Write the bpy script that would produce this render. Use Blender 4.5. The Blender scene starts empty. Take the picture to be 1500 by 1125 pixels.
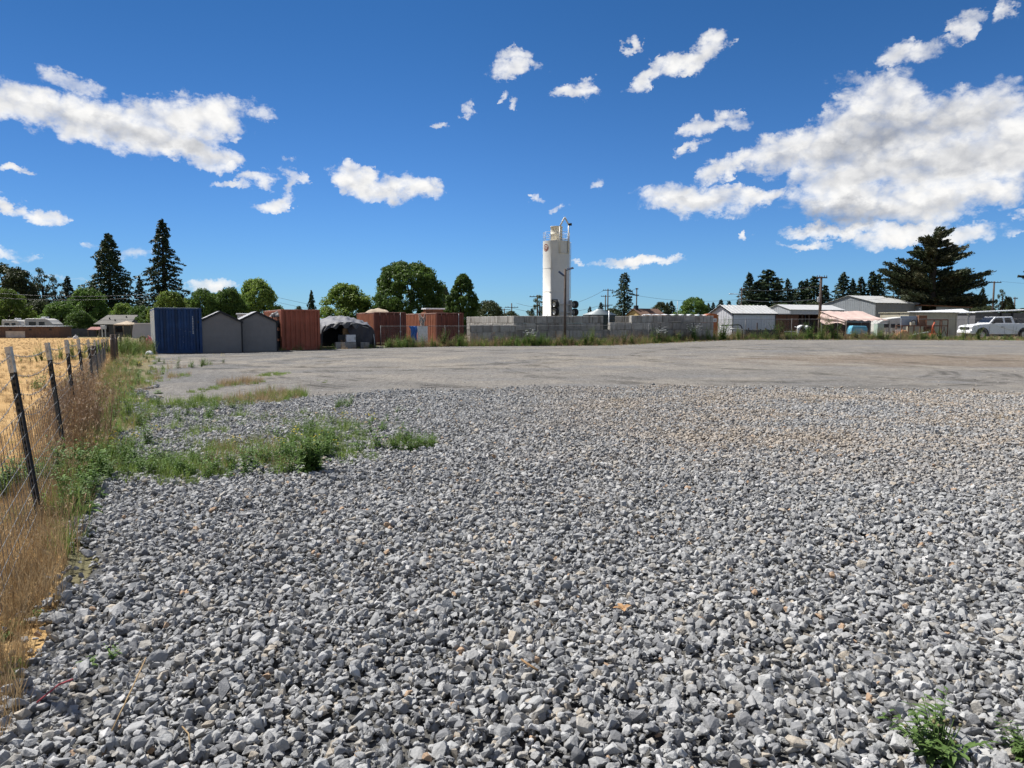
import bpy, bmesh, math, random
import numpy as np
from mathutils import Vector, Matrix, Euler
R = math.radians
PI = math.pi
rnd = random.Random(7)
npr = np.random.default_rng(7)

SC = bpy.context.scene
COL = SC.collection

# ------------------------------------------------------------------ camera
CAM_H = 1.7
FPX = 1040.0                      # focal length in photo pixels (1500 wide)
HORIZ = 474.0
PITCH = math.atan((562.5 - HORIZ) / FPX)
CP, SP = math.cos(PITCH), math.sin(PITCH)
cam_d = bpy.data.cameras.new('camera')
cam = bpy.data.objects.new('camera', cam_d)
COL.objects.link(cam)
cam.location = (0, 0, CAM_H)
cam.rotation_euler = (PI / 2 - PITCH, 0, 0)
cam_d.sensor_width = 36.0
cam_d.lens = 36.0 * FPX / 1500.0
cam_d.clip_start = 0.05
cam_d.clip_end = 9000
SC.camera = cam


def W(px, py, Y):
    """world point on the ray of photo pixel (px,py) at forward distance Y"""
    u, v = px - 750.0, py - 562.5
    a = FPX * CP - v * SP
    return Vector((u / a * Y, Y, CAM_H + (-FPX * SP - v * CP) / a * Y))


def WX(px, Y):
    return W(px, HORIZ, Y).x


def WZ(py, Y):
    return W(750, py, Y).z


def sstep(a, b, x):
    t = min(1.0, max(0.0, (x - a) / (b - a)))
    return t * t * (3 - 2 * t)


def gz(x, y):
    """height of the ground: the far right side of the yard rises a little"""
    return 0.32 * sstep(4, 20, x) * sstep(28, 60, y)


def G(px, py):
    """ground point seen at photo pixel"""
    v = py - 562.5
    a = FPX * CP - v * SP
    b = (FPX * SP + v * CP)
    Y = CAM_H / b * a
    p = W(px, py, Y)
    for _ in range(4):
        Y = (CAM_H - gz(p.x, p.y)) / b * a
        p = W(px, py, Y)
    return p


def dir_azel(px, py):
    p = W(px, py, 1.0) - Vector((0, 0, CAM_H))
    return math.atan2(p.x, p.y), math.atan2(p.z, math.hypot(p.x, p.y))


# ------------------------------------------------------------------ mesh builder
class MB:
    def __init__(self):
        self.v = []
        self.f = []
        self.smooth = []

    def add(self, vs, fs, smooth=False, M=None):
        o = len(self.v)
        if M is not None:
            vs = [tuple(M @ Vector(p)) for p in vs]
        self.v += [tuple(p) for p in vs]
        self.f += [tuple(i + o for i in f) for f in fs]
        self.smooth += [smooth] * len(fs)
        return self

    def box(self, x0, x1, y0, y1, z0, z1, M=None):
        vs = [(x0, y0, z0), (x1, y0, z0), (x1, y1, z0), (x0, y1, z0), (x0, y0, z1), (x1, y0, z1), (x1, y1, z1), (x0, y1, z1)]
        fs = [(0, 3, 2, 1), (4, 5, 6, 7), (0, 1, 5, 4), (1, 2, 6, 5), (2, 3, 7, 6), (3, 0, 4, 7)]
        return self.add(vs, fs, False, M)

    def cbox(self, x0, x1, y0, y1, z0, z1, b, M=None):
        """chamfered box"""
        bm = bmesh.new()
        bmesh.ops.create_cube(bm, size=1)
        for p in bm.verts:
            p.co = Vector((x0 + (p.co.x + .5) * (x1 - x0), y0 + (p.co.y + .5) * (y1 - y0), z0 + (p.co.z + .5) * (z1 - z0)))
        bmesh.ops.bevel(bm, geom=list(bm.edges), offset=b, segments=1, affect='EDGES')
        bm.verts.index_update()
        vs = [tuple(p.co) for p in bm.verts]
        fs = [[q.index for q in f.verts] for f in bm.faces]
        bm.free()
        return self.add(vs, fs, False, M)

    def tube(self, pts, r, n=8, caps=True, M=None, smooth=True):
        pts = [Vector(p) for p in pts]
        rs = r if isinstance(r, (list, tuple)) else [r] * len(pts)
        vs, fs = [], []
        up = Vector((0, 0, 1))
        prevx = None
        for i, p in enumerate(pts):
            if i == 0:
                d = pts[1] - p
            elif i == len(pts) - 1:
                d = p - pts[i - 1]
            else:
                d = (pts[i + 1] - p).normalized() + (p - pts[i - 1]).normalized()
            d.normalize()
            if prevx is None:
                a = up if abs(d.z) < .95 else Vector((1, 0, 0))
                x = a.cross(d).normalized()
            else:
                x = (prevx - d * prevx.dot(d))
                if x.length < 1e-5:
                    x = up.cross(d)
                x.normalize()
            prevx = x
            y = d.cross(x)
            for k in range(n):
                t = 2 * PI * k / n
                vs.append(p + (x * math.cos(t) + y * math.sin(t)) * rs[i])
        for i in range(len(pts) - 1):
            for k in range(n):
                a, b = i * n + k, i * n + (k + 1) % n
                fs.append((a, b, b + n, a + n))
        self.add(vs, fs, smooth, M)
        if caps:
            o = len(pts) * n - n
            base = len(self.v) - len(vs)
            self.f.append(tuple(base + k for k in range(n))[::-1])
            self.smooth.append(False)
            self.f.append(tuple(base + o + k for k in range(n)))
            self.smooth.append(False)
        return self

    def lathe(self, prof, n=32, M=None, smooth=True):
        """prof: list of (r,z) revolved round the z axis"""
        vs, fs = [], []
        for r, z in prof:
            for k in range(n):
                t = 2 * PI * k / n
                vs.append((r * math.cos(t), r * math.sin(t), z))
        for i in range(len(prof) - 1):
            for k in range(n):
                a, b = i * n + k, i * n + (k + 1) % n
                fs.append((a, b, b + n, a + n))
        return self.add(vs, fs, smooth, M)

    def prism(self, poly, d0, d1, axis='y', M=None):
        """extrude a 2D polygon; axis y: poly in (x,z)"""
        n = len(poly)
        def P(p, d):
            if axis == 'y':
                return (p[0], d, p[1])
            if axis == 'x':
                return (d, p[0], p[1])
            return (p[0], p[1], d)
        vs = [P(p, d0) for p in poly] + [P(p, d1) for p in poly]
        fs = [tuple(range(n)), tuple(range(2 * n - 1, n - 1, -1))]
        for i in range(n):
            j = (i + 1) % n
            fs.append((i, i + n, j + n, j))
        return self.add(vs, fs, False, M)

    def grid(self, fn, nu, nv, smooth=True, M=None):
        vs = [fn(i / nu, j / nv) for j in range(nv + 1) for i in range(nu + 1)]
        fs = [(j * (nu + 1) + i, j * (nu + 1) + i + 1, (j + 1) * (nu + 1) + i + 1, (j + 1) * (nu + 1) + i) for j in range(nv) for i in range(nu)]
        return self.add(vs, fs, smooth, M)

    def mesh(self, name, mat=None, fix=True):
        me = bpy.data.meshes.new(name)
        me.from_pydata([tuple(p) for p in self.v], [], self.f)
        if mat:
            me.materials.append(mat)
        me.polygons.foreach_set('use_smooth', self.smooth)
        if fix:
            bm = bmesh.new()
            bm.from_mesh(me)
            bmesh.ops.recalc_face_normals(bm, faces=bm.faces)
            bm.to_mesh(me)
            bm.free()
        me.update()
        return me

    def build(self, name, mat, parent=None, fix=True):
        return mobj(name, self.mesh(name, mat, fix), parent)


def mobj(name, me, parent=None):
    o = bpy.data.objects.new(name, me)
    COL.objects.link(o)
    if parent is not None:
        o.parent = parent
    return o


def np_mesh(name, verts, faces4, mat, smooth=False):
    """fast mesh of quads (or tris) from numpy arrays"""
    me = bpy.data.meshes.new(name)
    nv, (nf, k) = len(verts), faces4.shape
    me.vertices.add(nv)
    me.vertices.foreach_set('co', np.ascontiguousarray(verts, dtype=np.float32).ravel())
    me.loops.add(nf * k)
    me.loops.foreach_set('vertex_index', np.ascontiguousarray(faces4, dtype=np.int32).ravel())
    me.polygons.add(nf)
    me.polygons.foreach_set('loop_start', np.arange(0, nf * k, k, dtype=np.int32))
    me.polygons.foreach_set('use_smooth', np.full(nf, smooth))
    me.update(calc_edges=True)
    me.validate()
    if mat:
        me.materials.append(mat)
    return me


def tag(o, label=None, cat=None, group=None, kind=None):
    if label:
        o['label'] = label
    if cat:
        o['category'] = cat
    if group:
        o['group'] = group
    if kind:
        o['kind'] = kind
    return o


def thing(name, label, cat, loc=(0, 0, 0), rz=0.0, group=None):
    o = bpy.data.objects.new(name, None)
    o.empty_display_size = 0.2
    COL.objects.link(o)
    o.location = loc
    o.rotation_euler = (0, 0, rz)
    return tag(o, label, cat, group)


def dup(root, loc=None, rz=None, label=None, group=None, scale=None):
    r = root.copy()
    COL.objects.link(r)
    if loc is not None:
        r.location = loc
    if rz is not None:
        r.rotation_euler = (0, 0, rz)
    if scale is not None:
        r.scale = scale
    if label:
        r['label'] = label
    if group:
        r['group'] = group
    for ch in list(root.children):
        c = ch.copy()
        COL.objects.link(c)
        c.parent = r
        for g in list(ch.children):
            d = g.copy()
            COL.objects.link(d)
            d.parent = c
    return r


def at(px, Y, dz=0.0):
    x = WX(px, Y)
    return (x, Y, gz(x, Y) + dz)


# ------------------------------------------------------------------ materials
class NT:
    def __init__(self, nt):
        self.nt = nt

    def n(self, typ, **kw):
        nd = self.nt.nodes.new(typ)
        for k, v in kw.items():
            setattr(nd, k, v)
        return nd

    def l(self, a, b):
        self.nt.links.new(a, b)

    def val(self, sock, v):
        if hasattr(v, 'is_output'):
            self.l(v, sock)
        else:
            sock.default_value = v

    def math(self, op, a, b=0.0, c=None, clamp=False):
        m = self.n('ShaderNodeMath', operation=op, use_clamp=clamp)
        self.val(m.inputs[0], a)
        self.val(m.inputs[1], b)
        if c is not None:
            self.val(m.inputs[2], c)
        return m.outputs[0]

    def mix(self, fac, a, b, blend='MIX'):
        m = self.n('ShaderNodeMix', data_type='RGBA', blend_type=blend)
        self.val(m.inputs[0], fac)
        self.val(m.inputs[6], a)
        self.val(m.inputs[7], b)
        return m.outputs[2]

    def noise(self, vec, scale, detail=4, rough=0.55, dist=0.0, dim='3D'):
        t = self.n('ShaderNodeTexNoise', noise_dimensions=dim)
        if vec is not None:
            self.l(vec, t.inputs['Vector'])
        t.inputs['Scale'].default_value = scale
        t.inputs['Detail'].default_value = detail
        t.inputs['Roughness'].default_value = rough
        t.inputs['Distortion'].default_value = dist
        return t.outputs['Fac']

    def ramp(self, fac, lo, hi, a=0.0, b=1.0):
        m = self.n('ShaderNodeMapRange', interpolation_type='SMOOTHSTEP')
        self.val(m.inputs[0], fac)
        m.inputs[1].default_value = lo
        m.inputs[2].default_value = hi
        m.inputs[3].default_value = a
        m.inputs[4].default_value = b
        return m.outputs[0]

    def mapping(self, vec, scale=(1, 1, 1), loc=(0, 0, 0), rot=(0, 0, 0), typ='POINT'):
        m = self.n('ShaderNodeMapping', vector_type=typ)
        self.l(vec, m.inputs[0])
        m.inputs['Location'].default_value = loc
        m.inputs['Rotation'].default_value = rot
        m.inputs['Scale'].default_value = scale
        return m.outputs[0]


def C(c, a=1.0):
    return (c[0], c[1], c[2], 1.0)


def new_mat(name):
    m = bpy.data.materials.new(name)
    m.use_nodes = True
    t = NT(m.node_tree)
    b = m.node_tree.nodes['Principled BSDF']
    return m, t, b


def surf(name, col, rough=0.7, var=0.25, scale=3.0, dirt=None, dirt_amt=0.0, streak=False, bump=0.0, bscale=40.0, metal=0.0, spec=0.3, world=False, specks=None):
    """a painted / weathered surface: base colour, mottling, dirt blotches or rain streaks, fine bump"""
    m, t, b = new_mat(name)
    if world:
        co = t.n('ShaderNodeNewGeometry').outputs['Position']
    else:
        co = t.n('ShaderNodeTexCoord').outputs['Object']
    n1 = t.noise(co, scale, 5, 0.6)
    n2 = t.noise(co, scale * 9, 4, 0.6)
    f = t.math('ADD', t.math('MULTIPLY', n1, .65), t.math('MULTIPLY', n2, .35))
    lo = tuple(x * (1 - var) for x in col)
    hi = tuple(min(1, x * (1 + var)) for x in col)
    c = t.mix(t.ramp(f, .32, .68), C(lo), C(hi))
    if dirt is not None:
        v2 = t.mapping(co, (1, 1, .09 if streak else 1), (3.1, 1.7, .3))
        d = t.noise(v2, scale * (2.2 if streak else 1.3), 6, .65)
        c = t.mix(t.ramp(d, .62 - dirt_amt * .3, .80 - dirt_amt * .2), c, C(dirt))
    if specks is not None:      # pale specks scattered over the lower part (height limits in metres)
        lo_, hi_, cx_, w_ = specks
        sp_ = t.n('ShaderNodeSeparateXYZ')
        t.l(co, sp_.inputs[0])
        zone = t.math('MULTIPLY', t.ramp(sp_.outputs[2], hi_, hi_ - .35), t.ramp(sp_.outputs[2], lo_, lo_ + .2))
        zone = t.math('MULTIPLY', zone, t.ramp(t.math('ABSOLUTE', t.math('SUBTRACT', sp_.outputs[0], cx_)), w_, w_ * .6))
        sk = t.noise(t.mapping(co, (1, 1, 1.3)), 9, 5, .75, .6)
        big_ = t.noise(co, 2.2, 3, .5)
        c = t.mix(t.math('MULTIPLY', t.math('MULTIPLY', t.ramp(sk, .60, .68), t.ramp(big_, .42, .6)), t.math('MULTIPLY', zone, .6)), c, C((.42, .42, .42)))
    t.l(c, b.inputs['Base Color'])
    rr = t.ramp(n2, .3, .7, max(0.05, rough - .12), min(1, rough + .1))
    t.l(rr, b.inputs['Roughness'])
    b.inputs['Metallic'].default_value = metal
    b.inputs['Specular IOR Level'].default_value = spec
    if bump > 0:
        bp = t.n('ShaderNodeBump')
        bp.inputs['Strength'].default_value = 0.6
        bp.inputs['Distance'].default_value = bump
        t.l(t.noise(co, bscale, 4, .6), bp.inputs['Height'])
        t.l(bp.outputs[0], b.inputs['Normal'])
    return m


def leaf_mat(name, c1, c2, trans=0.25, c3=None, nscale=0.5, rough=0.55):
    m, t, b = new_mat(name)
    g = t.n('ShaderNodeNewGeometry')
    oi = t.n('ShaderNodeObjectInfo')
    co = t.n('ShaderNodeTexCoord').outputs['Object']
    c = t.mix(g.outputs['Random Per Island'], C(c1), C(c2))
    nz = t.noise(co, nscale, 3, .6)
    if c3 is not None:
        c = t.mix(t.ramp(nz, .42, .66), c, C(c3))
    # every plant a little lighter or darker than its neighbour
    h = t.n('ShaderNodeHueSaturation')
    t.l(t.ramp(oi.outputs['Random'], 0, 1, .8, 1.2), h.inputs['Value'])
    t.l(c, h.inputs['Color'])
    t.l(h.outputs[0], b.inputs['Base Color'])
    b.inputs['Roughness'].default_value = rough
    b.inputs['Specular IOR Level'].default_value = 0.25
    tr = t.n('ShaderNodeBsdfTranslucent')
    t.l(h.outputs[0], tr.inputs['Color'])
    mx = t.n('ShaderNodeMixShader')
    mx.inputs[0].default_value = trans
    out = m.node_tree.nodes['Material Output']
    t.l(b.outputs[0], mx.inputs[1])
    t.l(tr.outputs[0], mx.inputs[2])
    t.l(mx.outputs[0], out.inputs['Surface'])
    return m


# ------------------------------------------------------------------ sun, sky, clouds
SUN_EL = R(54)
CLOUD_AMB = 3.8  # brightness of the out-of-view clouds added as fill light
SUN_AZ = R(-62)            # measured from +Y towards +X
sd = bpy.data.lights.new('sun', 'SUN')
sd.energy = 5.0
sd.angle = R(0.5)
sd.color = (1.0, 0.968, 0.915)
sun = bpy.data.objects.new('sun', sd)
COL.objects.link(sun)
sdir = Vector((math.sin(SUN_AZ) * math.cos(SUN_EL), math.cos(SUN_AZ) * math.cos(SUN_EL), math.sin(SUN_EL)))
sun.rotation_euler = (-sdir).to_track_quat('-Z', 'Y').to_euler()
sun.location = sdir * 50

SC.view_settings.view_transform = 'Standard'
SC.view_settings.look = 'None'
SC.view_settings.exposure = 0.58
SC.view_settings.gamma = 1.0
SC.view_settings.use_curve_mapping = False

# clouds as soft ellipses on the sky sphere: photo pixel centre, half sizes, tilt, weight
CLOUDS = [
    (35, 150, 80, 34, -8, 1), (100, 122, 62, 17, -6, .75), (120, 170, 70, 34, -10, 1), (190, 190, 85, 38, -12, 1), (255, 178, 75, 38, 0, 1), (315, 172, 65, 34, 8, 1),
    (270, 215, 75, 24, -10, 1), (312, 236, 32, 14, -8, .8), (385, 170, 24, 13, 10, .6),
    (12, 253, 24, 10, 0, .85), (8, 303, 26, 15, 0, .9), (52, 318, 52, 12, -6, .85), (378, 258, 32, 12, 5, .7), (335, 271, 28, 7, 5, .65), (425, 270, 17, 28, -20, .75),
    (402, 297, 42, 16, 18, .85), (436, 239, 12, 5, 0, .5), (525, 265, 42, 32, -20, 1), (575, 276, 52, 23, -8, 1), (618, 273, 38, 20, -8, .95), (516, 242, 20, 15, 0, .8),
    (752, 97, 45, 18, 8, .85), (760, 76, 40, 13, 6, .7), (692, 160, 13, 16, 10, .75), (734, 142, 12, 7, 20, .5), (752, 153, 11, 7, 10, .55), (645, 186, 15, 10, 15, .8),
    (840, 133, 31, 15, 4, .85), (926, 72, 12, 15, 0, .75), (950, 108, 40, 15, 28, .8), (1000, 92, 52, 18, 16, .95), (1038, 74, 36, 26, 20, .95),
    (1030, 182, 36, 15, 10, .8), (1082, 178, 26, 16, -10, .55), (1020, 215, 28, 9, 18, .7), (868, 267, 18, 10, 22, .65), (815, 303, 17, 6, 8, .65), (778, 288, 9, 7, 0, .5),
    (943, 383, 66, 10, 3, 1), (856, 384, 13, 5, 5, .6),
    (1295, 160, 85, 55, 0, 1), (1230, 205, 85, 46, 20, 1), (1150, 222, 65, 34, 12, 1), (1075, 238, 58, 20, 14, 1), (1018, 292, 80, 28, -6, 1), (1092, 289, 60, 14, 0, .85),
    (1222, 268, 80, 40, 0, 1), (1310, 225, 130, 62, 0, 1), (1425, 170, 88, 48, 10, 1), (1480, 215, 90, 62, 0, 1), (1400, 240, 110, 55, 0, 1), (1260, 300, 115, 36, -6, 1),
    (1360, 292, 105, 36, 0, 1), (1440, 280, 75, 28, 0, .95), (1225, 338, 95, 11, -3, .8), (1310, 343, 80, 18, 10, .95), (1410, 338, 78, 15, 0, .85), (1180, 356, 40, 7, 0, .75),
    (1250, 115, 45, 18, -15, .55), (1340, 75, 50, 20, 5, .72), (1410, 35, 30, 22, 20, .68), (1474, 18, 22, 18, 20, .75), (1495, 312, 20, 8, 0, .6),
    (1103, 340, 10, 8, 0, .5), (140, 362, 34, 6, 0, .42), (195, 373, 46, 11, 0, .5), (15, 375, 42, 10, 0, .6), (95, 405, 70, 7, 0, .5), (305, 419, 46, 9, -3, .7),
]
GREYS = [(1290, 200, 115, 32, 12, .9), (1400, 185, 80, 22, 10, .65), (1215, 318, 130, 18, -4, .9), (1330, 245, 150, 22, 4, .6), (1150, 240, 60, 12, 10, .5), (1440, 225, 80, 20, 0, .5), (1380, 300, 90, 12, 0, .4),
         (190, 190, 70, 12, 0, .45), (250, 208, 90, 12, -8, .5), (60, 165, 70, 12, -8, .4), (575, 288, 70, 9, -8, .4), (1020, 303, 60, 9, 0, .4)]

wd = bpy.data.worlds.new('World')
SC.world = wd
wd.use_nodes = True
t = NT(wd.node_tree)
wd.node_tree.nodes.clear()
out = t.n('ShaderNodeOutputWorld')
sky = t.n('ShaderNodeTexSky', sky_type='NISHITA')
sky.sun_disc = False
sky.sun_elevation = SUN_EL
sky.sun_rotation = SUN_AZ
sky.altitude = 30
sky.air_density = 1.0
sky.dust_density = 0.0
sky.ozone_density = 1.5
tc = t.n('ShaderNodeTexCoord')
sep = t.n('ShaderNodeSeparateXYZ')
t.l(tc.outputs['Generated'], sep.inputs[0])
az = t.math('ARCTAN2', sep.outputs[0], sep.outputs[1])
el = t.math('ARCSINE', sep.outputs[2])
cmb = t.n('ShaderNodeCombineXYZ')
t.l(az, cmb.inputs[0])
t.l(el, cmb.inputs[1])
ae = cmb.outputs[0]
# ragged edges: push the lookup about with coarse and fine noise
def warp(vec, scale, amp, detail):
    nv = t.n('ShaderNodeTexNoise', noise_dimensions='2D')
    nv.inputs['Scale'].default_value = scale
    nv.inputs['Detail'].default_value = detail
    nv.inputs['Roughness'].default_value = .68
    t.l(t.mapping(ae, (1, 1.35, 1)), nv.inputs['Vector'])
    va = t.n('ShaderNodeVectorMath', operation='SUBTRACT')
    t.l(nv.outputs['Color'], va.inputs[0])
    va.inputs[1].default_value = (.5, .5, .5)
    vs_ = t.n('ShaderNodeVectorMath', operation='MULTIPLY_ADD')
    t.l(va.outputs[0], vs_.inputs[0])
    vs_.inputs[1].default_value = amp
    t.l(vec, vs_.inputs[2])
    return vs_.outputs[0]


aew = warp(ae, 15, (.085, .050, 0), 5)


def field(items, vec, grow):
    """highest of many soft ellipses (each two dot products: cheap to evaluate)"""
    one = t.n('ShaderNodeVectorMath', operation='ADD')
    t.l(vec, one.inputs[0])
    one.inputs[1].default_value = (0, 0, 1)
    V = one.outputs[0]
    acc = None
    for (px, py, rx, ry, rot, w) in items:
        a0, e0 = dir_azel(px, py)
        ra = abs(dir_azel(px + rx, py)[0] - dir_azel(px - rx, py)[0]) / 2 * grow
        re = abs(dir_azel(px, py + ry)[1] - dir_azel(px, py - ry)[1]) / 2 * grow
        c_, s_ = math.cos(R(rot)), math.sin(R(rot))
        k = []
        for (ax, ay, r_) in ((c_, s_, ra), (-s_, c_, re)):
            dp = t.n('ShaderNodeVectorMath', operation='DOT_PRODUCT')
            t.l(V, dp.inputs[0])
            dp.inputs[1].default_value = (ax / r_, ay / r_, -(ax * a0 + ay * e0) / r_)
            k.append(dp.outputs['Value'])
        q = t.math('MULTIPLY_ADD', k[1], k[1], t.math('MULTIPLY', k[0], k[0]))
        f = t.math('MULTIPLY_ADD', q, -w, w)
        if acc is None:
            acc = f
        elif w == 1:
            acc = t.math('SMOOTH_MAX', acc, f, .12)
        else:
            acc = t.math('MAXIMUM', acc, f)
    return t.math('MAXIMUM', acc, 0.0)


SKY = sky.outputs[0]


def emit(colour):
    b = t.n('ShaderNodeBackground')
    b.inputs['Strength'].default_value = 0.10
    t.l(colour, b.inputs['Color'])
    return b.outputs[0]


def clear_sky():
    # a deep, clean blue that pales towards the horizon
    tint = t.mix(t.ramp(el, .0, .45), (.262, .472, .80, 1), (.150, .360, .592, 1))
    base = t.mix(1.0, SKY, tint, 'MULTIPLY')
    return t.mix(t.ramp(az, -.05, -.65, 0, .16), base, (0, 0, 0, 1))


def cloudy(items, greys):
    aew = warp(ae, 15, (.085, .050, 0), 5)
    dens = field(items, aew, 1.16)
    pn = t.mapping(ae, (1, 1.45, 1))
    f1 = t.noise(pn, 24, 8, .62, .35, '2D')
    pn2 = t.mapping(ae, (1, 1.45, 1), (.005, -.013, 0))
    f2 = t.noise(pn2, 24, 5, .58, .35, '2D')
    d = t.math('ADD', dens, t.math('MULTIPLY', t.math('SUBTRACT', f1, .5), t.ramp(dens, .05, .8, 2.1, .9)))
    # rounded billows
    vo = t.n('ShaderNodeTexVoronoi', feature='F1', voronoi_dimensions='2D')
    vo.inputs['Scale'].default_value = 34
    vo.inputs['Detail'].default_value = 1.0
    vo.inputs['Roughness'].default_value = .55
    t.l(t.mapping(warp(ae, 30, (.02, .014, 0), 3), (1, 1.3, 1)), vo.inputs['Vector'])
    bil = t.math('SUBTRACT', .46, vo.outputs['Distance'])
    d = t.math('ADD', d, t.math('MULTIPLY', bil, t.ramp(dens, .1, .7, .60, .30)))
    d = t.math('ADD', d, t.ramp(dens, .1, .6, .06, .14))
    d = t.math('MULTIPLY', d, t.ramp(dens, .02, .22))
    alpha = t.math('POWER', t.ramp(d, .02, 1.12), 1.0)
    thick = t.ramp(d, .45, 1.0)
    g_ = t.math('MINIMUM', field(greys, aew, 1.25), 1.0)
    rel = t.math('MULTIPLY', t.math('SUBTRACT', f2, f1), .62)     # lit from above
    shade = t.math('ADD', t.math('SUBTRACT', t.math('SUBTRACT', 1.0, t.math('MULTIPLY', g_, .74)), t.math('MULTIPLY', thick, .05)), t.math('ADD', rel, t.math('MULTIPLY', t.math('MINIMUM', bil, .12), .40)), clamp=True)
    ccol = t.mix(shade, (2.45, 2.6, 2.95, 1), (6.65, 6.6, 6.5, 1))
    return emit(t.mix(alpha, clear_sky(), ccol))


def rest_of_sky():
    # unseen cumulus overhead and behind, added for more neutral fill light
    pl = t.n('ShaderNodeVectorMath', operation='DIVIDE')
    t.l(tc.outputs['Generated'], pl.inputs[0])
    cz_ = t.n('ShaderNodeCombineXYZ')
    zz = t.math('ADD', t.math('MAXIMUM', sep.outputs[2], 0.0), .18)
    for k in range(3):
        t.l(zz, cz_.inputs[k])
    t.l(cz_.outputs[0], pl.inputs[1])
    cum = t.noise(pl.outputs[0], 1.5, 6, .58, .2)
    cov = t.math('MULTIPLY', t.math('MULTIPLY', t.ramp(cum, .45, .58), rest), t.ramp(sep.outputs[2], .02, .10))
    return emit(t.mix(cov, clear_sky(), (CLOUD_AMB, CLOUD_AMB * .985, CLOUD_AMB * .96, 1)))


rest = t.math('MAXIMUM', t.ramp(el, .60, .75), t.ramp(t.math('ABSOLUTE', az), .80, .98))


def mixs(fac, a, b):
    m = t.n('ShaderNodeMixShader')
    t.l(fac, m.inputs[0])
    t.l(a, m.inputs[1])
    t.l(b, m.inputs[2])
    return m.outputs[0]


def part(lst, a, b):
    return [q for q in lst if q[0] + q[2] * 1.2 > a and q[0] - q[2] * 1.2 < b]


def edge(px):
    return t.math('GREATER_THAN', az, dir_azel(px, 250)[0])


left_ = cloudy(part(CLOUDS, -999, 470), part(GREYS, -999, 470))
mid_ = cloudy(part(CLOUDS, 470, 905), part(GREYS, 470, 905))
right_ = cloudy(part(CLOUDS, 905, 9999), part(GREYS, 905, 9999))
front = mixs(edge(470), left_, mixs(edge(905), mid_, right_))
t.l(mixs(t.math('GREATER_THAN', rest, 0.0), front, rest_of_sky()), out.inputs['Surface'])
wd.cycles.sampling_method = 'MANUAL'
wd.cycles.sample_map_resolution = 512
# ------------------------------------------------------------------ scatter (geometry nodes, stuff only)
def proto_collection(name, objs):
    c = bpy.data.collections.new(name)
    for o in objs:
        c.objects.link(o)
    return c


def proto(name, me):
    return bpy.data.objects.new(name, me)


def scatter(name, coll, pos, rot, scl, idx, label, cat):
    n = len(pos)
    me = bpy.data.meshes.new(name)
    me.vertices.add(n)
    me.vertices.foreach_set('co', np.ascontiguousarray(pos, np.float32).ravel())
    a = me.attributes.new('rot', 'FLOAT_VECTOR', 'POINT')
    a.data.foreach_set('vector', np.ascontiguousarray(rot, np.float32).ravel())
    a = me.attributes.new('scl', 'FLOAT_VECTOR', 'POINT')
    a.data.foreach_set('vector', np.ascontiguousarray(scl, np.float32).ravel())
    a = me.attributes.new('idx', 'INT', 'POINT')
    a.data.foreach_set('value', np.ascontiguousarray(idx, np.int32))
    o = mobj(name, me)
    ng = bpy.data.node_groups.new(name, 'GeometryNodeTree')
    ng.interface.new_socket('Geometry', in_out='INPUT', socket_type='NodeSocketGeometry')
    ng.interface.new_socket('Geometry', in_out='OUTPUT', socket_type='NodeSocketGeometry')
    gi = ng.nodes.new('NodeGroupInput')
    go = ng.nodes.new('NodeGroupOutput')
    ci = ng.nodes.new('GeometryNodeCollectionInfo')
    ci.inputs[0].default_value = coll
    ci.inputs['Separate Children'].default_value = True
    ci.inputs['Reset Children'].default_value = True
    ip = ng.nodes.new('GeometryNodeInstanceOnPoints')
    ip.inputs['Pick Instance'].default_value = True
    def attr(nm, typ):
        q = ng.nodes.new('GeometryNodeInputNamedAttribute')
        q.data_type = typ
        q.inputs['Name'].default_value = nm
        return q.outputs['Attribute']
    ng.links.new(gi.outputs[0], ip.inputs['Points'])
    ng.links.new(ci.outputs[0], ip.inputs['Instance'])
    ng.links.new(attr('idx', 'INT'), ip.inputs['Instance Index'])
    e2r = ng.nodes.new('FunctionNodeEulerToRotation')
    ng.links.new(attr('rot', 'FLOAT_VECTOR'), e2r.inputs[0])
    ng.links.new(e2r.outputs[0], ip.inputs['Rotation'])
    ng.links.new(attr('scl', 'FLOAT_VECTOR'), ip.inputs['Scale'])
    ng.links.new(ip.outputs[0], go.inputs[0])
    md = o.modifiers.new('scatter', 'NODES')
    md.node_group = ng
    tag(o, label, cat, None, 'stuff')
    return o


# ------------------------------------------------------------------ ground sheets
def fence_x(y):
    return -0.78 - 0.548 * y


def lot_edge_x(y):                # where weeds give way to gravel and dirt on the left
    return fence_x(y) + 0.25 + 0.06 * y * sstep(2, 12, y) + .18 * math.sin(y * 1.7) + .1 * math.sin(y * 4.1)


def sheet(name, left, right, ys, nx, lift, mat):
    vs, fs = [], []
    for y in ys:
        a, b = left(y), right(y)
        for i in range(nx + 1):
            x = a + (b - a) * i / nx
            vs.append((x, y, gz(x, y) + lift))
    for j in range(len(ys) - 1):
        for i in range(nx):
            k = j * (nx + 1) + i
            fs.append((k, k + 1, k + nx + 2, k + nx + 1))
    m = MB()
    m.add(vs, fs, True)
    o = m.build(name, mat, fix=False)
    o['kind'] = 'structure'
    return o


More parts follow.
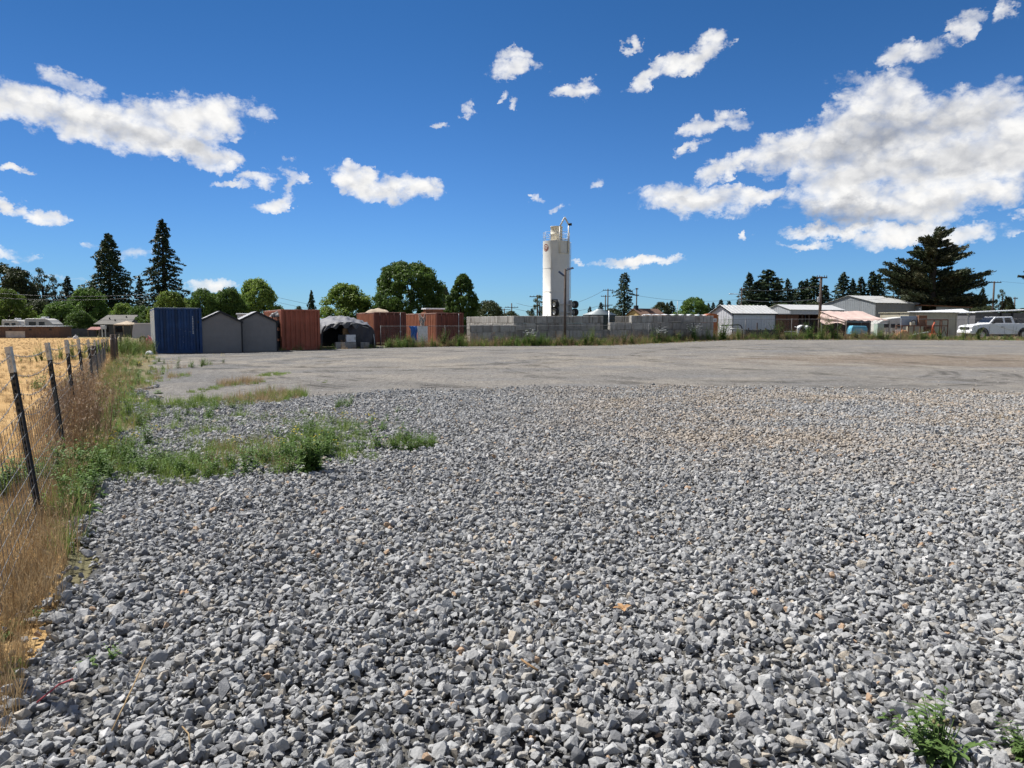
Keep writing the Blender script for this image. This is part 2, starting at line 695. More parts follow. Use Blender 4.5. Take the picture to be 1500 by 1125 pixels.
def ground_material(name, a, b, c, scale, bump, fine=40, stretch=(1, 1, 1)):
    m, t, p = new_mat(name)
    co = t.n('ShaderNodeNewGeometry').outputs['Position']
    n1 = t.noise(co, scale, 6, .6)
    n2 = t.noise(t.mapping(co, stretch), scale * 6, 5, .6)
    n3 = t.noise(co, fine, 3, .7)
    cc = t.mix(t.ramp(n1, .35, .65), C(a), C(b))
    cc = t.mix(t.ramp(n2, .45, .75), cc, C(c))
    cc = t.mix(t.ramp(n3, .3, .7, 0, .45), cc, t.mix(1.0, cc, (.45, .45, .45, 1), 'MULTIPLY'))
    t.l(cc, p.inputs['Base Color'])
    p.inputs['Roughness'].default_value = .95
    p.inputs['Specular IOR Level'].default_value = .15
    bp = t.n('ShaderNodeBump')
    bp.inputs['Strength'].default_value = .8
    bp.inputs['Distance'].default_value = bump
    t.l(t.math('ADD', n3, n2), bp.inputs['Height'])
    t.l(bp.outputs[0], p.inputs['Normal'])
    return m


M_earth = ground_material('earth', (.16, .14, .08), (.22, .18, .10), (.10, .12, .05), .08, .05, 9)
M_field = ground_material('straw_field', (.48, .30, .125), (.42, .265, .11), (.56, .39, .19), .25, .06, 14, (.5, 1.6, 1))
M_under = ground_material('gravel_fines', (.12, .117, .11), (.10, .10, .10), (.15, .14, .12), .6, .02, 70)

# far ground reaching to the horizon
xs = [-4000, -1500, -600, -250, -120] + list(range(-100, 121, 5)) + [160, 300, 700, 1800, 4000]
ys = [-300, -60, -20, -8] + list(range(-5, 131, 3)) + [160, 220, 320, 600, 1500, 5000]
m = MB()
vs = [(x, y, gz(x, y) - .012) for y in ys for x in xs]
nx = len(xs)
m.add(vs, [(j * nx + i, j * nx + i + 1, (j + 1) * nx + i + 1, (j + 1) * nx + i) for j in range(len(ys) - 1) for i in range(nx - 1)], True)
tag(m.build('ground', M_earth, fix=False), kind='structure')

ysf = [-6 + i * 1.5 for i in range(62)]
sheet('dry_field', lambda y: -130.0, lambda y: fence_x(y) + .3, ysf, 30, -.004, M_field)

# ---- the packed dirt yard with its turning tracks
m_, t, p = new_mat('packed_dirt')
geo = t.n('ShaderNodeNewGeometry')
co = geo.outputs['Position']
big = t.noise(t.mapping(co, (.5, 1.0, 1)), .16, 5, .55)
mid = t.noise(t.mapping(co, (.75, .6, 1), rot=(0, 0, R(20))), .55, 7, .62)
fine = t.noise(co, 22, 4, .7)
c = t.mix(t.ramp(big, .38, .62), C((0.198, 0.187, 0.172)), C((0.233, 0.216, 0.195)))
c = t.mix(t.ramp(mid, .42, .70), c, C((0.286, 0.26, 0.224)))
gr = t.noise(t.mapping(co, (.6, 1.2, 1), (7, 3, 0)), .35, 6, .6)
c = t.mix(t.ramp(gr, .50, .66), c, C((0.207, 0.203, 0.199)))
sepp = t.n('ShaderNodeSeparateXYZ')
t.l(co, sepp.inputs[0])
brk = t.noise(co, .7, 3, .6)
tracks = None
for (px, py, dx, dy, r, w) in [(1080, 541, 0, 1.5, 7.4, .17), (1080, 541, 0, 1.5, 9.1, .17), (1010, 536, 0, 3, 15.5, .2), (1010, 536, 0, 3, 17.3, .2), (560, 524, 0, 0, 8.0, .2), (560, 524, 0, 0, 9.8, .2), (640, 540, 6, 2, 19, .18), (1420, 524, 0, 0, 16, .2)]:
    g = G(px, py)
    cx, cy = g.x + dx, g.y + dy
    ddx = t.math('SUBTRACT', sepp.outputs[0], cx)
    ddy = t.math('SUBTRACT', sepp.outputs[1], cy)
    dist = t.math('SQRT', t.math('ADD', t.math('MULTIPLY', ddx, ddx), t.math('MULTIPLY', ddy, ddy)))
    wob = t.math('ADD', dist, t.math('MULTIPLY', t.noise(co, .18, 1), .5))
    band = t.ramp(t.math('ABSOLUTE', t.math('SUBTRACT', wob, r + .25)), w * 3.6, w * 2.0, 0, 1)
    tread = t.math('MULTIPLY_ADD', t.math('SINE', t.math('MULTIPLY', wob, 2 * PI / .42)), .32, .68)
    band = t.math('MULTIPLY', band, tread)
    tracks = band if tracks is None else t.math('MAXIMUM', tracks, band)
tracks = t.math('MULTIPLY', tracks, t.ramp(brk, .42, .66))
zl = t.math('MULTIPLY', t.ramp(t.math('ADD', sepp.outputs[0], t.math('MULTIPLY', big, 9)), -2.0, -7.0), t.ramp(mid, .62, .42))
c = t.mix(t.math('MULTIPLY', zl, .75), c, C((0.167, 0.164, 0.16)))
zt = t.math('MULTIPLY', t.ramp(t.math('ABSOLUTE', t.math('SUBTRACT', t.math('ADD', sepp.outputs[1], t.math('MULTIPLY', big, 12)), 38.0)), 7.5, 3.0), t.ramp(mid, .40, .58))
c = t.mix(t.math('MULTIPLY', zt, .55), c, C((0.326, 0.29, 0.238)))
br = t.noise(t.mapping(co, (.5, 1, 1), (1, 9, 0)), .11, 4, .55)
ddx = t.math('MULTIPLY', t.math('SUBTRACT', sepp.outputs[0], 21.0), .085)
ddy = t.math('MULTIPLY', t.math('SUBTRACT', sepp.outputs[1], 33.0), .17)
rr_ = t.math('SQRT', t.math('ADD', t.math('MULTIPLY', ddx, ddx), t.math('MULTIPLY', ddy, ddy)))
right = t.ramp(t.math('ADD', rr_, t.math('MULTIPLY', t.math('SUBTRACT', mid, .5), 2.2)), 1.1, .55)
c = t.mix(t.math('MULTIPLY', right, .55), c, C((0.207, 0.15, 0.101)))
c = t.mix(t.ramp(fine, .38, .66, 0, .85), c, t.mix(1.0, c, (.5, .5, .5, 1), 'MULTIPLY'))
grit = t.noise(t.mapping(co, (1.4, .42, 1)), 4.6, 6, .85)
c = t.mix(t.ramp(grit, .45, .62, 0, .75), c, t.mix(1.0, c, (.55, .545, .535, 1), 'MULTIPLY'))
c = t.mix(t.ramp(t.noise(t.mapping(co, (1.4, .42, 1), (5, 2, 0)), 6.0, 4, .85), .56, .66, 0, .5), c, C((.38, .365, .34)))
vor = t.n('ShaderNodeTexVoronoi')
vor.inputs['Scale'].default_value = 16
t.l(co, vor.inputs['Vector'])
peb = t.math('MULTIPLY', t.ramp(vor.outputs['Distance'], .30, .12), t.ramp(gr, .40, .58, .1, .8))
c = t.mix(peb, c, C((0.299, 0.295, 0.29)))
c = t.mix(t.math('MULTIPLY', tracks, .85), c, t.mix(1.0, c, (.30, .295, .29, 1), 'MULTIPLY'))   # compacted, damp tyre tracks
t.l(c, p.inputs['Base Color'])
p.inputs['Roughness'].default_value = .95
p.inputs['Specular IOR Level'].default_value = .12
bp = t.n('ShaderNodeBump')
bp.inputs['Strength'].default_value = .8
bp.inputs['Distance'].default_value = .03
t.l(t.math('SUBTRACT', t.math('ADD', t.math('ADD', fine, mid), peb), t.math('MULTIPLY', tracks, .8)), bp.inputs['Height'])
t.l(bp.outputs[0], p.inputs['Normal'])
M_dirt = m_


BOUND = [(-40, 44.5), (-26, 43), (-21, 41.2), (-14.5, 45.0), (-10, 49.5), (-5, 53.0), (2, 54.6), (8, 55.4), (14, 58.5), (20, 61.5), (28, 61.6), (38, 60.0), (50, 58.5), (90, 55)]


def bound_y(x):
    for (a, b), (c_, d_) in zip(BOUND, BOUND[1:]):
        if x <= c_:
            return b + (d_ - b) * (x - a) / (c_ - a)
    return BOUND[-1][1]


ysl = [10 + i * .75 for i in range(72)]
m = MB()
vs, fs = [], []
NXL, NYL = 110, 60


def lerp(a, b, f):
    return a + (b - a) * f


for j in range(NYL + 1):
    for i in range(NXL + 1):
        u, v = (i / NXL) ** 1.3, j / NYL
        y = lerp(9.0, bound_y(lerp(-22.5, 90, u)) + 1.5, v)
        x = lerp(lot_edge_x(y), 90, u)
        vs.append((x, y, gz(x, y) + .004))
for j in range(NYL):
    for i in range(NXL):
        k = j * (NXL + 1) + i
        fs.append((k, k + 1, k + NXL + 2, k + NXL + 1))
m.add(vs, fs, True)
tag(m.build('dirt_yard', M_dirt, fix=False), kind='structure')

GE = [(-8, 13.2), (-5.5, 15.2), (-4.0, 16.6), (-.6, 17.9), (4, 18.6), (8.2, 17.9), (12, 16.8), (20, 15.6), (30, 15)]


def gravel_y(x):
    b = GE[0][1]
    for (a, b0), (c_, d_) in zip(GE, GE[1:]):
        if x <= c_:
            b = b0 + (d_ - b0) * max(0, (x - a) / (c_ - a))
            break
    else:
        b = GE[-1][1]
    return b + .25 * math.sin(x * 1.9) + .12 * math.sin(x * 5.3 + 1)


m = MB()
vs, fs = [], []
NXG, NYG = 110, 50
for j in range(NYG + 1):
    for i in range(NXG + 1):
        u, v = i / NXG, j / NYG
        y = lerp(-4, gravel_y(lerp(lot_edge_x(15), 31, u)), v)
        x = lerp(lot_edge_x(y) if y > 1 else -2.2, 31, u)
        vs.append((x, y, gz(x, y) + .012))
for j in range(NYG):
    for i in range(NXG):
        k = j * (NXG + 1) + i
        fs.append((k, k + 1, k + NXG + 2, k + NXG + 1))
m.add(vs, fs, True)
tag(m.build('gravel_bed', M_under, fix=False), kind='structure')

# ------------------------------------------------------------------ crushed stone
def stone_material(name, cols):
    m, t, p = new_mat(name)
    oi = t.n('ShaderNodeObjectInfo')
    g = t.n('ShaderNodeNewGeometry')
    r = t.n('ShaderNodeValToRGB')
    r.color_ramp.interpolation = 'CONSTANT'
    els = r.color_ramp.elements
    els[0].position = 0
    els[0].color = C(cols[0][1])
    acc = cols[0][0]
    els.remove(els[1])
    for w, c in cols[1:]:
        e = els.new(acc)
        e.color = C(c)
        acc += w
    t.l(oi.outputs['Random'], r.inputs[0])
    co = t.n('ShaderNodeTexCoord').outputs['Object']
    n1 = t.noise(co, 5, 5, .65)
    n2 = t.noise(co, 1.3, 3, .6)
    c = t.mix(t.ramp(n1, .35, .7, 0, .5), r.outputs[0], t.mix(1.0, r.outputs[0], (.62, .62, .62, 1), 'MULTIPLY'))
    # dusty brown ground towards the far right of the yard
    dz = t.noise(t.mapping(g.outputs['Position'], (.45, 1, 1)), .55, 5, .6)
    sp = t.n('ShaderNodeSeparateXYZ')
    t.l(g.outputs['Position'], sp.inputs[0])
    zone = t.math('MULTIPLY', t.ramp(sp.outputs[1], 6, 10.5), t.ramp(sp.outputs[0], -1.5, 3.5))
    rndm = t.math('FRACT', t.math('MULTIPLY', oi.outputs['Random'], 37.3))
    df = t.math('MULTIPLY', zone, t.ramp(t.math('ADD', dz, t.math('MULTIPLY', rndm, .3)), .52, .80, 0, .72))
    c = t.mix(df, c, C((.37, .30, .225)))
    t.l(c, p.inputs['Base Color'])
    p.inputs['Roughness'].default_value = .8
    p.inputs['Specular IOR Level'].default_value = .3
    bp = t.n('ShaderNodeBump')
    bp.inputs['Strength'].default_value = .3
    bp.inputs['Distance'].default_value = .07
    t.l(n1, bp.inputs['Height'])
    t.l(bp.outputs[0], p.inputs['Normal'])
    return m


GREY = [(.16, (0.277, 0.279, 0.279)), (.15, (0.343, 0.344, 0.341)), (.12, (0.392, 0.389, 0.383)), (.16, (0.216, 0.217, 0.222)), (.14, (0.31, 0.308, 0.302)), (.07, (0.424, 0.422, 0.413)), (.07, (0.351, 0.331, 0.298)), (.045, (0.392, 0.344, 0.281)), (.055, (0.147, 0.149, 0.155)), (.02, (0.522, 0.513, 0.503)), (.02, (0.408, 0.282, 0.187))]
M_stone = stone_material('crushed_stone', GREY)


def stone_mesh(k):
    r = random.Random(100 + k)
    bm = bmesh.new()
    ax = (r.uniform(.85, 1.25), r.uniform(.62, .95), r.uniform(.42, .75))
    for _ in range(r.randint(11, 16)):
        v = Vector((r.gauss(0, 1), r.gauss(0, 1), r.gauss(0, 1))).normalized()
        s = r.uniform(.78, 1.05)
        bm.verts.new((v.x * ax[0] * s * .5, v.y * ax[1] * s * .5, v.z * ax[2] * s * .5))
    res = bmesh.ops.convex_hull(bm, input=list(bm.verts))
    junk = [g for g in res.get('geom_interior', []) + res.get('geom_unused', []) if isinstance(g, bmesh.types.BMVert) and g.is_valid]
    bmesh.ops.delete(bm, geom=list(set(junk)), context='VERTS')
    bmesh.ops.dissolve_limit(bm, angle_limit=R(13), verts=list(bm.verts), edges=list(bm.edges))
    bmesh.ops.bevel(bm, geom=list(bm.edges), offset=.018, segments=1, affect='EDGES', clamp_overlap=True)
    bmesh.ops.triangulate(bm, faces=list(bm.faces))
    me = bpy.data.meshes.new('stone')
    bm.to_mesh(me)
    bm.free()
    me.materials.append(M_stone)
    return me


stones = proto_collection('stone kinds', [proto('stone_%02d' % k, stone_mesh(k)) for k in range(18)])


def gravel_points(n_per_m2, y0, y1, size, zlo, zhi, keep):
    pts, sc = [], []
    y = y0
    P = []
    step = .5
    while y < y1:
        xl, xr = max(-.80 * y - 1.4, -9.6), .80 * y + 1.4
        xl = max(xl, fence_x(y) - .1)
        n = int(n_per_m2(y + step / 2) * (xr - xl) * step)
        xx = npr.uniform(xl, xr, n)
        yy = npr.uniform(y, y + step, n)
        P.append(np.stack([xx, yy], 1))
        y += step
    P = np.concatenate(P)
    m = np.array([keep(x, y) for x, y in P])
    P = P[m]
    n = len(P)
    # gentle heaps and hollows
    h = .018 * np.sin(P[:, 0] * 1.3 + P[:, 1] * .7) + .014 * np.sin(P[:, 0] * 3.1 - P[:, 1] * 2.3) + .01 * np.sin(P[:, 1] * 4.7 + P[:, 0] * 1.9)
    z = .026 + np.maximum(h, -.014) * .8 + npr.uniform(zlo, zhi, n)
    s = np.exp(npr.normal(0, .30, n)) * size
    s = np.clip(s, size * .45, size * 2.2)
    pos = np.stack([P[:, 0], P[:, 1], z], 1)
    rot = np.stack([npr.normal(0, .55, n), npr.normal(0, .55, n), npr.uniform(0, 2 * PI, n)], 1)
    scl = np.stack([s, s, s * npr.uniform(.85, 1.2, n)], 1)
    return pos, rot, scl, npr.integers(0, 18, n)


def keep_gravel(x, y):
    e = lot_edge_x(y) + .12
    if x < e:
        return rnd.random() < math.exp(-(e - x) / .12) * .8
    g = gravel_y(x)
    if y > g:
        return rnd.random() < math.exp(-(y - g) / .22) * .6
    if y > g - .7:
        return rnd.random() < .55 + .45 * (g - y) / .7
    return True


a = gravel_points(lambda y: 760, 1.2, 19.5, .049, -.012, .006, keep_gravel)
b = gravel_points(lambda y: 410, 1.2, 19.5, .054, .008, .026, keep_gravel)
c_ = gravel_points(lambda y: 520 if y < 7 else 120, 1.2, 19.5, .028, -.01, .02, keep_gravel)
cat_ = [np.concatenate(q) for q in zip(a, b, c_)]
scatter('gravel', stones, *cat_, 'loose grey crushed stone covering the near part of the yard', 'gravel')

# a thin scatter of small stones on the packed dirt
def keep_lot(x, y):
    return x > lot_edge_x(y) and gravel_y(x) < y < bound_y(x) and rnd.random() < .5 + .5 * math.sin(x * .5 + y * .3) * math.sin(y * .9)
P = []
y = 13.5
while y < 40:
    xl, xr = -.8 * y - 1, .8 * y + 1
    n = int((14 if y < 22 else 6 if y < 30 else 3) * (xr - xl) * .5)
    P.append(np.stack([npr.uniform(xl, xr, n), npr.uniform(y, y + .5, n)], 1))
    y += .5
P = np.concatenate(P)
P = P[np.array([keep_lot(x, y) for x, y in P])]
n = len(P)
s = np.clip(np.exp(npr.normal(0, .45, n)) * .024, .012, .09)
scatter('loose_stones', stones, np.stack([P[:, 0], P[:, 1], np.array([gz(x, y) for x, y in P]) + .008], 1), np.stack([npr.normal(0, .3, n), npr.normal(0, .3, n), npr.uniform(0, 6.28, n)], 1),
        np.stack([s, s, s * .55], 1), npr.integers(0, 18, n), 'small loose stones lying on the packed dirt', 'stones')

# ------------------------------------------------------------------ grass and weeds
M_green = leaf_mat('green_blades', (0.148, 0.229, 0.0458), (0.235, 0.317, 0.0816), .36, (0.245, 0.27, 0.0816), 3)
M_lush = leaf_mat('weed_leaves', (0.0766, 0.154, 0.0286), (0.143, 0.229, 0.0458), .36, None, 3)
M_straw = leaf_mat('dry_blades', (0.476, 0.348, 0.191), (0.374, 0.264, 0.14), .25, (0.306, 0.208, 0.111), 3)
M_russet = leaf_mat('dry_dock', (0.264, 0.17, 0.0978), (0.357, 0.246, 0.149), .22, (0.196, 0.119, 0.068), 3)
M_yellow = surf('yellow_petals', (.75, .58, .03), .6, .1)
M_white_fl = surf('white_petals', (.75, .74, .70), .6, .1)


def blade(vs, fs, base, hdg, L, w, bend, nseg=3):
    """a tapering bent blade"""
    d = Vector((math.cos(hdg), math.sin(hdg), 0))
    s = Vector((-math.sin(hdg), math.cos(hdg), 0))
    o = len(vs)
    p = Vector(base)
    ang = bend * .25
    for i in range(nseg + 1):
        f = i / nseg
        ww = w * (1 - f) ** .7 if i < nseg else 0
        if i < nseg:
            vs.append(p - s * ww * .5)
            vs.append(p + s * ww * .5)
        else:
            vs.append(p)
        a = ang + bend * f
        p = p + (d * math.sin(a) + Vector((0, 0, 1)) * math.cos(a)) * (L / nseg)
    for i in range(nseg - 1):
        q = o + 2 * i
        fs.append((q, q + 1, q + 3, q + 2))
    q = o + 2 * (nseg - 1)
    fs.append((q, q + 1, q + 2))


def leafy(vs, fs, base, direc, L, w, droop=.3):
    """a broad leaf folded on its midrib: 3 cross sections and a tip"""
    d = Vector(direc).normalized()
    s = d.cross(Vector((0, 0, 1)))
    if s.length < 1e-3:
        s = Vector((1, 0, 0))
    s.normalize()
    n = s.cross(d)
    o = len(vs)
    p = Vector(base)
    prof = [.25, 1.0, .8]
    for i, f in enumerate((0, .35, .7)):
        q = p + d * L * f - Vector((0, 0, 1)) * droop * L * f * f
        vs.append(q - s * w * .5 * prof[i] + n * w * .12)
        vs.append(q)
        vs.append(q + s * w * .5 * prof[i] + n * w * .12)
    vs.append(p + d * L - Vector((0, 0, 1)) * droop * L)
    for i in (0, 1):
        b = o + 3 * i
        fs.append((b, b + 1, b + 4, b + 3))
        fs.append((b + 1, b + 2, b + 5, b + 4))
    fs.append((o + 6, o + 7, o + 9))
    fs.append((o + 7, o + 8, o + 9))


def clump_mesh(name, seed, mat, n, h, w, spread, bend, heads=False):
    r = random.Random(seed)
    vs, fs = [], []
    for _ in range(n):
        a = r.uniform(0, 2 * PI)
        q = spread * math.sqrt(r.random())
        L = h * r.uniform(.45, 1.1)
        base = (q * math.cos(a), q * math.sin(a), 0)
        hd = a + r.gauss(0, .8)
        bd = bend * r.uniform(.2, 1.2)
        blade(vs, fs, base, hd, L, w * r.uniform(.7, 1.3), bd)
        if heads and r.random() < .75:
            tip = vs[-1]
            for k in range(5):
                leafy(vs, fs, tip + Vector((0, 0, -.02 * k)), (r.gauss(0, .6), r.gauss(0, .6), 1), h * .07, h * .014, .2)
    m = MB()
    m.add(vs, fs, False)
    return m.mesh(name, mat, fix=False)


def weed_mesh(name, seed, mat, nst, h, leafL, leafW, per, lean=.35, up=.4):
    """upright branching weed with broad leaves up its stems"""
    r = random.Random(seed)
    vs, fs = [], []
    for k in range(nst):
        a = r.uniform(0, 2 * PI)
        L = h * r.uniform(.5, 1.05)
        ln = lean * r.uniform(.2, 1.2)
        top = Vector((math.cos(a) * ln * L, math.sin(a) * ln * L, L))
        b0 = Vector((r.gauss(0, .02), r.gauss(0, .02), 0))
        m2 = MB()
        m2.tube([b0, b0.lerp(top, .5) + Vector((0, 0, .04 * L)), top], [h * .008, h * .006, h * .003], 4)
        o = len(vs)
        vs += [Vector(p) for p in m2.v]
        fs += [tuple(i + o for i in f) for f in m2.f]
        for i in range(per):
            f = (i + .5) / per
            p = b0.lerp(top, f) + Vector((0, 0, .04 * L * math.sin(PI * f)))
            aa = r.uniform(0, 2 * PI)
            s = (1.1 - .65 * f) * r.uniform(.7, 1.2)
            leafy(vs, fs, p, (math.cos(aa), math.sin(aa), up + r.uniform(-.3, .4)), leafL * s, leafW * s, r.uniform(.1, .6))
    m = MB()
    m.add(vs, fs, False)
    return m.mesh(name, mat, fix=False)


K = {}
K['turf'] = [clump_mesh('turf', 10 + i, M_green, 34, .11, .006, .10, 1.0) for i in range(3)]
K['tuft'] = [clump_mesh('tuft', 20 + i, M_green, 34, .26, .007, .10, .9) for i in range(3)]
K['straw'] = [clump_mesh('straw', 30 + i, M_straw, 30, .30, .006, .12, .9) for i in range(3)]
K['tall'] = [clump_mesh('tall', 40 + i, M_straw, 26, .95, .006, .16, .45, True) for i in range(4)]
K['dock'] = [clump_mesh('dock', 50 + i, M_russet, 22, .95, .008, .14, .4, True) for i in range(3)]
K['weed'] = [weed_mesh('weed', 60 + i, M_lush, 7, .34, .11, .035, 7) for i in range(3)]
K['rosette'] = [weed_mesh('rosette', 70 + i, M_lush, 9, .10, .13, .04, 3, 1.2, .2) for i in range(3)]
K['bushy'] = [weed_mesh('bushy', 80 + i, M_lush, 16, .9, .16, .06, 12, .45) for i in range(3)]
K['bushy2'] = [weed_mesh('bushy2', 84 + i, M_green, 14, .85, .13, .03, 13, .4) for i in range(3)]
K['yellow'] = []
for i in range(2):
    r = random.Random(90 + i)
    m2 = MB()
    for _ in range(9):
        a, q = r.uniform(0, 6.28), .12 * math.sqrt(r.random())
        z = r.uniform(.12, .26)
        for k in range(5):
            m2.box(-.004, .016, -.006, .006, 0, .003, Matrix.Translation((q * math.cos(a), q * math.sin(a), z)) @ Matrix.Rotation(k * 1.256, 4, 'Z') @ Matrix.Rotation(-.4, 4, 'Y'))
    K['yellow'].append(m2.mesh('yellow', M_yellow))
K['whitefl'] = []
for i in range(2):
    r = random.Random(95 + i)
    m2 = MB()
    for _ in range(30):
        a, q = r.uniform(0, 6.28), .4 * math.sqrt(r.random())
        z = r.uniform(.5, .95)
        m2.box(-.03, .03, -.03, .03, 0, .015, Matrix.Translation((q * math.cos(a), q * math.sin(a), z)) @ Matrix.Rotation(r.uniform(0, 3), 4, 'Z'))
    K['whitefl'].append(m2.mesh('whitefl', M_white_fl))


def patch_scatter(name, kinds, pts, label, cat):
    """pts: (x,y,scale,kind)"""
    objs, off = [], {}
    for k in kinds:
        off[k] = (len(objs), len(K[k]))
        for j, me in enumerate(K[k]):
            objs.append(proto('%s_%02d' % (name, len(objs)), me))
    coll = proto_collection(name + ' kinds', objs)
    pos, rot, scl, idx = [], [], [], []
    for (x, y, s, k) in pts:
        o, n = off[k]
        pos.append((x, y, gz(x, y)))
        rot.append((rnd.gauss(0, .08), rnd.gauss(0, .08), rnd.uniform(0, 6.28)))
        scl.append((s, s, s * rnd.uniform(.8, 1.2)))
        idx.append(o + rnd.randrange(n))
    return scatter(name, coll, np.array(pos), np.array(rot), np.array(scl), np.array(idx), label, cat)


def pix_patch(px, py, rx, ry, n, kinds, s0, s1):
    """points in an ellipse given in photo pixels, thrown on the ground"""
    c = G(px, py)
    a = abs(G(px + rx, py).x - c.x)
    b = max(.2, (G(px, py - ry).y - G(px, py + ry).y) / 2)
    res = []
    for _ in range(n):
        t_ = rnd.uniform(0, 6.28)
        q = math.sqrt(rnd.random()) * (1 - .25 * rnd.random())
        res.append((c.x + a * q * math.cos(t_), c.y + b * q * math.sin(t_), rnd.uniform(s0, s1), rnd.choice(kinds)))
    return res


P = []
# the grassy tongue over the gravel
P += pix_patch(235, 690, 62, 22, 110, ['tuft', 'turf', 'weed', 'tuft'], .45, .85)
P += pix_patch(280, 698, 70, 18, 90, ['tuft', 'tuft', 'weed'], .5, .85)
P += pix_patch(345, 672, 80, 26, 150, ['tuft', 'turf', 'tuft', 'straw'], .5, .9)
P += pix_patch(410, 675, 50, 26, 90, ['tuft', 'turf', 'straw', 'weed'], .5, .9)
P += pix_patch(455, 672, 40, 30, 70, ['tuft', 'weed'], .5, .95)
P += pix_patch(470, 635, 60, 18, 70, ['weed', 'turf', 'tuft'], .5, .9)
P += pix_patch(540, 650, 60, 22, 50, ['weed', 'turf', 'tuft'], .45, .8)
P += pix_patch(600, 655, 45, 10, 46, ['weed', 'rosette', 'tuft'], .5, .85)
P += pix_patch(520, 676, 50, 9, 24, ['turf', 'rosette', 'tuft'], .5, .8)
P += pix_patch(560, 620, 60, 20, 26, ['turf', 'weed'], .4, .7)
P += pix_patch(260, 615, 90, 30, 150, ['turf', 'tuft', 'turf', 'weed'], .5, .9)
P += pix_patch(400, 625, 120, 30, 110, ['turf', 'turf', 'tuft'], .5, .85)
P += pix_patch(330, 668, 165, 36, 420, ['turf'], .6, 1.0)
P += pix_patch(480, 650, 90, 26, 130, ['turf', 'turf', 'rosette'], .5, .9)
P += pix_patch(350, 640, 160, 26, 120, ['turf', 'rosette', 'turf', 'tuft'], .5, .9)
P += pix_patch(260, 640, 70, 22, 60, ['turf', 'tuft'], .5, .8)
P += pix_patch(260, 597, 75, 15, 210, ['turf', 'tuft', 'turf'], .6, 1.0)
P += pix_patch(390, 585, 55, 13, 170, ['turf', 'tuft', 'straw'], .6, 1.1)
P += pix_patch(300, 618, 90, 9, 70, ['turf'], .6, 1.0)
P += pix_patch(420, 612, 60, 10, 45, ['turf'], .6, 1.0)
P += pix_patch(355, 562, 34, 5, 60, ['turf', 'straw'], .7, 1.1)
P += pix_patch(400, 549, 24, 3, 40, ['turf'], .7, 1.1)
P += pix_patch(300, 572, 14, 6, 24, ['turf'], .7, 1.0)
P += pix_patch(505, 598, 12, 5, 10, ['weed'], .5, .8)
P += pix_patch(150, 690, 30, 30, 50, ['weed', 'tuft', 'rosette'], .5, .9)
for (px, py, n) in [(590, 590, 12), (640, 600, 8), (1050, 588, 8), (1130, 598, 6), (1440, 612, 6), (1470, 618, 9), (905, 592, 9), (960, 595, 5), (1180, 590, 5), (1230, 640, 5), (880, 600, 6), (470, 560, 4), (700, 590, 5), (1385, 642, 4), (1100, 660, 3)]:
    P += pix_patch(px, py, 20, 4, n, ['straw', 'turf', 'turf'], .35, .6)
P = [q for q in P if q[1] > 6.8]
patch_scatter('green_grass', ['turf', 'tuft', 'weed', 'rosette', 'straw'], P, 'low green grass and weeds pushing up through the gravel', 'grass')
P = pix_patch(390, 665, 110, 26, 8, ['yellow'], .5, .8) + pix_patch(160, 660, 22, 25, 7, ['yellow'], .6, .9) + pix_patch(480, 655, 70, 20, 3, ['yellow'], .5, .8) + pix_patch(520, 622, 40, 8, 4, ['yellow'], .6, .9) + pix_patch(190, 540, 25, 30, 10, ['yellow'], .8, 1.2)
patch_scatter('yellow_flowers', ['yellow'], P, 'tiny yellow flowers among the grass on the gravel', 'flowers')

# the strip of dry and green growth along the wire fence
P = []
y = 3.5
while y < 44:
    fx, ex = fence_x(y), lot_edge_x(y)
    step = .05 + .004 * y
    near = sstep(9.5, 5, y)
    for _ in range(3):
        if rnd.random() < .62 * near:
            continue
        yy = y + rnd.uniform(0, step)
        q = rnd.random()
        if q < .50:      # tall dry stems hugging the wire
            x = fx + rnd.gauss(-.03, .12 + .01 * y)
            if 9.6 < yy < 12.8:
                P.append((x - .05, yy, rnd.uniform(.7, .95), 'dock'))
                if rnd.random() < .7:
                    P.append((x + rnd.uniform(-.25, .2), yy, rnd.uniform(.55, .85), 'dock'))
            else:
                P.append((x - .12 * near, yy, rnd.uniform(.5, .9) * (1 - .42 * near - .30 * sstep(9.4, 8.0, yy) - .52 * sstep(12.6, 13.5, yy)), 'tall' if rnd.random() < .85 or yy > 12 else 'dock'))
        elif q < .72:
            P.append((fx + rnd.uniform(-.5, .35), yy, rnd.uniform(.6, 1.1), 'straw'))
        else:
            P.append((fx + rnd.uniform(-.9, -.1), yy, rnd.uniform(.5, 1.0), 'straw'))
    y += step
P += pix_patch(20, 860, 40, 40, 14, ['straw', 'tall'], .4, .6)
for _ in range(620):
    yy = 2.6 + 5.5 * rnd.random()
    P.append((lerp(fence_x(yy) - .45, fence_x(yy) + .14 + .02 * yy, rnd.random()), yy, rnd.uniform(.35, .85), 'straw'))
patch_scatter('dry_grass', ['straw', 'tall', 'dock'], P, 'tall straw coloured dry grass growing along the wire fence', 'grass')
P = []
y = 3.4
while y < 44:
    fx, ex = fence_x(y), lot_edge_x(y)
    step = .05 + .0035 * y
    for _ in range(2):
        yy = y + rnd.uniform(0, step)
        x = fx + .12 + abs(rnd.gauss(0, .5)) * (ex - fx)
        if x > ex + .45 or (yy < 5.6 and rnd.random() < .82):
            continue
        k = rnd.choice(['tuft', 'tuft', 'weed', 'turf', 'straw', 'rosette']) if yy > 8 or rnd.random() < .5 else rnd.choice(['weed', 'rosette', 'tuft'])
        if yy < 5.9:
            k = rnd.choice(['turf', 'tuft', 'straw'])
        P.append((x, yy, rnd.uniform(.6, 1.25), k))
    y += step
P += pix_patch(118, 690, 36, 50, 60, ['weed', 'tuft', 'weed'], .7, 1.25)
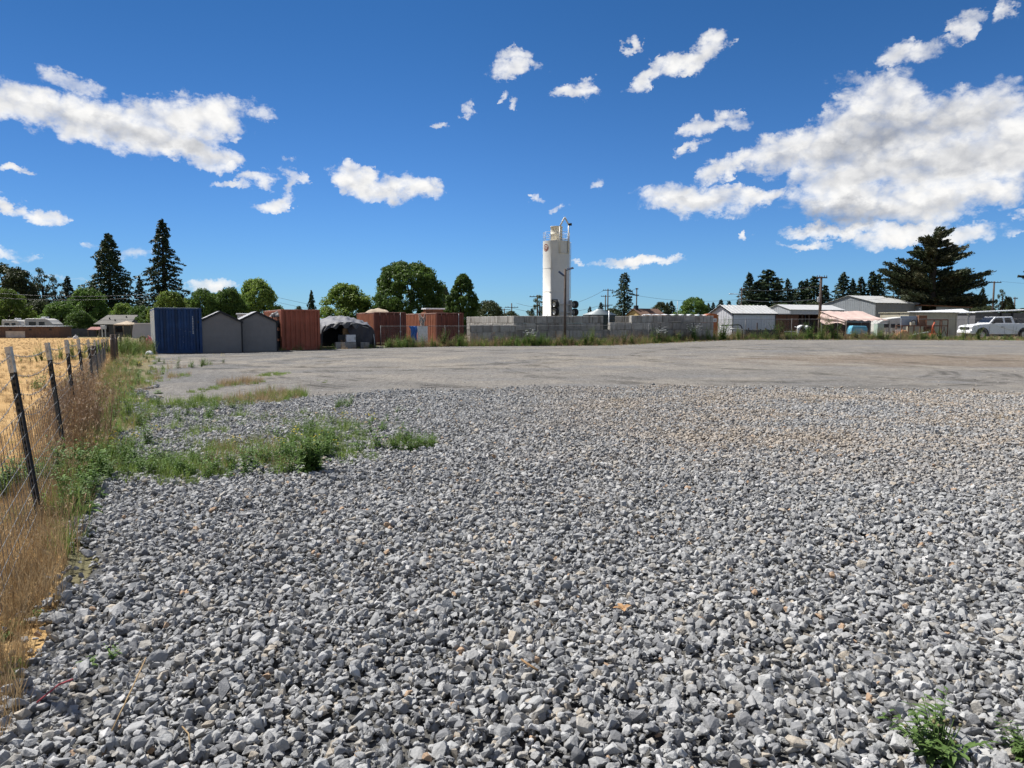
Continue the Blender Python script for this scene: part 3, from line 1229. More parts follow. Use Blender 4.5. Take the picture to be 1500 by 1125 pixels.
P += pix_patch(85, 745, 40, 34, 34, ['weed', 'tuft', 'straw', 'straw'], .5, .9)
P += pix_patch(20, 920, 30, 22, 6, ['rosette', 'turf'], .4, .6)
P += pix_patch(10, 990, 20, 24, 6, ['rosette', 'turf'], .4, .7)
P += pix_patch(120, 560, 24, 40, 60, ['weed', 'tuft', 'straw'], .8, 1.4)
P += pix_patch(185, 520, 30, 10, 150, ['tuft', 'weed', 'straw', 'bushy2'], .7, 1.3)
P += pix_patch(200, 516, 26, 6, 90, ['tuft', 'bushy2', 'straw', 'bushy2'], .8, 1.2)
P += pix_patch(205, 560, 30, 16, 110, ['turf', 'tuft', 'turf', 'straw'], .6, 1.0)
P = [q for q in P if not (q[1] < 7.2 and q[0] > lot_edge_x(q[1]) + .55)]
patch_scatter('verge_weeds', ['turf', 'tuft', 'weed', 'rosette', 'straw', 'bushy2'], P, 'green weeds between the dry fence grass and the gravel', 'weeds')

# stubble in the straw field
P = []
for _ in range(3800):
    y = 4 + 78 * rnd.random() ** 1.6
    x = fence_x(y) - rnd.random() ** 1.4 * (.25 * y + 6) - .2
    P.append((x, y, rnd.uniform(.35, .8), 'straw' if rnd.random() < .96 else 'turf'))
patch_scatter('field_stubble', ['straw', 'turf'], P, 'short golden straw covering the field beyond the fence', 'stubble')

# weeds along the far boundary
P = []
x = -24.0
while x < 64:
    yb = bound_y(x)
    low = -20.6 < x < -14
    gap = -12.9 < x < -9.0          # before the tarp shelter
    for _ in range(5 if (low or gap) else 13):
        xx, yy = x + rnd.uniform(0, .3), yb + rnd.uniform(-.7, 1.2)
        if low:
            yy = yb - rnd.uniform(.25, .9)
            if rnd.random() < .6:
                continue
        if gap:
            yy = yb - rnd.uniform(.3, .9)
            if rnd.random() < .5:
                continue
        grn = .5 + .5 * math.sin(xx * .9) * math.sin(xx * .37 + 1)
        front = yy < yb - .25
        if rnd.random() < .22 + .55 * grn:
            k = rnd.choice(['tuft', 'weed', 'tuft', 'bushy2'] if not low else ['tuft', 'turf'])
        else:
            k = rnd.choice(['straw', 'straw', 'tall', 'dock'] if not low else ['straw', 'tuft'])
        s = {'tuft': 2.4, 'turf': 1.9, 'straw': 2.2, 'weed': 2.3, 'bushy2': 1.0, 'tall': .88, 'dock': .85}[k] * rnd.uniform(.6, 1.15)
        if front or low or gap:
            s *= .55
        if xx > 36:
            s *= .62
        P.append((xx, yy, s, k))
    x += .3
# a yellow rim of short dry grass along the right half of the edge
for _ in range(1100):
    xx = rnd.uniform(6, 62)
    P.append((xx, bound_y(xx) - rnd.uniform(.4, 2.2) ** 1.1, rnd.uniform(.3, .75), rnd.choice(['straw', 'straw', 'turf', 'tuft'])))
patch_scatter('boundary_weeds', ['tuft', 'weed', 'bushy2', 'straw', 'tall', 'turf', 'dock'], P, 'mixed dry and green weeds along the far edge of the yard', 'weeds')
# ------------------------------------------------------------------ shared materials
M_blue = surf('blue_paint', (.012, .043, .130), .5, .25, 1.6, (.011, .026, .065), .5, True, specks=(.3, 1.75, 1.2, 1.3))
M_blue_side = surf('pale_grey_side', (.50, .52, .52), .6, .15, 1.5, (.25, .2, .15), .2)  # pale grey for the side and roof panels
M_red = surf('rust_red_paint', (.30, .088, .052), .65, .22, 1.3, (.19, .065, .036), .45, True)
M_red2 = surf('dull_red_paint', (.150, .048, .034), .65, .25, 1.2, (.055, .022, .018), .5, True)  # rust streaks, deepened to stand in for weak rib shading
M_redside = surf('sunlit_red_paint', (.33, .125, .07), .65, .2, 1.3, (.22, .075, .04), .35, True)  # container sides: sunlight put into a lighter, more orange red
M_redtop = surf('sun_bleached_roof', (.48, .33, .27), .8, .2, 1.0, (.3, .15, .1), .3)
M_shed = surf('grey_resin', (.185, .178, .176), .6, .08, 2.5, specks=(.3, .95, 1.25, .8))
M_black = surf('black_trim', (.018, .018, .02), .5, .2, 4)
M_dark = surf('dark_plastic', (.03, .032, .036), .55, .3, 3)
M_steel = surf('galvanised_steel', (.46, .47, .48), .45, .15, 6, None, 0, False, 0, 40, .4)
M_dsteel = surf('dull_wire', (.20, .195, .19), .7, .15, 6)
M_chrome = surf('bright_metal', (.7, .7, .72), .25, .1, 6, None, 0, False, 0, 40, .9)
M_markw = surf('faded_white_paint', (.40, .42, .46), .6, .25, 9)
M_white = surf('white_enamel', (.64, .65, .66), .45, .06, 3, (.5, .47, .4), .12)
M_tarp = surf('charcoal_tarp', (.16, .16, .17), .6, .25, 2.2, (.07, .07, .08), .4)
M_tarp2 = surf('black_tarp', (.045, .045, .055), .55, .25, 2.2)
M_bluetarp = surf('blue_tarp', (.02, .14, .50), .45, .2, 4)
M_rust = surf('rusty_metal', (.19, .085, .045), .8, .35, 4, (.10, .04, .025), .4)
M_wood = surf('grey_wood', (.20, .165, .13), .85, .3, 5, (.10, .08, .065), .4, True)
M_pole = surf('pole_wood', (.095, .072, .06), .9, .3, 4, (.06, .045, .035), .4, True)
M_brush = surf('bare_branches', (.33, .30, .27), .9, .25, 6)
M_card = surf('cardboard', (.26, .16, .08), .85, .2, 4)
M_conc = None


def concrete(name, base):
    m, t, p = new_mat(name)
    co = t.n('ShaderNodeTexCoord').outputs['Object']
    oi = t.n('ShaderNodeObjectInfo')
    off = t.n('ShaderNodeVectorMath', operation='MULTIPLY_ADD')
    t.l(oi.outputs['Random'], off.inputs[0])
    off.inputs[1].default_value = (37, 53, 11)
    t.l(co, off.inputs[2])
    v = off.outputs[0]
    n1 = t.noise(v, 1.6, 6, .65)
    n2 = t.noise(v, 22, 4, .65)
    st = t.noise(t.mapping(v, (1, 1, .12)), 4.5, 5, .6)
    c = t.mix(t.ramp(n1, .3, .7), C(tuple(x * .78 for x in base)), C(tuple(x * 1.15 for x in base)))
    c = t.mix(t.ramp(st, .47, .68, 0, .8), c, C((.13, .105, .085)))
    c = t.mix(t.ramp(n2, .4, .75, 0, .35), c, C(tuple(x * .6 for x in base)))
    h = t.n('ShaderNodeHueSaturation')
    t.l(t.ramp(oi.outputs['Random'], 0, 1, .78, 1.18), h.inputs['Value'])
    t.l(c, h.inputs['Color'])
    t.l(h.outputs[0], p.inputs['Base Color'])
    p.inputs['Roughness'].default_value = .9
    p.inputs['Specular IOR Level'].default_value = .2
    bp = t.n('ShaderNodeBump')
    bp.inputs['Distance'].default_value = .02
    t.l(n2, bp.inputs['Height'])
    t.l(bp.outputs[0], p.inputs['Normal'])
    return m


M_conc = concrete('weathered_concrete', (.325, .312, .29))

# ------------------------------------------------------------------ shipping containers


def corrugated(mb, p0, p1, z0, z1, depth, pitch, nrm):
    """trapezoid-ribbed sheet from p0 to p1 (xy), ribs pressed along nrm"""
    p0, p1 = Vector(p0), Vector(p1)
    L = (p1 - p0).length
    d = (p1 - p0) / L
    n = Vector(nrm)
    k = max(2, round(L / pitch))
    pt = []
    s = L / k
    for i in range(k):
        for f, h in ((0, 0), (.32, 0), (.5, 1), (.82, 1)):
            pt.append(p0 + d * (s * (i + f)) - n * depth * h)
    pt.append(p1)
    vs = [(p.x, p.y, z0) for p in pt] + [(p.x, p.y, z1) for p in pt]
    m = len(pt)
    mb.add(vs, [(i, i + 1, m + i + 1, m + i) for i in range(m - 1)], False)


def container(px, Y, ang, L, mat, sidemat, topmat, label, doors=False, W_=2.44, H=2.59, marking=False):
    t_ = thing('shipping_container', label, 'shipping container', at(px, Y), ang)
    P = .15
    f = MB()
    for x0 in (0, W_ - P):
        for y0 in (0, L - P):
            f.cbox(x0, x0 + P, y0, y0 + P, 0, H, .012)
    for z0, z1 in ((.02, .16), (H - .11, H - .01)):
        for x0 in (.006, W_ - P + .006):
            f.box(x0 + .03, x0 + P - .042, P + .002, L - P - .002, z0, z1)
        for y0 in (.006, L - P + .006):
            f.box(P + .002, W_ - P - .002, y0 + .02, y0 + P - .042, z0, z1)
    f.build('frame', mat, t_)
    s = MB()
    corrugated(s, (.065, P), (.065, L - P), .16, H - .11, -.06, .42, (-1, 0))
    corrugated(s, (W_ - .04, P), (W_ - .04, L - P), .16, H - .11, -.036, .28, (1, 0))
    s.build('side_panel', sidemat, t_, fix=False)
    e = MB()
    corrugated(e, (P, L - .04), (W_ - P, L - .04), .16, H - .11, -.036, .25, (0, 1))
    e.build('end_panel', mat, t_, fix=False)
    rf = MB()
    rf.box(.03, W_ - .03, .03, L - .03, H - .035, H - .008)
    n = int(L / .22)
    for i in range(n):
        y = P + (L - 2 * P) * i / n
        rf.box(P, W_ - P, y, y + .1, H - .009, H + .012)
    rf.build('roof', topmat, t_)
    if doors:
        for k in range(2):
            x0 = P + .004 + k * (W_ - 2 * P) / 2
            x1 = P - .004 + (k + 1) * (W_ - 2 * P) / 2
            d = MB()
            corrugated(d, (x0 + .05, .068), (x1 - .05, .068), .2, H - .15, -.045, .30, (0, -1))
            d.box(x0, x0 + .05, .03, .07, .17, H - .12)
            d.box(x1 - .05, x1, .03, .07, .17, H - .12)
            dd = d.build('door', mat, t_, fix=False)
            for fx in (.28, .72):
                b = MB()
                xx = x0 + (x1 - x0) * fx
                b.tube([(xx, .005, .06), (xx, .005, H - .05)], .022, 6)
                b.box(xx - .05, xx + .05, -.012, .03, 1.0, 1.12)
                b.build('lock_rod', M_steel if (k == 1 and fx > .5) else mat, dd)
    else:
        d = MB()
        corrugated(d, (P, .085), (W_ - P, .085), .16, H - .11, -.06, .29, (0, -1))
        d.build('end_panel', mat, t_, fix=False)
    if marking:
        g = MB()
        r = random.Random(3)
        z = 2.12
        x = 1.94
        while z > 1.12:
            h = r.uniform(.05, .10)
            g.box(x, x + .055 * r.uniform(.6, 1.15), .036, .046, z - h, z)
            if r.random() < .6:
                g.box(x - .035, x + .02, .036, .046, z - h * .6, z - h * .35)
            z -= h + .025
        g.build('painted_marking', M_markw, t_)
    return t_


blue = container(226.5, 40.0, R(29), 6.06, M_blue, M_blue_side, M_blue_side, 'dark blue shipping container with a column of white marking, left end of the row', marking=True)
c1 = container(412, 45.0, R(29), 6.06, M_red, M_redside, M_redtop, 'plain rust red shipping container between the grey sheds and the charcoal tarp shelter')
c2 = container(548, 56.0, R(25), 6.06, M_red2, M_redside, M_redtop, 'dull red shipping container with lock rods, right of the tarp shelter', doors=True, W_=2.6)
c3 = container(639.5, 59.5, R(26), 12.19, M_red2, M_redside, M_redtop, 'dull red shipping container beside the concrete block wall, a white slab on its roof', doors=True)

# pale specks on the blue end are set in its material; things lying on the containers' roofs:
Mc3 = Matrix.Translation(c3.location) @ Matrix.Rotation(c3.rotation_euler.z, 4, 'Z')
p = Mc3 @ Vector((.55, 3.4, 2.602))
t_ = thing('pallet_stack', 'rusty crate carrying a white slab, on the roof of the container nearest the block wall', 'crate', p, R(26))
m = MB(); m.box(-.3, 1.5, 0, 1.2, .0, .12); m.box(-.15, 1.35, .06, 1.1, .12, .34); m.build('rusty_crate', M_rust, t_)
m = MB(); m.cbox(-.3, 1.5, -.05, 1.25, .34, .46, .02); m.build('slab', M_white, t_)


def lump(name, w, d, h, seed, mat, parent=None, nu=26, nv=18, fall=1.6, rough=.3):
    """a heap / draped cloth as a wrinkled mound"""
    r = random.Random(seed)
    ph = [(r.uniform(2, 9), r.uniform(2, 9), r.uniform(0, 6), r.uniform(.3, 1)) for _ in range(7)]
    def fn(u, v):
        x, y = (u - .5) * 2, (v - .5) * 2
        q = max(abs(x), abs(y)) * .6 + math.hypot(x, y) * .4
        z = max(0, 1 - q ** 2.2) ** (1 / fall)
        z *= 1 + rough * sum(a * math.sin(fx * x + p_) * math.cos(fy * y + p_) for fx, fy, p_, a in ph) / 3
        return (x * w / 2, y * d / 2, max(0, z * h))
    m = MB().grid(fn, nu, nv)
    vs = m.v
    m.add([(-w / 2, -d / 2, 0), (w / 2, -d / 2, 0), (w / 2, d / 2, 0), (-w / 2, d / 2, 0)], [(0, 3, 2, 1)])
    return m.build(name, mat, parent)


M_tan = surf('tan_canvas', (.42, .34, .25), .85, .2, 3)
Mc2 = Matrix.Translation(c2.location) @ Matrix.Rotation(c2.rotation_euler.z, 4, 'Z')
o = lump('folded_canvas', 1.9, 1.5, .30, 4, M_tan)
o.location = Mc2 @ Vector((1.05, 3.0, 2.602))
tag(o, 'heap of faded tan canvas on the roof of the container right of the tarp shelter', 'canvas')

# ------------------------------------------------------------------ two grey garden sheds


def grey_shed(px, Y, ang, w, label):
    t_ = thing('garden_shed', label, 'shed', at(px, Y), ang)
    e, a, D = 1.83, 2.38, 2.3
    b = MB()
    b.prism([(0.02, 0), (w - .02, 0), (w - .02, e), (w / 2, a - .05), (.02, e)], .03, D - .03)
    for i in range(12):     # shallow plank grooves as proud battens
        z = .06 + i * .15
        b.box(.05, w - .05, .016, .031, z, z + .135)
    b.build('wall', M_shed, t_)
    r = MB()
    for s in (-1, 1):
        x0 = w / 2 + s * (w / 2 + .07)
        r.prism([(w / 2, a), (x0, e - .06), (x0, e), (w / 2, a + .065)], -.06, D + .06)
    r.build('roof', M_shedroof, t_)
    k = MB()
    for s in (-1, 1):
        x0 = w / 2 + s * (w / 2 + .075)
        k.prism([(w / 2, a - .06), (x0, e - .13), (x0, e + .005), (w / 2, a + .075)], -.085, -.062)
        xx = -.03 if s < 0 else w - .05
        k.box(xx, xx + .08, -.012, .014, 0, e - .05)
    k.build('trim', M_black, t_)
    return t_


M_shedroof = surf('shed_roofing', (.30, .30, .31), .7, .15, 3)
grey_shed(291, 41.2, R(27), 2.35, 'grey gabled garden shed right beside the blue container')
grey_shed(347, 42.6, R(27), 2.3, 'grey gabled garden shed on the red container side of its twin')

t_ = thing('storage_rack', 'black rack of bins wedged between the grey shed and the red container', 'rack', at(401.5, 45.4), R(29))
m = MB()
for z in (.02, .75, 1.45, 2.1):
    m.box(0, .62, 0, .6, z, z + .04)
for x in (0, .58):
    for y in (0, .56):
        m.box(x, x + .04, y, y + .04, 0, 2.3)
m.build('frame', M_black, t_)
for i, z in enumerate((.06, .79, 1.49)):
    m = MB(); m.cbox(.05, .57, .03, .55, z, z + .52 - .06 * i, .03); m.build('bin', M_dark, t_)
o = lump('black_sheet', .9, .8, .28, 9, M_tarp2)
o.location = (WX(405, 45.8), 46.0, 2.15)
tag(o, 'crumpled black plastic sheet on top of the rack beside the red container', 'plastic sheet')

t_ = thing('utility_box', 'small white boxy unit showing over the roof of the second grey shed', 'box', at(348, 50), R(12))
m = MB(); m.cbox(0, 1.6, 0, 1.3, 0, 2.3, .03); m.build('wall', M_white, t_)
m = MB(); m.cbox(-.08, 1.68, -.08, 1.38, 2.3, 2.42, .03); m.build('lid', M_white, t_)

# ------------------------------------------------------------------ tarp shelter
SX, SY = at(469, 48.2)[:2]
t_ = thing('tarp_shelter', 'charcoal tarp shelter sagging over stored things between two red containers', 'shelter', (SX, SY, 0), R(22))


def arch(u):
    """cross-section of the arch: u 0..1 from the left foot to the right foot"""
    w, h = 3.75, 2.28
    if u < .28:
        f = u / .28
        return (.0 + .18 * f ** 2 + .45 * f ** 4, h * (1 - (1 - f) ** 1.7) * .88)
    if u > .74:
        f = (1 - u) / .26
        return (w - .2 * f ** 2 - .40 * f ** 4, h * (1 - (1 - f) ** 1.7) * .84)
    f = (u - .28) / .46
    return (.63 + (w - .6 - .63) * f, h * (.88 + .12 * math.sin(PI * min(1, f * .95 + .05)) - .04 * f))


def cover(u, v):
    x, z = arch(u)
    wr = .035 * math.sin(u * 37 + v * 6) + .03 * math.sin(v * 29 + u * 9) + .02 * math.sin(u * 71 - v * 13)
    sag = -.10 * math.sin(v * PI * 3) ** 2
    y = v * 4.6 + (.22 * math.sin(u * 9) + .12 * math.sin(u * 23)) * (1 - v) ** 3
    lift = .80 + .20 * min(1, v / .45) ** .8
    return (x + wr * .7, y, max(0.01, z * lift + wr + (sag * .6 if .2 < u < .8 else 0)))


m = MB().grid(cover, 60, 36)
o = m.build('cover', M_tarp, t_)
sm = o.modifiers.new('thick', 'SOLIDIFY'); sm.thickness = .012
# ragged valance hanging over the opening and the dark flap on its right side
def valance(u, v):
    uu = .10 + u * .52
    x, z = arch(uu)
    z *= .80
    drop = .20 + .16 * abs(math.sin(u * 11)) + .10 * math.sin(u * 29) + (.9 if u < .12 else 0)
    return (x + .02 * math.sin(v * 9 + u * 40), -.10 + .06 * math.sin(u * 31 + v * 5) - .12 * v + .22 * math.sin(uu * 9) , max(.02, z - drop * v + .02))
m = MB().grid(valance, 40, 8)
o = m.build('valance', surf('shaded_tarp', (.095, .095, .10), .6, .3, 3), t_)  # darker copy of the cover tarp, shade of the front fold in its colour
sm = o.modifiers.new('thick', 'SOLIDIFY'); sm.thickness = .01
def flap(u, v):
    uu = .50 + .495 * u
    x, z = arch(uu)
    z *= .82
    low = .02 if u > .45 else .02 + 1.1 * (1 - u / .45) ** 1.5
    zz = low + (max(z, low) - low) * (1 - v)
    return (x + .05 * math.sin(v * 8 + u * 14) * v, .05 + .10 * math.sin(u * 17 + v * 3) + .35 * v * u, max(.01, zz - .01))
m = MB().grid(flap, 36, 16)
o = m.build('side_flap', M_tarp2, t_)
sm = o.modifiers.new('thick', 'SOLIDIFY'); sm.thickness = .01
m = MB()
for y in (.12, 2.3, 4.4):
    m.tube([(arch(u)[0] * .97 + .05, y, max(.0, arch(u)[1] * (.80 if y < 1 else 1) - .08)) for u in [i / 24 for i in range(25)]], .025, 6)
m.build('hoop', M_steel, t_)
m = MB(); m.add([(.1, 4.5, 0), (3.6, 4.5, 0), (3.1, 4.5, 1.95), (.6, 4.5, 1.95)], [(0, 1, 2, 3)]); m.build('back_sheet', M_tarp2, t_)

MS = Matrix.Translation((SX, SY, 0)) @ Matrix.Rotation(R(22), 4, 'Z')


def block_mesh(L=1.83, D=.58, H=.578):
    m = MB()
    m.cbox(0, L - .018, 0, D, 0, H - .004, .03)
    return m.mesh('concrete_block', M_conc)


def put(name, me, loc, rz, label, cat, group=None):
    o = mobj(name, me)
    o.location = loc
    o.rotation_euler = (0, 0, rz)
    return tag(o, label, cat, group)


half = block_mesh(1.42, .5, .44)
put('concrete_block', half, MS @ Vector((.95, -.25, 0)), R(22), 'short concrete block under the white cabinet at the tarp shelter opening', 'concrete block')
put('concrete_block', block_mesh(.62, .5, .42), MS @ Vector((2.66, -.22, 0)), R(22), 'small concrete block at the right foot of the tarp shelter opening', 'concrete block')
t_ = thing('cabinet', 'white metal cabinet lying on a concrete block in the tarp shelter', 'cabinet', MS @ Vector((1.68, -.2, .44)), R(22))
m = MB(); m.cbox(0, .66, .02, .45, 0, .50, .015); m.build('body', M_white, t_)
m = MB(); m.cbox(.02, .64, 0, .025, .02, .48, .008); d_ = m.build('door', M_white, t_)
m = MB(); m.box(.59, .615, -.025, 0, .15, .35); m.build('handle', M_black, d_)
put('cardboard_box', MB().cbox(0, .62, 0, .4, 0, .42, .01).mesh('cardboard_box', M_card), MS @ Vector((1.55, .35, .94)), R(20), 'brown cardboard box behind the white cabinet inside the tarp shelter', 'box')
put('crate', MB().cbox(0, 1.5, 0, .7, 0, .94, .02).mesh('crate', M_dark), MS @ Vector((1.2, .3, 0)), R(14), 'dark crate under the cardboard box inside the tarp shelter', 'crate')

# ------------------------------------------------------------------ things between the two right hand red containers
t_ = thing('upright_cabinet', 'tall white cabinet standing between two red containers, beside the blue tarp', 'cabinet', at(611.5, 56.5), R(8))
m = MB(); m.cbox(0, .80, .03, .7, .02, 1.52, .02); m.build('body', M_white, t_)
m = MB(); m.cbox(.01, .79, 0, .034, .04, 1.50, .01); d_ = m.build('door', M_white, t_)
m = MB(); m.box(.06, .085, -.03, 0, .7, 1.05); m.build('handle', M_steel, d_)


def hang(u, v):
    return ((u - .5) * .62 * (1 - .45 * v) + .12 * v + .04 * math.sin(v * 9), .08 * math.sin(u * 14 + v * 5) + .1 * v, 1.5 - 1.45 * v)


m = MB().grid(hang, 14, 18)
o = m.build('tarp', M_bluetarp)
sm = o.modifiers.new('thick', 'SOLIDIFY'); sm.thickness = .02
o.location = at(605, 56.6)
tag(o, 'bright blue tarp hanging beside the tall white cabinet', 'tarp')

t_ = thing('branch_bundle', 'bundle of pale bare branches standing on the tall white cabinet', 'branches', (WX(619, 56.8), 56.85, 1.52), 0)
m = MB()
r = random.Random(5)
for i in range(16):
    x0, x1 = r.uniform(-.2, .2), r.uniform(-.35, .38)
    h = r.uniform(.5, .98)
    m.tube([(x0, r.uniform(-.1, .1), 0), ((x0 + x1) / 2 + r.uniform(-.1, .1), r.uniform(-.1, .1), h * .5), (x1, r.uniform(-.15, .15), h)], [.035, .03, .012], 5)
m.build('branches', M_brush, t_)

# ------------------------------------------------------------------ concrete block walls
BL, BH, BD = 1.83, .58, .58
ORD = ['first', 'second', 'third', 'fourth', 'fifth', 'sixth', 'seventh', 'eighth']
CN = ['bottom', 'second', 'third', 'top']
blk_full = block_mesh()
blk_half = block_mesh(BL / 2)


def block_wall(start, ang, rows, where, group):
    """rows: per course (first offset in block lengths, number of whole blocks)"""
    d = Vector((math.cos(ang), math.sin(ang), 0))
    for c, (off, n) in enumerate(rows):
        k = 0
        x = off
        for i in range(int(n * 2 + .01)):
            pass
        rem = n
        while rem > .01:
            isf = rem >= .99
            if c % 2 == 1 and k == 0 and rem > 1.4:
                isf = False
            L = 1.0 if isf else .5
            j = Vector((rnd.uniform(-.01, .01), rnd.uniform(-.02, .02), 0))
            p = Vector(start) + d * (x * BL) + j
            p.z = Vector(start).z + c * BH
            nm = 'half' if not isf else 'grey'
            put('concrete_block', blk_full if isf else blk_half, p, ang + rnd.uniform(-.004, .004), '%s %s of the %s, %s from left' % ('grey block in the' if isf else 'half block in the', CN[c] + ' course' if not (c == len(rows) - 1) else 'top course', where, ORD[min(k, 7)]), 'concrete block', group)
            x += L
            rem -= L
            k += 1


# tall wall before the silo (four courses)
mx = WX(752, 56.8)
block_wall((mx, 56.8, .0), R(6), [(0, 3.5 + .5), (0, 4.0), (0, 4.0), (0, 4.0)], 'wall before the silo', 'blocks of the wall before the silo')
# low wall left of it (three courses), standing a little in front
lx = WX(688, 55.6)
block_wall((lx, 55.6, -.14), R(2), [(0, 2), (0, 2), (0, 2)], 'low wall', 'blocks of the low wall by the red container')
# wall running back behind it, its face in the sun
bx, by = WX(683.5, 66), 66.0
ba = math.atan2(58.0 - 66.0, WX(750, 58.0) - bx)
block_wall((bx, by, 0), ba, [(0, 5), (0, 5), (0, 5), (0, 5)], 'sunlit wall behind', 'blocks of the sunlit wall behind')
# right hand wall
rx = WX(878, 57.6)
block_wall((rx, 57.6, .04), R(12), [(0, 5.5), (0, 5.5), (.5, 5), (1.5, 4)], 'stepped wall', 'blocks of the stepped wall')
bx = WX(901, 64)
block_wall((bx, 64, .05), R(-32), [(0, 2), (0, 2), (0, 2), (0, 2)], 'short wall behind', 'blocks of the short wall behind')

m = MB()
def ws(u, v):
    return (u * 5.6, v * .5, .02 + .05 * abs(math.sin(u * 23)) + .03 * math.sin(u * 51 + v * 7) - .05 * abs(v - .5))
m.grid(ws, 60, 6)
o = m.build('plastic_sheet', M_white)
sm = o.modifiers.new('thick', 'SOLIDIFY'); sm.thickness = .01
d = Vector((math.cos(R(12)), math.sin(R(12)), 0))
o.location = Vector((rx, 57.6, .04)) + d * (BL * 2.1) + Vector((0, .06, 4 * BH + .02))
o.rotation_euler = (0, 0, R(12))
tag(o, 'strip of white plastic sheet lying along the top of the stepped block wall', 'plastic sheet')

# ------------------------------------------------------------------ silo
M_silo = surf('silo_paint', (.60, .58, .535), .5, .05, .9, (.50, .45, .37), .16, True)
M_silo2 = surf('filter_housing', (.66, .60, .48), .6, .12, 1.5, (.45, .33, .2), .25, True)
M_tyre = surf('tyre_rubber', (.022, .022, .023), .8, .2, 8)
M_rim = surf('wheel_rim', (.62, .62, .62), .4, .1, 8, None, 0, False, 0, 40, .3)
M_frame = surf('grey_frame', (.40, .41, .42), .6, .15, 3)
M_redpt = surf('red_lettering', (.30, .085, .06), .6, .2, 5)


def wheel(name, R_, w, M, parent, hub=True):
    """tyre lathed about its axle (local y) with a dished rim"""
    prof = [(R_ * .60, -w / 2), (R_ * .88, -w / 2), (R_ * .97, -w * .40), (R_, -w * .25), (R_, w * .25), (R_ * .97, w * .40), (R_ * .88, w / 2), (R_ * .60, w / 2), (R_ * .60, -w / 2)]
    T = M @ Matrix.Rotation(PI / 2, 4, 'X')
    ty = MB().lathe(prof, 28, T).build('wheel', M_tyre, parent)
    rp = [(0.0, w * .30), (R_ * .2, w * .30), (R_ * .24, w * .12), (R_ * .5, w * .16), (R_ * .52, w * .42), (R_ * .61, w * .44), (R_ * .61, -w * .44), (R_ * .52, -w * .42), (R_ * .5, -w * .16), (R_ * .24, -w * .12), (R_ * .2, -w * .30), (0, -w * .30)]
    MB().lathe(rp, 24, T).build('rim', M_rim, ty)
    return ty


SYL = 90.0
sx = WX(814.5, SYL)
silo = thing('cement_silo', 'tall white cylindrical silo with a filter drum, railing and pipe frame on top', 'silo', (sx, SYL, gz(sx, SYL)), 0)
sr = 19.6 / FPX * SYL
stop = WZ(354, SYL) - gz(sx, SYL)
m = MB()
m.lathe([(0, .9), (.5, .9), (sr, 2.6), (sr, 2.6), (sr, stop)], 64)
m.lathe([(sr, stop), (0, stop + .15)], 64)
for zz in (5.6, 8.5):
    m.lathe([(sr + .001, zz), (sr + .006, zz + .005), (sr + .006, zz + .05), (sr + .001, zz + .055)], 64, None, False)
m.build('tank', M_silo, silo)
for k in range(4):
    m = MB()
    a = PI / 4 + k * PI / 2
    m.tube([(sr * .95 * math.cos(a), sr * .95 * math.sin(a), 0), (sr * .95 * math.cos(a), sr * .95 * math.sin(a), 3.0)], .11, 8)
    m.build('leg', M_frame, silo)
fz = WZ(331, SYL) - WZ(353, SYL)
fx = (814.5 - 814.5) / FPX * SYL
m = MB()
r0 = 8.6 / FPX * SYL
m.lathe([(0, stop), (r0, stop), (r0, stop + fz * .45), (r0 + .02, stop + fz * .46), (r0 + .02, stop + fz * .50), (r0, stop + fz * .51), (r0, stop + fz - .08), (r0 + .04, stop + fz - .07), (r0 + .04, stop + fz), (0, stop + fz + .06)], 32)
m.build('filter_drum', M_silo2, silo)
# handrail round the roof edge
m = MB()
rr = sr - .06
for hz in (.55, 1.08):
    m.tube([(rr * math.cos(2 * PI * k / 32), rr * math.sin(2 * PI * k / 32), stop + hz) for k in range(33)], .02, 5)
for k in range(12):
    a = 2 * PI * k / 12
    m.tube([(rr * math.cos(a), rr * math.sin(a), stop - .02), (rr * math.cos(a), rr * math.sin(a), stop + 1.08)], .02, 5)
m.build('railing', M_silo, silo)
# A-shaped lifting frame rising from a bracket on the front
def sp(px, py, yoff=0):
    return ((px - 814.5) / FPX * SYL, -sr + yoff, WZ(py, SYL) - gz(sx, SYL))
m = MB()
a0, a1, a2, a3, a4 = sp(818, 372, .25), sp(818, 334.5, .15), sp(825, 320.5, .3), sp(831, 331, .6), sp(831, 372, .65)
a0 = (a0[0], a0[1] - .32, a0[2])
m.tube([a0, a1], .10, 6)
m.tube([a1, a2], .10, 6)
m.tube([a2, a3], .10, 6)
m.tube([a3, (a4[0], a4[1] - .1, a4[2])], .10, 6)
m.tube([sp(818, 352, -.05), sp(831, 353, .4)], .05, 5)
m.tube([a0, (a4[0], a4[1] - .1, a4[2])], .06, 5)
m.build('lifting_frame', M_silo, silo)
m = MB()
q = sp(832.5, 330.5, .6)
m.tube([(q[0] - .15, q[1], q[2]), (q[0] + .25, q[1], q[2])], .16, 10)
m.build('hoist', M_black, silo)
m = MB()
q0, q1 = sp(835.3, 355, sr), sp(835.3, 437, sr)
m.tube([(q0[0], q0[1], q0[2]), (q1[0], q1[1], q1[2])], .035, 6)
for k in range(5):
    z = q0[2] + (q1[2] - q0[2]) * k / 4
    m.box(sr - .02, q0[0], -.02, .02, z - .03, z)
m.build('fill_pipe', M_silo, silo)
m = MB()
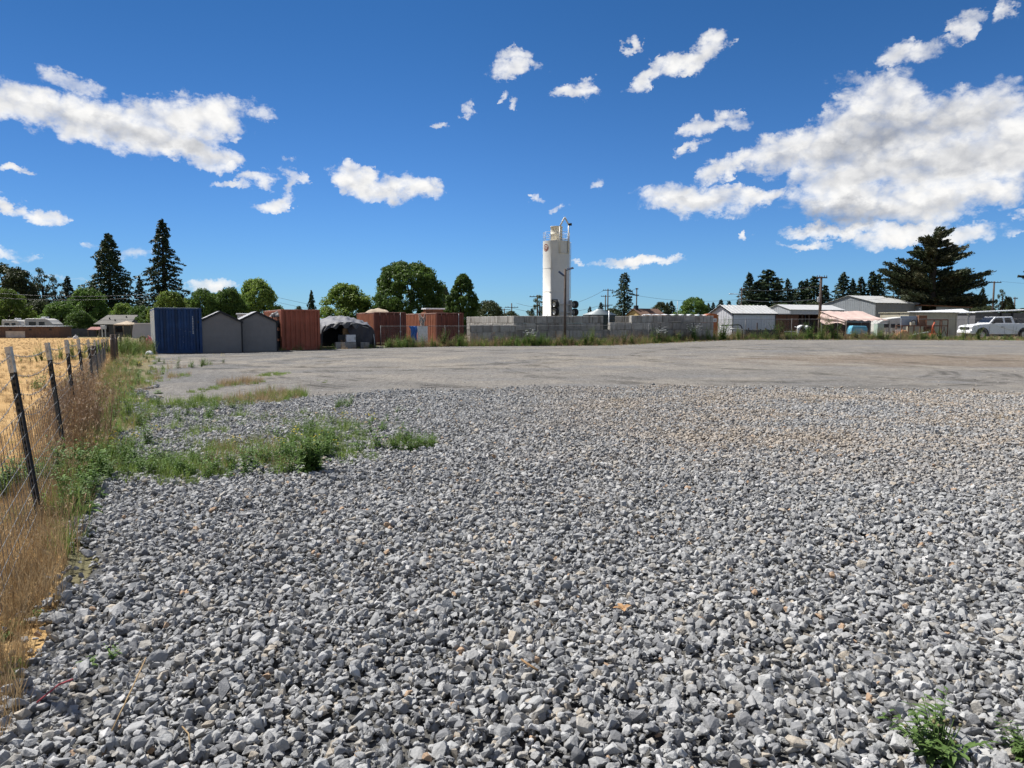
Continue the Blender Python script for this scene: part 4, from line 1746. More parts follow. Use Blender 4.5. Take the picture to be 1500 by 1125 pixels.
# round emblem painted on the left of the tank, bent to its surface
ea = math.atan2(-math.sqrt(max(0, sr * sr - (16 / FPX * SYL) ** 2)), -16 / FPX * SYL)
ez = WZ(364, SYL) - gz(sx, SYL)
def ring(r0, r1, t0, t1, n):
    vs, fs = [], []
    for k in range(n + 1):
        tt = t0 + (t1 - t0) * k / n
        for rr_ in (r0, r1):
            a = ea + rr_ * math.cos(tt) / sr
            vs.append(((sr + .012) * math.cos(a), (sr + .012) * math.sin(a), ez + rr_ * math.sin(tt)))
    for k in range(n):
        fs.append((2 * k, 2 * k + 1, 2 * k + 3, 2 * k + 2))
    m.add(vs, fs)
ring(.36, .46, 0, 2 * PI, 28)
ring(.08, .20, .4, 4.6, 14)
ring(.20, .30, 3.4, 6.6, 12)
m.build('emblem', M_redpt, silo, fix=False)
# the road axles stick out behind, two wheels each side
axd = Vector((.80, .60, 0)).normalized()
axc = Vector((sp(826.5, 450)[0], -sr * .80 - .25, 0))
for zc in (WZ(446.3, SYL), WZ(457.6, SYL)):
    z = zc - gz(sx, SYL)
    m = MB()
    m.tube([axc - axd * 1.55 + Vector((0, 0, z)), axc + axd * 1.55 + Vector((0, 0, z))], .07, 8)
    ax = m.build('axle', M_frame, silo)
    for s in (-1, 1):
        for dd in (0, .34):
            pass
        pos = axc + axd * s * 1.6 + Vector((0, 0, z))
        T = Matrix.Translation(pos) @ Matrix.Rotation(math.atan2(axd.y, axd.x) - PI / 2, 4, 'Z')
        wheel('wheel', .47, .5, T, ax)
m = MB()
z0, z1 = WZ(463.5, SYL) - gz(sx, SYL), WZ(440, SYL) - gz(sx, SYL)
for s in (-1, 1):
    c0 = axc + axd * s * 1.0
    m.box(-.06, .06, -.1, 1.0, z0, z1, Matrix.Translation(c0) @ Matrix.Rotation(math.atan2(axd.y, axd.x), 4, 'Z'))
m.build('chassis', M_frame, silo)
m = MB()
pos = axc - axd * 1.32
m.box(-.72, .1, .0, .04, z0 - .1, z1 + .05, Matrix.Translation(pos + Vector((0, .25, 0))))
m.build('mudguard', M_black, silo)

# ------------------------------------------------------------------ green water tank, poles
ty = 66.0
tx = WX(878, ty)
t_ = thing('water_tank', 'dark green round water tank with a pale conical lid, between the two block walls', 'water tank', (tx, ty, gz(tx, ty)), 0)
tr_ = 24 / FPX * ty
hw = WZ(461.5, ty) - gz(tx, ty)
M_tank = surf('dark_green_plastic', (.022, .035, .037), .45, .2, 2)
M_lid = surf('tank_lid', (.30, .34, .35), .5, .15, 2)
pr = [(0, 0), (tr_, 0)]
for k in range(9):
    z = hw * (k + .5) / 9
    pr += [(tr_, z - .07), (tr_ + .03, z), (tr_, z + .07)]
pr += [(tr_, hw)]
MB().lathe(pr, 40).build('wall', M_tank, t_)
MB().lathe([(tr_ + .03, hw), (tr_ + .03, hw + .05), (.35, hw + .47), (.35, hw + .55), (0, hw + .57)], 40).build('lid', M_lid, t_)

def simple_pole(name, px, Y, top_py, rad, mat, label, cat):
    x, y, z = at(px, Y)
    t_ = thing(name, label, cat, (x, y, z), 0)
    h = WZ(top_py, Y) - z
    MB().tube([(0, 0, -.2), (0, 0, h)], [rad, rad * .85], 8).build('post', mat, t_)
    return t_, h

simple_pole('steel_post', 892, 59.5, 455, .06, M_steel, 'thin pale steel post standing before the green water tank', 'post')
t_, h = simple_pole('lamp_pole', 827.5, 55.2, 394, .105, M_pole, 'brown wooden pole carrying two solar flood lamps, before the silo', 'lamp pole')
M_panel = surf('solar_panel', (.025, .03, .045), .3, .2, 6)
for (dx, dz, ang, w) in [(-.30, -.36, -38, .55), (.38, .02, 14, .5)]:
    m = MB()
    T = Matrix.Translation((dx, -.12, h + dz)) @ Matrix.Rotation(R(-ang), 4, 'Y') @ Matrix.Rotation(R(20), 4, 'X')
    m.cbox(-w / 2, w / 2, -.18, .18, -.03, .03, .01, T)
    m.build('flood_lamp', M_panel, t_)
MB().tube([(0, -.1, h - .55), (-.3, -.12, h - .40)], .025, 5).build('bracket', M_black, t_)
MB().tube([(0, -.1, h - .15), (.38, -.12, h - .02)], .025, 5).build('bracket', M_black, t_)

# ------------------------------------------------------------------ chain link fence on the far boundary
FP = [(-9.3, 50.4), (-5, 53.2), (2, 54.9), (8, 55.7), (14, 58.9), (20, 61.0), (28, 61.2), (38, 59.6), (47, 58.4)]
cl = thing('chain_link_fence', 'see-through grey chain link fence along the far edge of the yard', 'fence', (FP[0][0], FP[0][1], 0), 0)
o0 = Vector((FP[0][0], FP[0][1], 0))
mesh_m, rail, posts = MB(), MB(), []
def FHX(x):
    return 1.48 + .24 * sstep(8, 18, x)
pts = []
for (a, b) in zip(FP, FP[1:]):
    A, B = Vector((*a, 0)), Vector((*b, 0))
    n = max(1, round((B - A).length / 4.5))
    for k in range(n):
        p = A.lerp(B, k / n)
        p.z = gz(p.x, p.y)
        pts.append(p)
p = Vector((*FP[-1], 0)); p.z = gz(p.x, p.y); pts.append(p)
for a, b in zip(pts, pts[1:]):
    FH = FHX(a.x)
    L = (b - a).length
    n = int(L / .085)
    d = (b - a) / L
    nr = Vector((-d.y, d.x, 0)) * .0022
    wd_ = .0022
    for sgn in (1, -1):
        k = -int(FH / .085)
        while k < n + int(FH / .085):
            # diagonal wire from s=k*.085 at the bottom
            s0 = k * .085
            s1 = s0 + sgn * FH
            z0, z1 = 0.0, FH
            lo, hi = (s0, s1) if sgn > 0 else (s1, s0)
            # clip to [0,L]
            def cut(s, z, s_, z_):
                if s < 0:
                    f = (0 - s) / (s_ - s); return 0, z + (z_ - z) * f
                if s > L:
                    f = (L - s) / (s_ - s); return L, z + (z_ - z) * f
                return s, z
            if max(s0, s1) > 0 and min(s0, s1) < L:
                A_, za = cut(s0, z0, s1, z1)
                B_, zb = cut(s1, z1, s0, z0)
                if abs(za - zb) > .02:
                    P0, P1 = a + d * A_ + Vector((0, 0, za + .03)), a + d * B_ + Vector((0, 0, zb + .03))
                    w = d * wd_
                    vs = [P0 - w - o0, P0 + w - o0, P0 + nr * 2 - o0, P1 - w - o0, P1 + w - o0, P1 + nr * 2 - o0]
                    mesh_m.add(vs, [(0, 1, 4, 3), (1, 2, 5, 4), (2, 0, 3, 5)])
            k += 1
mesh_m.build('wire_mesh', M_dsteel, cl, fix=False)
for a, b in zip(pts, pts[1:]):
    rail.tube([a - o0 + Vector((0, 0, FHX(a.x) + .04)), b - o0 + Vector((0, 0, FHX(b.x) + .04))], .016, 5, caps=False)
rail.build('top_rail', M_dsteel, cl)
for p in pts:
    m = MB()
    m.tube([p - o0 + Vector((0, .03, -.1)), p - o0 + Vector((0, .03, FHX(p.x) + .09))], .024, 6)
    m.build('post', M_dsteel, cl)
# ------------------------------------------------------------------ orange cabin
M_orange = surf('orange_plastic', (.40, .115, .035), .5, .15, 2)
x, y, z = at(1034.5, 62.6)
t_ = thing('portable_toilet', 'orange round-topped portable cabin with a white sign, beside the stepped wall', 'portable cabin', (x, y, z), R(6))
m = MB()
m.cbox(0, 1.1, 0, 1.1, 0, 2.05, .05)
m.build('wall', M_orange, t_)
m = MB()
pr = [(0, 2.05)] + [(.55 - .56 * math.cos(PI * k / 12), 2.05 + .24 * math.sin(PI * k / 12)) for k in range(13)]
m.prism(pr[1:], -.02, 1.12)
m.build('roof', M_orange, t_)
m = MB(); m.cbox(.12, .98, -.03, .0, .1, 1.95, .01); d_ = m.build('door', M_orange, t_)
m = MB(); m.box(.62, .92, -.045, -.03, 1.55, 1.86); s_ = m.build('sign', M_white, d_)
m = MB(); m.box(.73, .81, -.05, -.045, 1.6, 1.72); m.lathe([(0, 0), (.035, 0), (.035, .006), (0, .006)], 12, Matrix.Translation((.77, -.046, 1.77)) @ Matrix.Rotation(PI / 2, 4, 'X')); m.build('pictogram', M_dark, s_)

# ------------------------------------------------------------------ sheet-metal buildings


def gable_shed(name, label, cat, corner, ang, L, w, eave, rise, mwall, mroof, mtrim, ribs=True, over=.12, endwall=None, rib_pitch=.45, group=None):
    """corner = front-left corner; local x along the front, y to the back, ridge along x"""
    t_ = thing(name, label, cat, corner, ang)
    MB().box(0, L, w - .02, w, 0, eave).build('wall', mwall, t_)
    b = MB()
    b.box(0, L, .0, .02, 0, eave)
    n = int(L / .3)
    for i in range(n):
        xx = (i + .5) * L / n
        b.box(xx - .02, xx + .02, -.022, -.001, .05, eave - .08)
    b.build('wall', mwall, t_)
    for xx in (0.0, L - .02):
        e = MB()
        e.prism([(.021, 0), (w - .021, 0), (w - .021, eave), (w / 2, eave + rise), (.021, eave)], xx, xx + .02, 'x')
        nn = int(w / .3)
        for i in range(nn):
            yy = (i + .5) * w / nn
            top = eave + rise * (1 - abs(yy - w / 2) / (w / 2)) - .06
            xo = -.02 if xx == 0 else L
            e.box(xo, xo + .02, yy - .02, yy + .02, .05, top)
        e.build('gable_wall', endwall or mwall, t_)
    r = MB()
    for s in (0, 1):
        y0, y1 = (-over, w / 2) if s == 0 else (w + over, w / 2)
        ze = eave - rise * over / (w / 2)
        vs = [(-over, y0, ze + .03), (L + over, y0, ze + .03), (L + over, y1, eave + rise + .03), (-over, y1, eave + rise + .03)]
        r.add(vs + [(a, b_, c_ - .03) for a, b_, c_ in vs], [(0, 1, 2, 3), (7, 6, 5, 4), (0, 4, 5, 1), (1, 5, 6, 2), (2, 6, 7, 3), (3, 7, 4, 0)])
        if ribs:
            k = int((L + 2 * over) / rib_pitch)
            for i in range(k + 1):
                xx = -over + (L + 2 * over) * i / k
                p0, p1 = Vector((xx, y0, ze + .05)), Vector((xx, y1, eave + rise + .05))
                r.tube([p0, p1], .028, 4, smooth=False)
    r.build('roof', mroof, t_)
    if mtrim:
        k = MB()
        for xx in (-.01, L - .06):
            k.box(xx - .014, xx + .07, -.046, -.024, 0, eave - .09)
        k.box(-over, L + over, -over - .035, -over - .004, eave - rise * over / (w / 2) - .06, eave - rise * over / (w / 2) + .045)
        for s in (0, 1):
            y0, y1 = (-over, w / 2) if s == 0 else (w + over, w / 2)
            ze = eave - rise * over / (w / 2)
            k.add([(-over - .03, y0, ze - .07), (-over - .03, y1, eave + rise - .07), (-over - .03, y1, eave + rise + .05), (-over - .03, y0, ze + .05),
                   (-over - .004, y0, ze - .07), (-over - .004, y1, eave + rise - .07), (-over - .004, y1, eave + rise + .05), (-over - .004, y0, ze + .05)],
                  [(0, 1, 2, 3), (7, 6, 5, 4), (0, 4, 5, 1), (1, 5, 6, 2), (2, 6, 7, 3), (3, 7, 4, 0)])
        k.build('trim', mtrim, t_)
    return t_


M_wmetal = surf('white_sheet_metal', (.54, .555, .585), .5, .05, 1.2, (.45, .45, .45), .12, True)
M_wroof = surf('white_ribbed_roof', (.52, .52, .51), .5, .08, 1.5, (.36, .33, .28), .2)
M_gmetal = surf('grey_sheet_metal', (.27, .29, .31), .5, .08, .8, (.20, .20, .20), .2, True)
M_gmetal2 = surf('taupe_sheet_metal', (.23, .225, .215), .55, .08, .8, (.17, .165, .16), .25, True)
M_proof = surf('pale_metal_roof', (.46, .46, .44), .5, .08, 1.0, (.34, .31, .26), .25)
M_lmetal = surf('pale_grey_metal', (.40, .42, .45), .5, .07, 1.0)

gable_shed('metal_shed', 'white metal shed with black trim and a ribbed white gable roof', 'shed', at(1072.5, 63), R(25), 5.1, 2.9, WZ(458.7, 63) - gz(20, 63), .72, M_wmetal, M_wroof, M_black)
gable_shed('metal_workshop', 'small grey metal workshop with a white roof, behind the brown lean-to', 'workshop', at(1157, 86), R(24), 9, 4.2, WZ(453.3, 86) - .32, .62, M_lmetal, M_wroof, None, False)
big = gable_shed('metal_warehouse', 'largest grey metal warehouse with a pale gable roof, left of the big cypress', 'warehouse', at(1281.5, 98), R(24), 8.6, 8.8, WZ(443.2, 98) - .32, 1.1, M_gmetal2, M_proof, None, False, .18, M_gmetal)

# brown lean-to between the white shed and the pole
M_brownw = surf('brown_cladding', (.12, .06, .04), .8, .3, 2, (.06, .04, .03), .4, True)
x, y, z = at(1136, 72)
t_ = thing('lean_to', 'long low brown lean-to with a pale roof edge and a dark open bay', 'lean-to', (x, y, z), R(4))
LL = WX(1203, 72) - x
hh = WZ(460, 72) - z
m = MB()
for i in range(18):
    xx = i * LL * .52 / 18
    m.box(xx, xx + LL * .52 / 18 - .012, 0, .04, 0, hh - .04)
m.box(0, .05, .05, 3, 0, hh - .04); m.box(LL - .05, LL, .05, 3, 0, hh - .04); m.box(.06, LL - .06, 3.0, 3.05, 0, hh - .04)
m.build('wall', M_brownw, t_)
m = MB(); m.box(-.1, LL + .1, -.25, 3.2, hh - .03, hh + .04); m.build('roof', M_lmetal, t_)
for xx in (LL * .60, LL * .76, LL * .98):
    m = MB(); m.box(xx - .05, xx + .05, .02, .12, 0, hh - .035); m.build('post', M_pole, t_)
m = MB(); m.box(LL * .58, LL * .98, 1.4, 2.4, 0, 1.5); m.build('stored_crate', M_dark, t_)

# white and brown calf-like heap: a white cloth over a dark stump
x, y, z = at(1175, 64.2)
t_ = thing('draped_heap', 'dark brown heap with a white cloth thrown over its top and left side', 'heap', (x, y, z), 0)
o = lump('brown_heap', 1.15, .9, 1.15, 21, surf('dark_brown_heap', (.07, .055, .04), .9, .35, 5), t_, fall=3.2, rough=.25)


def drape(u, v):
    x_ = (u - .5) * 1.22
    top = 1.19 - .10 * abs(u - .5) * 2 - .08 * math.sin(u * 13)
    L = .05 + .20 * abs(math.sin(u * 7)) ** 3 + (1.0 * (1 - u / .22) if u < .22 else 0)
    if v < .5:
        return (x_, .2 - .68 * v * 2 * .9, top + .02 * math.sin(u * 31 + v * 9))
    return (x_ * (1 + .1 * (v - .5)), -.44 - .06 * math.sin(u * 19), max(.06, top - L * (v - .5) * 2))


m = MB().grid(drape, 30, 14)
o = m.build('white_cloth', M_white, t_)
sm = o.modifiers.new('thick', 'SOLIDIFY'); sm.thickness = .02

x, y, z = at(1150, 65)
put('plank', MB().cbox(0, .95, 0, .16, 0, .06, .01).mesh('plank', M_white), (x, y, z + .62), 0, 'pale plank lying across the weeds left of the white draped heap', 'plank')
put('trestle', MB().box(.1, .16, .02, .14, 0, .618).box(.75, .81, .02, .14, 0, .618).box(.1, .81, .06, .1, .3, .36).mesh('trestle', M_wood), (x, y, z), 0, 'low wooden trestle under the pale plank', 'trestle')

# dark board fence before the white shed, and bent pipe gate
x, y, z = at(1091, 61.9)
t_ = thing('board_fence', 'low fence of dark grey boards in front of the white shed', 'fence', (x, y, z), R(3))
L = WX(1141, 62) - x
m = MB()
for i in range(22):
    xx = L * i / 22
    m.box(xx, xx + L / 22 - .012, 0, .025, .02, .86 + rnd.uniform(-.05, .05))
m.build('boards', surf('dark_boards', (.055, .055, .06), .8, .3, 3), t_)
m = MB()
for i in range(4):
    xx = L * (i + .5) / 4
    m.box(xx - .04, xx + .04, .026, .1, 0, 1.0 if i != 1 else 1.45)
m.build('post', M_pole, t_)

x, y, z = at(1056, 61.2)
t_ = thing('pipe_gate', 'dark bent pipe hoop with a pale lower rail in front of the white shed', 'gate', (x, y, z), R(2))
w = WX(1088, 61.2) - x
m = MB(); m.tube([(0, 0, 1.22), (w * .5, 0, 1.27), (w * .82, 0, 1.30), (w * .93, 0, 1.22), (w, 0, .9), (w, 0, 0)], .05, 8); m.build('hoop', M_dark, t_)
m = MB(); m.tube([(w * .42, -.02, .93), (w * .8, -.02, .95), (w * 1.08, -.02, .86)], .05, 8); m.build('rail', M_steel, t_)
m = MB(); m.tube([(0.02, 0, 0), (.02, 0, 1.2)], .05, 8); m.build('post', M_steel, t_)

# ------------------------------------------------------------------ pink tarp shelter
M_pink = surf('faded_pink_tarp', (.60, .45, .395), .7, .10, 2.5, (.50, .35, .30), .25)
x0, y0, z0 = at(1201, 66)
t_ = thing('tarp_canopy', 'low canopy under a faded pink tarp, before the metal warehouse', 'canopy', (x0, y0, z0), R(-2))
w = WX(1262, 66) - x0
rz_, ez_ = WZ(455.5, 66) - z0, WZ(469.5, 64) - z0


def pink(u, v):
    # u along the ridge, v from the back eave over the ridge to the front eave
    sk = 1.45
    xx = u * w * .98
    sag = .06 * math.sin(u * PI * 3) + .03 * math.sin(u * 29 + v * 5)
    if v < .4:
        f = v / .4
        return (xx + (1 - f) * .5, 1.9 * (1 - f), ez_ + .2 + (rz_ - ez_ - .2) * f + sag * .4)
    f = (v - .4) / .6
    return (xx + f * sk, -2.3 * f, rz_ + (ez_ - rz_) * f + sag * .5 - .10 * math.sin(f * PI) + (.05 * math.sin(u * 40) if f > .97 else 0))


m = MB().grid(pink, 40, 24)
o = m.build('cover', M_pink, t_)
sm = o.modifiers.new('thick', 'SOLIDIFY'); sm.thickness = .012


def pinkend(u, v):
    return (.05 + u * 1.35 + .05 * math.sin(v * 11), -2.25 * u + .05 * math.sin(u * 21), (rz_ - .03 + (ez_ - rz_) * u) - v * (.95 + .25 * math.sin(u * 6)) * (1 - .55 * u))


m = MB().grid(pinkend, 16, 12)
o = m.build('end_flap', M_pink, t_)
sm = o.modifiers.new('thick', 'SOLIDIFY'); sm.thickness = .01
for (px_, py_, hh_) in [(.1, 0, rz_), (1.45, -2.25, ez_), (w * .55 + 1.4, -2.25, ez_), (w + 1.35, -2.25, ez_), (w - .1, 0, rz_), (.6, 1.85, ez_ + .2), (w + .3, 1.85, ez_ + .2)]:
    m = MB(); m.tube([(px_, py_, 0), (px_, py_, hh_ - .02)], .035, 6); m.build('pole', M_wood, t_)
m = MB(); m.tube([(1.45, -2.27, ez_ - .12), (w + 1.4, -2.27, ez_ - .14)], .03, 6); m.build('rail', M_steel, t_)
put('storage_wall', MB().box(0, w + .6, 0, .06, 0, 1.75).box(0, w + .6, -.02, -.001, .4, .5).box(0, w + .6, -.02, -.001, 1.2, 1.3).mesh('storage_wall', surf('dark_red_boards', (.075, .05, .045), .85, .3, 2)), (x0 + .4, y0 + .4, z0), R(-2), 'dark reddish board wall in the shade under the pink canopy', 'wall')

# ------------------------------------------------------------------ light blue cart
M_cyan = surf('light_blue_cover', (.14, .42, .58), .45, .12, 3, (.35, .5, .55), .2)
x, y, z = at(1247.5, 62.9)
t_ = thing('covered_cart', 'light blue covered cart on small wheels standing in the weeds', 'cart', (x, y, z), 0)
m = MB()
m.prism([(0, .42), (1.42, .42), (1.46, .9), (1.36, 1.16), (.12, 1.20), (.02, .95)], 0, .95)
o = m.build('cover', M_cyan, t_)
bv = o.modifiers.new('round', 'BEVEL'); bv.width = .06; bv.segments = 2
m = MB(); m.box(.1, 1.35, .05, .9, .30, .415); m.tube([(.72, .0, .36), (.72, -.7, .30)], .035, 6); m.build('chassis', M_dark, t_)
for xx in (.2, 1.25):
    wheel('wheel', .24, .14, Matrix.Translation((xx, .5, .24)) @ Matrix.Rotation(PI / 2, 4, 'Z'), t_)

# ------------------------------------------------------------------ junk yard by the beige container
M_beige = surf('beige_panel', (.40, .37, .29), .7, .1, 1.2, (.24, .19, .13), .3, True)
M_mint = surf('pale_green_enamel', (.42, .52, .46), .5, .1, 2)
M_bluegrey = surf('blue_grey_panel', (.28, .34, .42), .5, .12, 2, (.2, .2, .2), .2)
M_brown = surf('brown_panel', (.19, .095, .055), .8, .25, 2)
M_glass = surf('dark_glass', (.012, .014, .018), .12, .1, 3, None, 0, False, 0, 40, 0, .6)

x, y, z = at(1401, 72)
t_ = thing('storage_building', 'beige storage building with a ribbed grey end, behind the junk racks', 'storage building', (x, y, z), R(18))
hb = WZ(458.5, 72) - z
m = MB(); m.box(-6.2, 0, 0, .05, 0, hb); m.box(-6.2, -6.15, .051, 3.5, 0, hb); m.box(-6.2, 0, 3.5, 3.55, 0, hb)
for i in range(12):
    m.box(-6.1 + i * .5, -6.06 + i * .5, -.012, -.001, .05, hb - .08)
m.box(-.12, .03, -.04, -.013, 0, hb)
m.build('wall', M_beige, t_)
m = MB(); corrugated(m, (.0, .06), (.0, 3.5), 0, hb, .04, .3, (1, 0)); m.build('end_wall', M_lmetal if False else surf('dark_grey_panel', (.115, .115, .125), .6, .12, 2), t_, fix=False)
m = MB(); m.box(-6.3, .15, -.15, 3.7, hb + .003, hb + .07); m.build('roof', M_beige, t_)

x, y, z = at(1343, 76)
t_ = thing('white_awning', 'long tilted white awning roof above the beige storage building', 'awning', (x, y, z), R(4))
L = WX(1426, 76) - x
za, zb = WZ(457.5, 76) - z, WZ(453, 76) - z
m = MB()
vs = [(0, 0, za - .12), (L, 0, za + .0), (L + .55, 2.2, zb + .10), (.3, 2.2, zb - .2)]
m.add(vs + [(a, b, c - .05) for a, b, c in vs], [(0, 1, 2, 3), (7, 6, 5, 4), (0, 4, 5, 1), (1, 5, 6, 2), (2, 6, 7, 3), (3, 7, 4, 0)])
m.add([(L - .3, -.02, za - .02), (L + .55, 2.2, zb + .08), (L - .1, .0, za - .62)], [(0, 1, 2)])
m.build('roof', M_white, t_)
for xx, zz in ((.2, za - .18), (L - .2, za - .06)):
    m = MB(); m.tube([(xx, .1, 0), (xx, .1, zz)], .05, 6); m.build('post', M_steel, t_)

x, y, z = at(1428, 78)
t_ = thing('grey_building', 'long low grey building with a white roof edge behind the white pickup', 'building', (x, y, z), R(-4))
hb = WZ(458.5, 78) - z
L = WX(1520, 78) - x
m = MB(); m.box(0, L, 0, 4, 0, hb)
for i in range(14):
    m.box(L * i / 14, L * i / 14 + .03, -.02, -.001, .02, hb - .1)
m.build('wall', surf('slate_panel', (.125, .125, .135), .6, .1, 1.5), t_)
m = MB()
vs = [(-.2, -.3, hb + .01), (L + .2, -.3, hb + .34), (L + .2, 4.2, hb + .36), (-.2, 4.2, hb + .03)]
m.add(vs + [(a, b, c + .10) for a, b, c in vs], [(3, 2, 1, 0), (4, 5, 6, 7), (0, 1, 5, 4), (1, 2, 6, 5), (2, 3, 7, 6), (3, 0, 4, 7)])
m.build('roof', M_white, t_)
for xx in (2.55, 3.75):
    m = MB(); m.box(xx, xx + .14, -.16, -.03, 0, hb + .08); m.build('post', M_black, t_)

x, y, z = at(1349, 100)
t_ = thing('open_barn', 'low grey barn with a dark open bay, between the warehouse and the cypress', 'barn', (x, y, z), R(6))
L = WX(1424, 100) - x
hb = WZ(446.5, 100) - z
m = MB(); m.box(2.2, L, 0, .06, 0, hb - .25)
for i in range(18):
    m.box(2.3 + (L - 2.4) * i / 18, 2.35 + (L - 2.4) * i / 18, -.02, -.001, .02, hb - .3)
m.box(0, .06, .1, 5, 0, hb - .2); m.box(.1, L, 5, 5.06, 0, hb - .2)
m.build('wall', M_gmetal, t_)
m = MB()
vs = [(-.2, -.4, hb - .12), (L + .2, -.4, hb - .42), (L + .2, 5.3, hb - .30), (-.2, 5.3, hb + .05)]
m.add(vs + [(a, b, c + .12) for a, b, c in vs], [(3, 2, 1, 0), (4, 5, 6, 7), (0, 1, 5, 4), (1, 2, 6, 5), (2, 3, 7, 6), (3, 0, 4, 7)])
m.build('roof', M_rust, t_)

# white camper shell body
x, y, z = at(1288, 68.5)
t_ = thing('camper_trailer', 'old white camper trailer with dark windows among the junk', 'camper', (x, y, z), R(4))
L = WX(1330, 68.5) - x
hb = WZ(464, 68.5) - z
m = MB()
m.prism([(0, .55), (L, .55), (L, hb - .05), (L * .93, hb), (L * .35, hb - .18), (L * .06, hb - .42), (0, hb - .6)], 0, 1.9)
o = m.build('body', surf('aged_white', (.58, .57, .53), .5, .08, 1.5, (.4, .37, .3), .25), t_)
bv = o.modifiers.new('round', 'BEVEL'); bv.width = .07; bv.segments = 2
for a, b in ((.16, .34), (.42, .58), (.66, .86)):
    m = MB(); m.cbox(L * a, L * b, -.02, .01, hb - 1.05, hb - .68, .008); m.build('window', M_glass, t_)
wheel('wheel', .34, .2, Matrix.Translation((L * .5, .05, .34)), t_)

def boxthing(name, px0, px1, py0, py1, Y, dep, mat, label, cat, rz=0.0, cb=.02):
    x, y, z = at(px0, Y)
    w = WX(px1, Y) - x
    za, zb = max(0.0, WZ(py1, Y) - z), WZ(py0, Y) - z
    return put(name, MB().cbox(0, w, 0, dep, 0 if py1 > 489 else za, zb, cb).mesh(name, mat), (x, y, z), rz, label, cat)

t_ = thing('refrigerator', 'pale mint green refrigerator at the left end of the junk row', 'refrigerator', at(1286, 66), R(5))
m = MB(); m.cbox(0, .62, .03, .65, .03, 1.36, .03); m.build('body', M_mint, t_)
m = MB(); m.cbox(.01, .61, 0, .032, .05, .95, .012); d1 = m.build('door', M_mint, t_)
m = MB(); m.box(.53, .55, -.03, 0, .6, .85); m.build('handle', M_steel, d1)
m = MB(); m.cbox(.01, .61, 0, .032, .98, 1.34, .012); m.build('freezer_door', M_mint, t_)
m = MB(); m.cbox(-.02, .9, 0, .7, 1.362, 1.44, .015); m.build('top_board', M_white, t_)

# metal rack with shelves of junk
x, y, z = at(1321, 66.5)
t_ = thing('steel_rack', 'rusty steel rack frame in front of the beige storage building', 'rack', (x, y, z), R(2))
L = WX(1390, 66.5) - x
m = MB()
for xx in (0, L * .27, L * .53, L * .83, L):
    for yy in (0, .9):
        m.box(xx - .035, xx + .035, yy - .035, yy + .035, 0, 1.72 if xx > L * .5 else 1.25)
m.build('upright', M_rust, t_)
for (a, b, zz) in ((0, L, 1.12), (L * .53, L, 1.68)):
    m = MB(); m.box(a, b, -.05, -.036, zz, zz + .08); m.box(a, b, .936, .95, zz, zz + .08); m.box(a, b, -.03, .93, zz + .082, zz + .10); m.build('shelf', M_rust, t_)
m = MB(); m.tube([(L * .84, -.06, .1), (L * .93, -.06, 1.05)], .03, 5); m.tube([(L * .99, -.06, .1), (L * .9, -.06, 1.05)], .03, 5); m.build('brace', M_rust, t_)

X0, YR, ZR = x, y, z
def onrack(fx, dy, dz):
    return (X0 + L * fx, YR + dy, ZR + dz)
put('tin_sheet', MB().cbox(0, 1.62, 0, .05, 0, .86, .01).mesh('tin_sheet', M_bluegrey), onrack(.03, .5, 1.222), R(3), 'blue grey metal panel standing on the left of the rusty rack', 'panel')
wl = thing('spare_tyre', 'black tyre leaning on the blue grey panel on the rack', 'tyre', onrack(.28, .28, 1.222), 0)
wheel('wheel', .26, .16, Matrix.Translation((0, 0, .26)), wl)
put('pale_box', MB().cbox(0, .4, 0, .3, 0, .28, .01).mesh('pale_box', M_beige), onrack(.20, .02, 1.222), R(0), 'small beige box before the tyre on the rack', 'box')
put('brown_crate', MB().cbox(0, .78, 0, .5, 0, .92, .015).mesh('brown_crate', M_brown), onrack(.40, .3, 1.222), R(2), 'brown crate standing on the middle of the rusty rack', 'crate')
put('rusty_drum', MB().lathe([(0, 0), (.42, 0), (.42, .3), (.44, .31), (.42, .33), (.42, .62), (.44, .63), (.42, .65), (.42, .98), (0, .98)], 24).mesh('rusty_drum', M_rust), onrack(.65, .6, 1.222 - 1.1), R(0), 'rust red drum standing in the right bay of the rack', 'drum')
M_redor = surf('orange_red_paint', (.46, .10, .05), .5, .2, 3)
t_ = thing('hand_winch', 'orange red upright machine with a lever in front of the rack', 'machine', (X0 + L * .60, YR - .55, ZR), 0)
m = MB(); m.cbox(-.35, .35, -.25, .25, .15, .45, .03); m.box(-.3, -.22, -.3, .3, 0, .15); m.box(.22, .3, -.3, .3, 0, .15); m.build('base', M_redor, t_)
m = MB(); m.tube([(-.1, 0, .45), (-.05, 0, 1.15), (.12, 0, 1.5)], .07, 8); m.tube([(.2, 0, .45), (-.05, 0, 1.1)], .05, 8); m.build('mast', M_redor, t_)
wheel('wheel', .26, .12, Matrix.Translation((.34, -.32, .26)), t_)
o = lump('lumber_heap', 1.5, 1.0, .62, 31, surf('orange_wood', (.42, .20, .09), .8, .3, 5), None, 22, 14, 2.2, .5)
o.location = (WX(1322, 65.2), 65.2, .32)
tag(o, 'heap of orange brown scrap wood left of the rack', 'scrap heap')
t_ = thing('white_gutter', 'white length of gutter leaning low across the junk before the rack', 'gutter', (WX(1338, 64.8), 64.8, .32), 0)
m = MB(); m.tube([(0, 0, .36), (1.45, .1, .62)], .055, 8); m.build('pipe', M_white, t_)
m = MB(); m.box(.28, .34, -.05, .1, 0, .36); m.box(1.1, 1.16, 0, .16, 0, .50); m.build('prop', M_wood, t_)
t_ = thing('garden_cart', 'dark low cart on wheels in the weeds before the rack', 'cart', (WX(1340, 64.2), 64.0, .32), R(6))
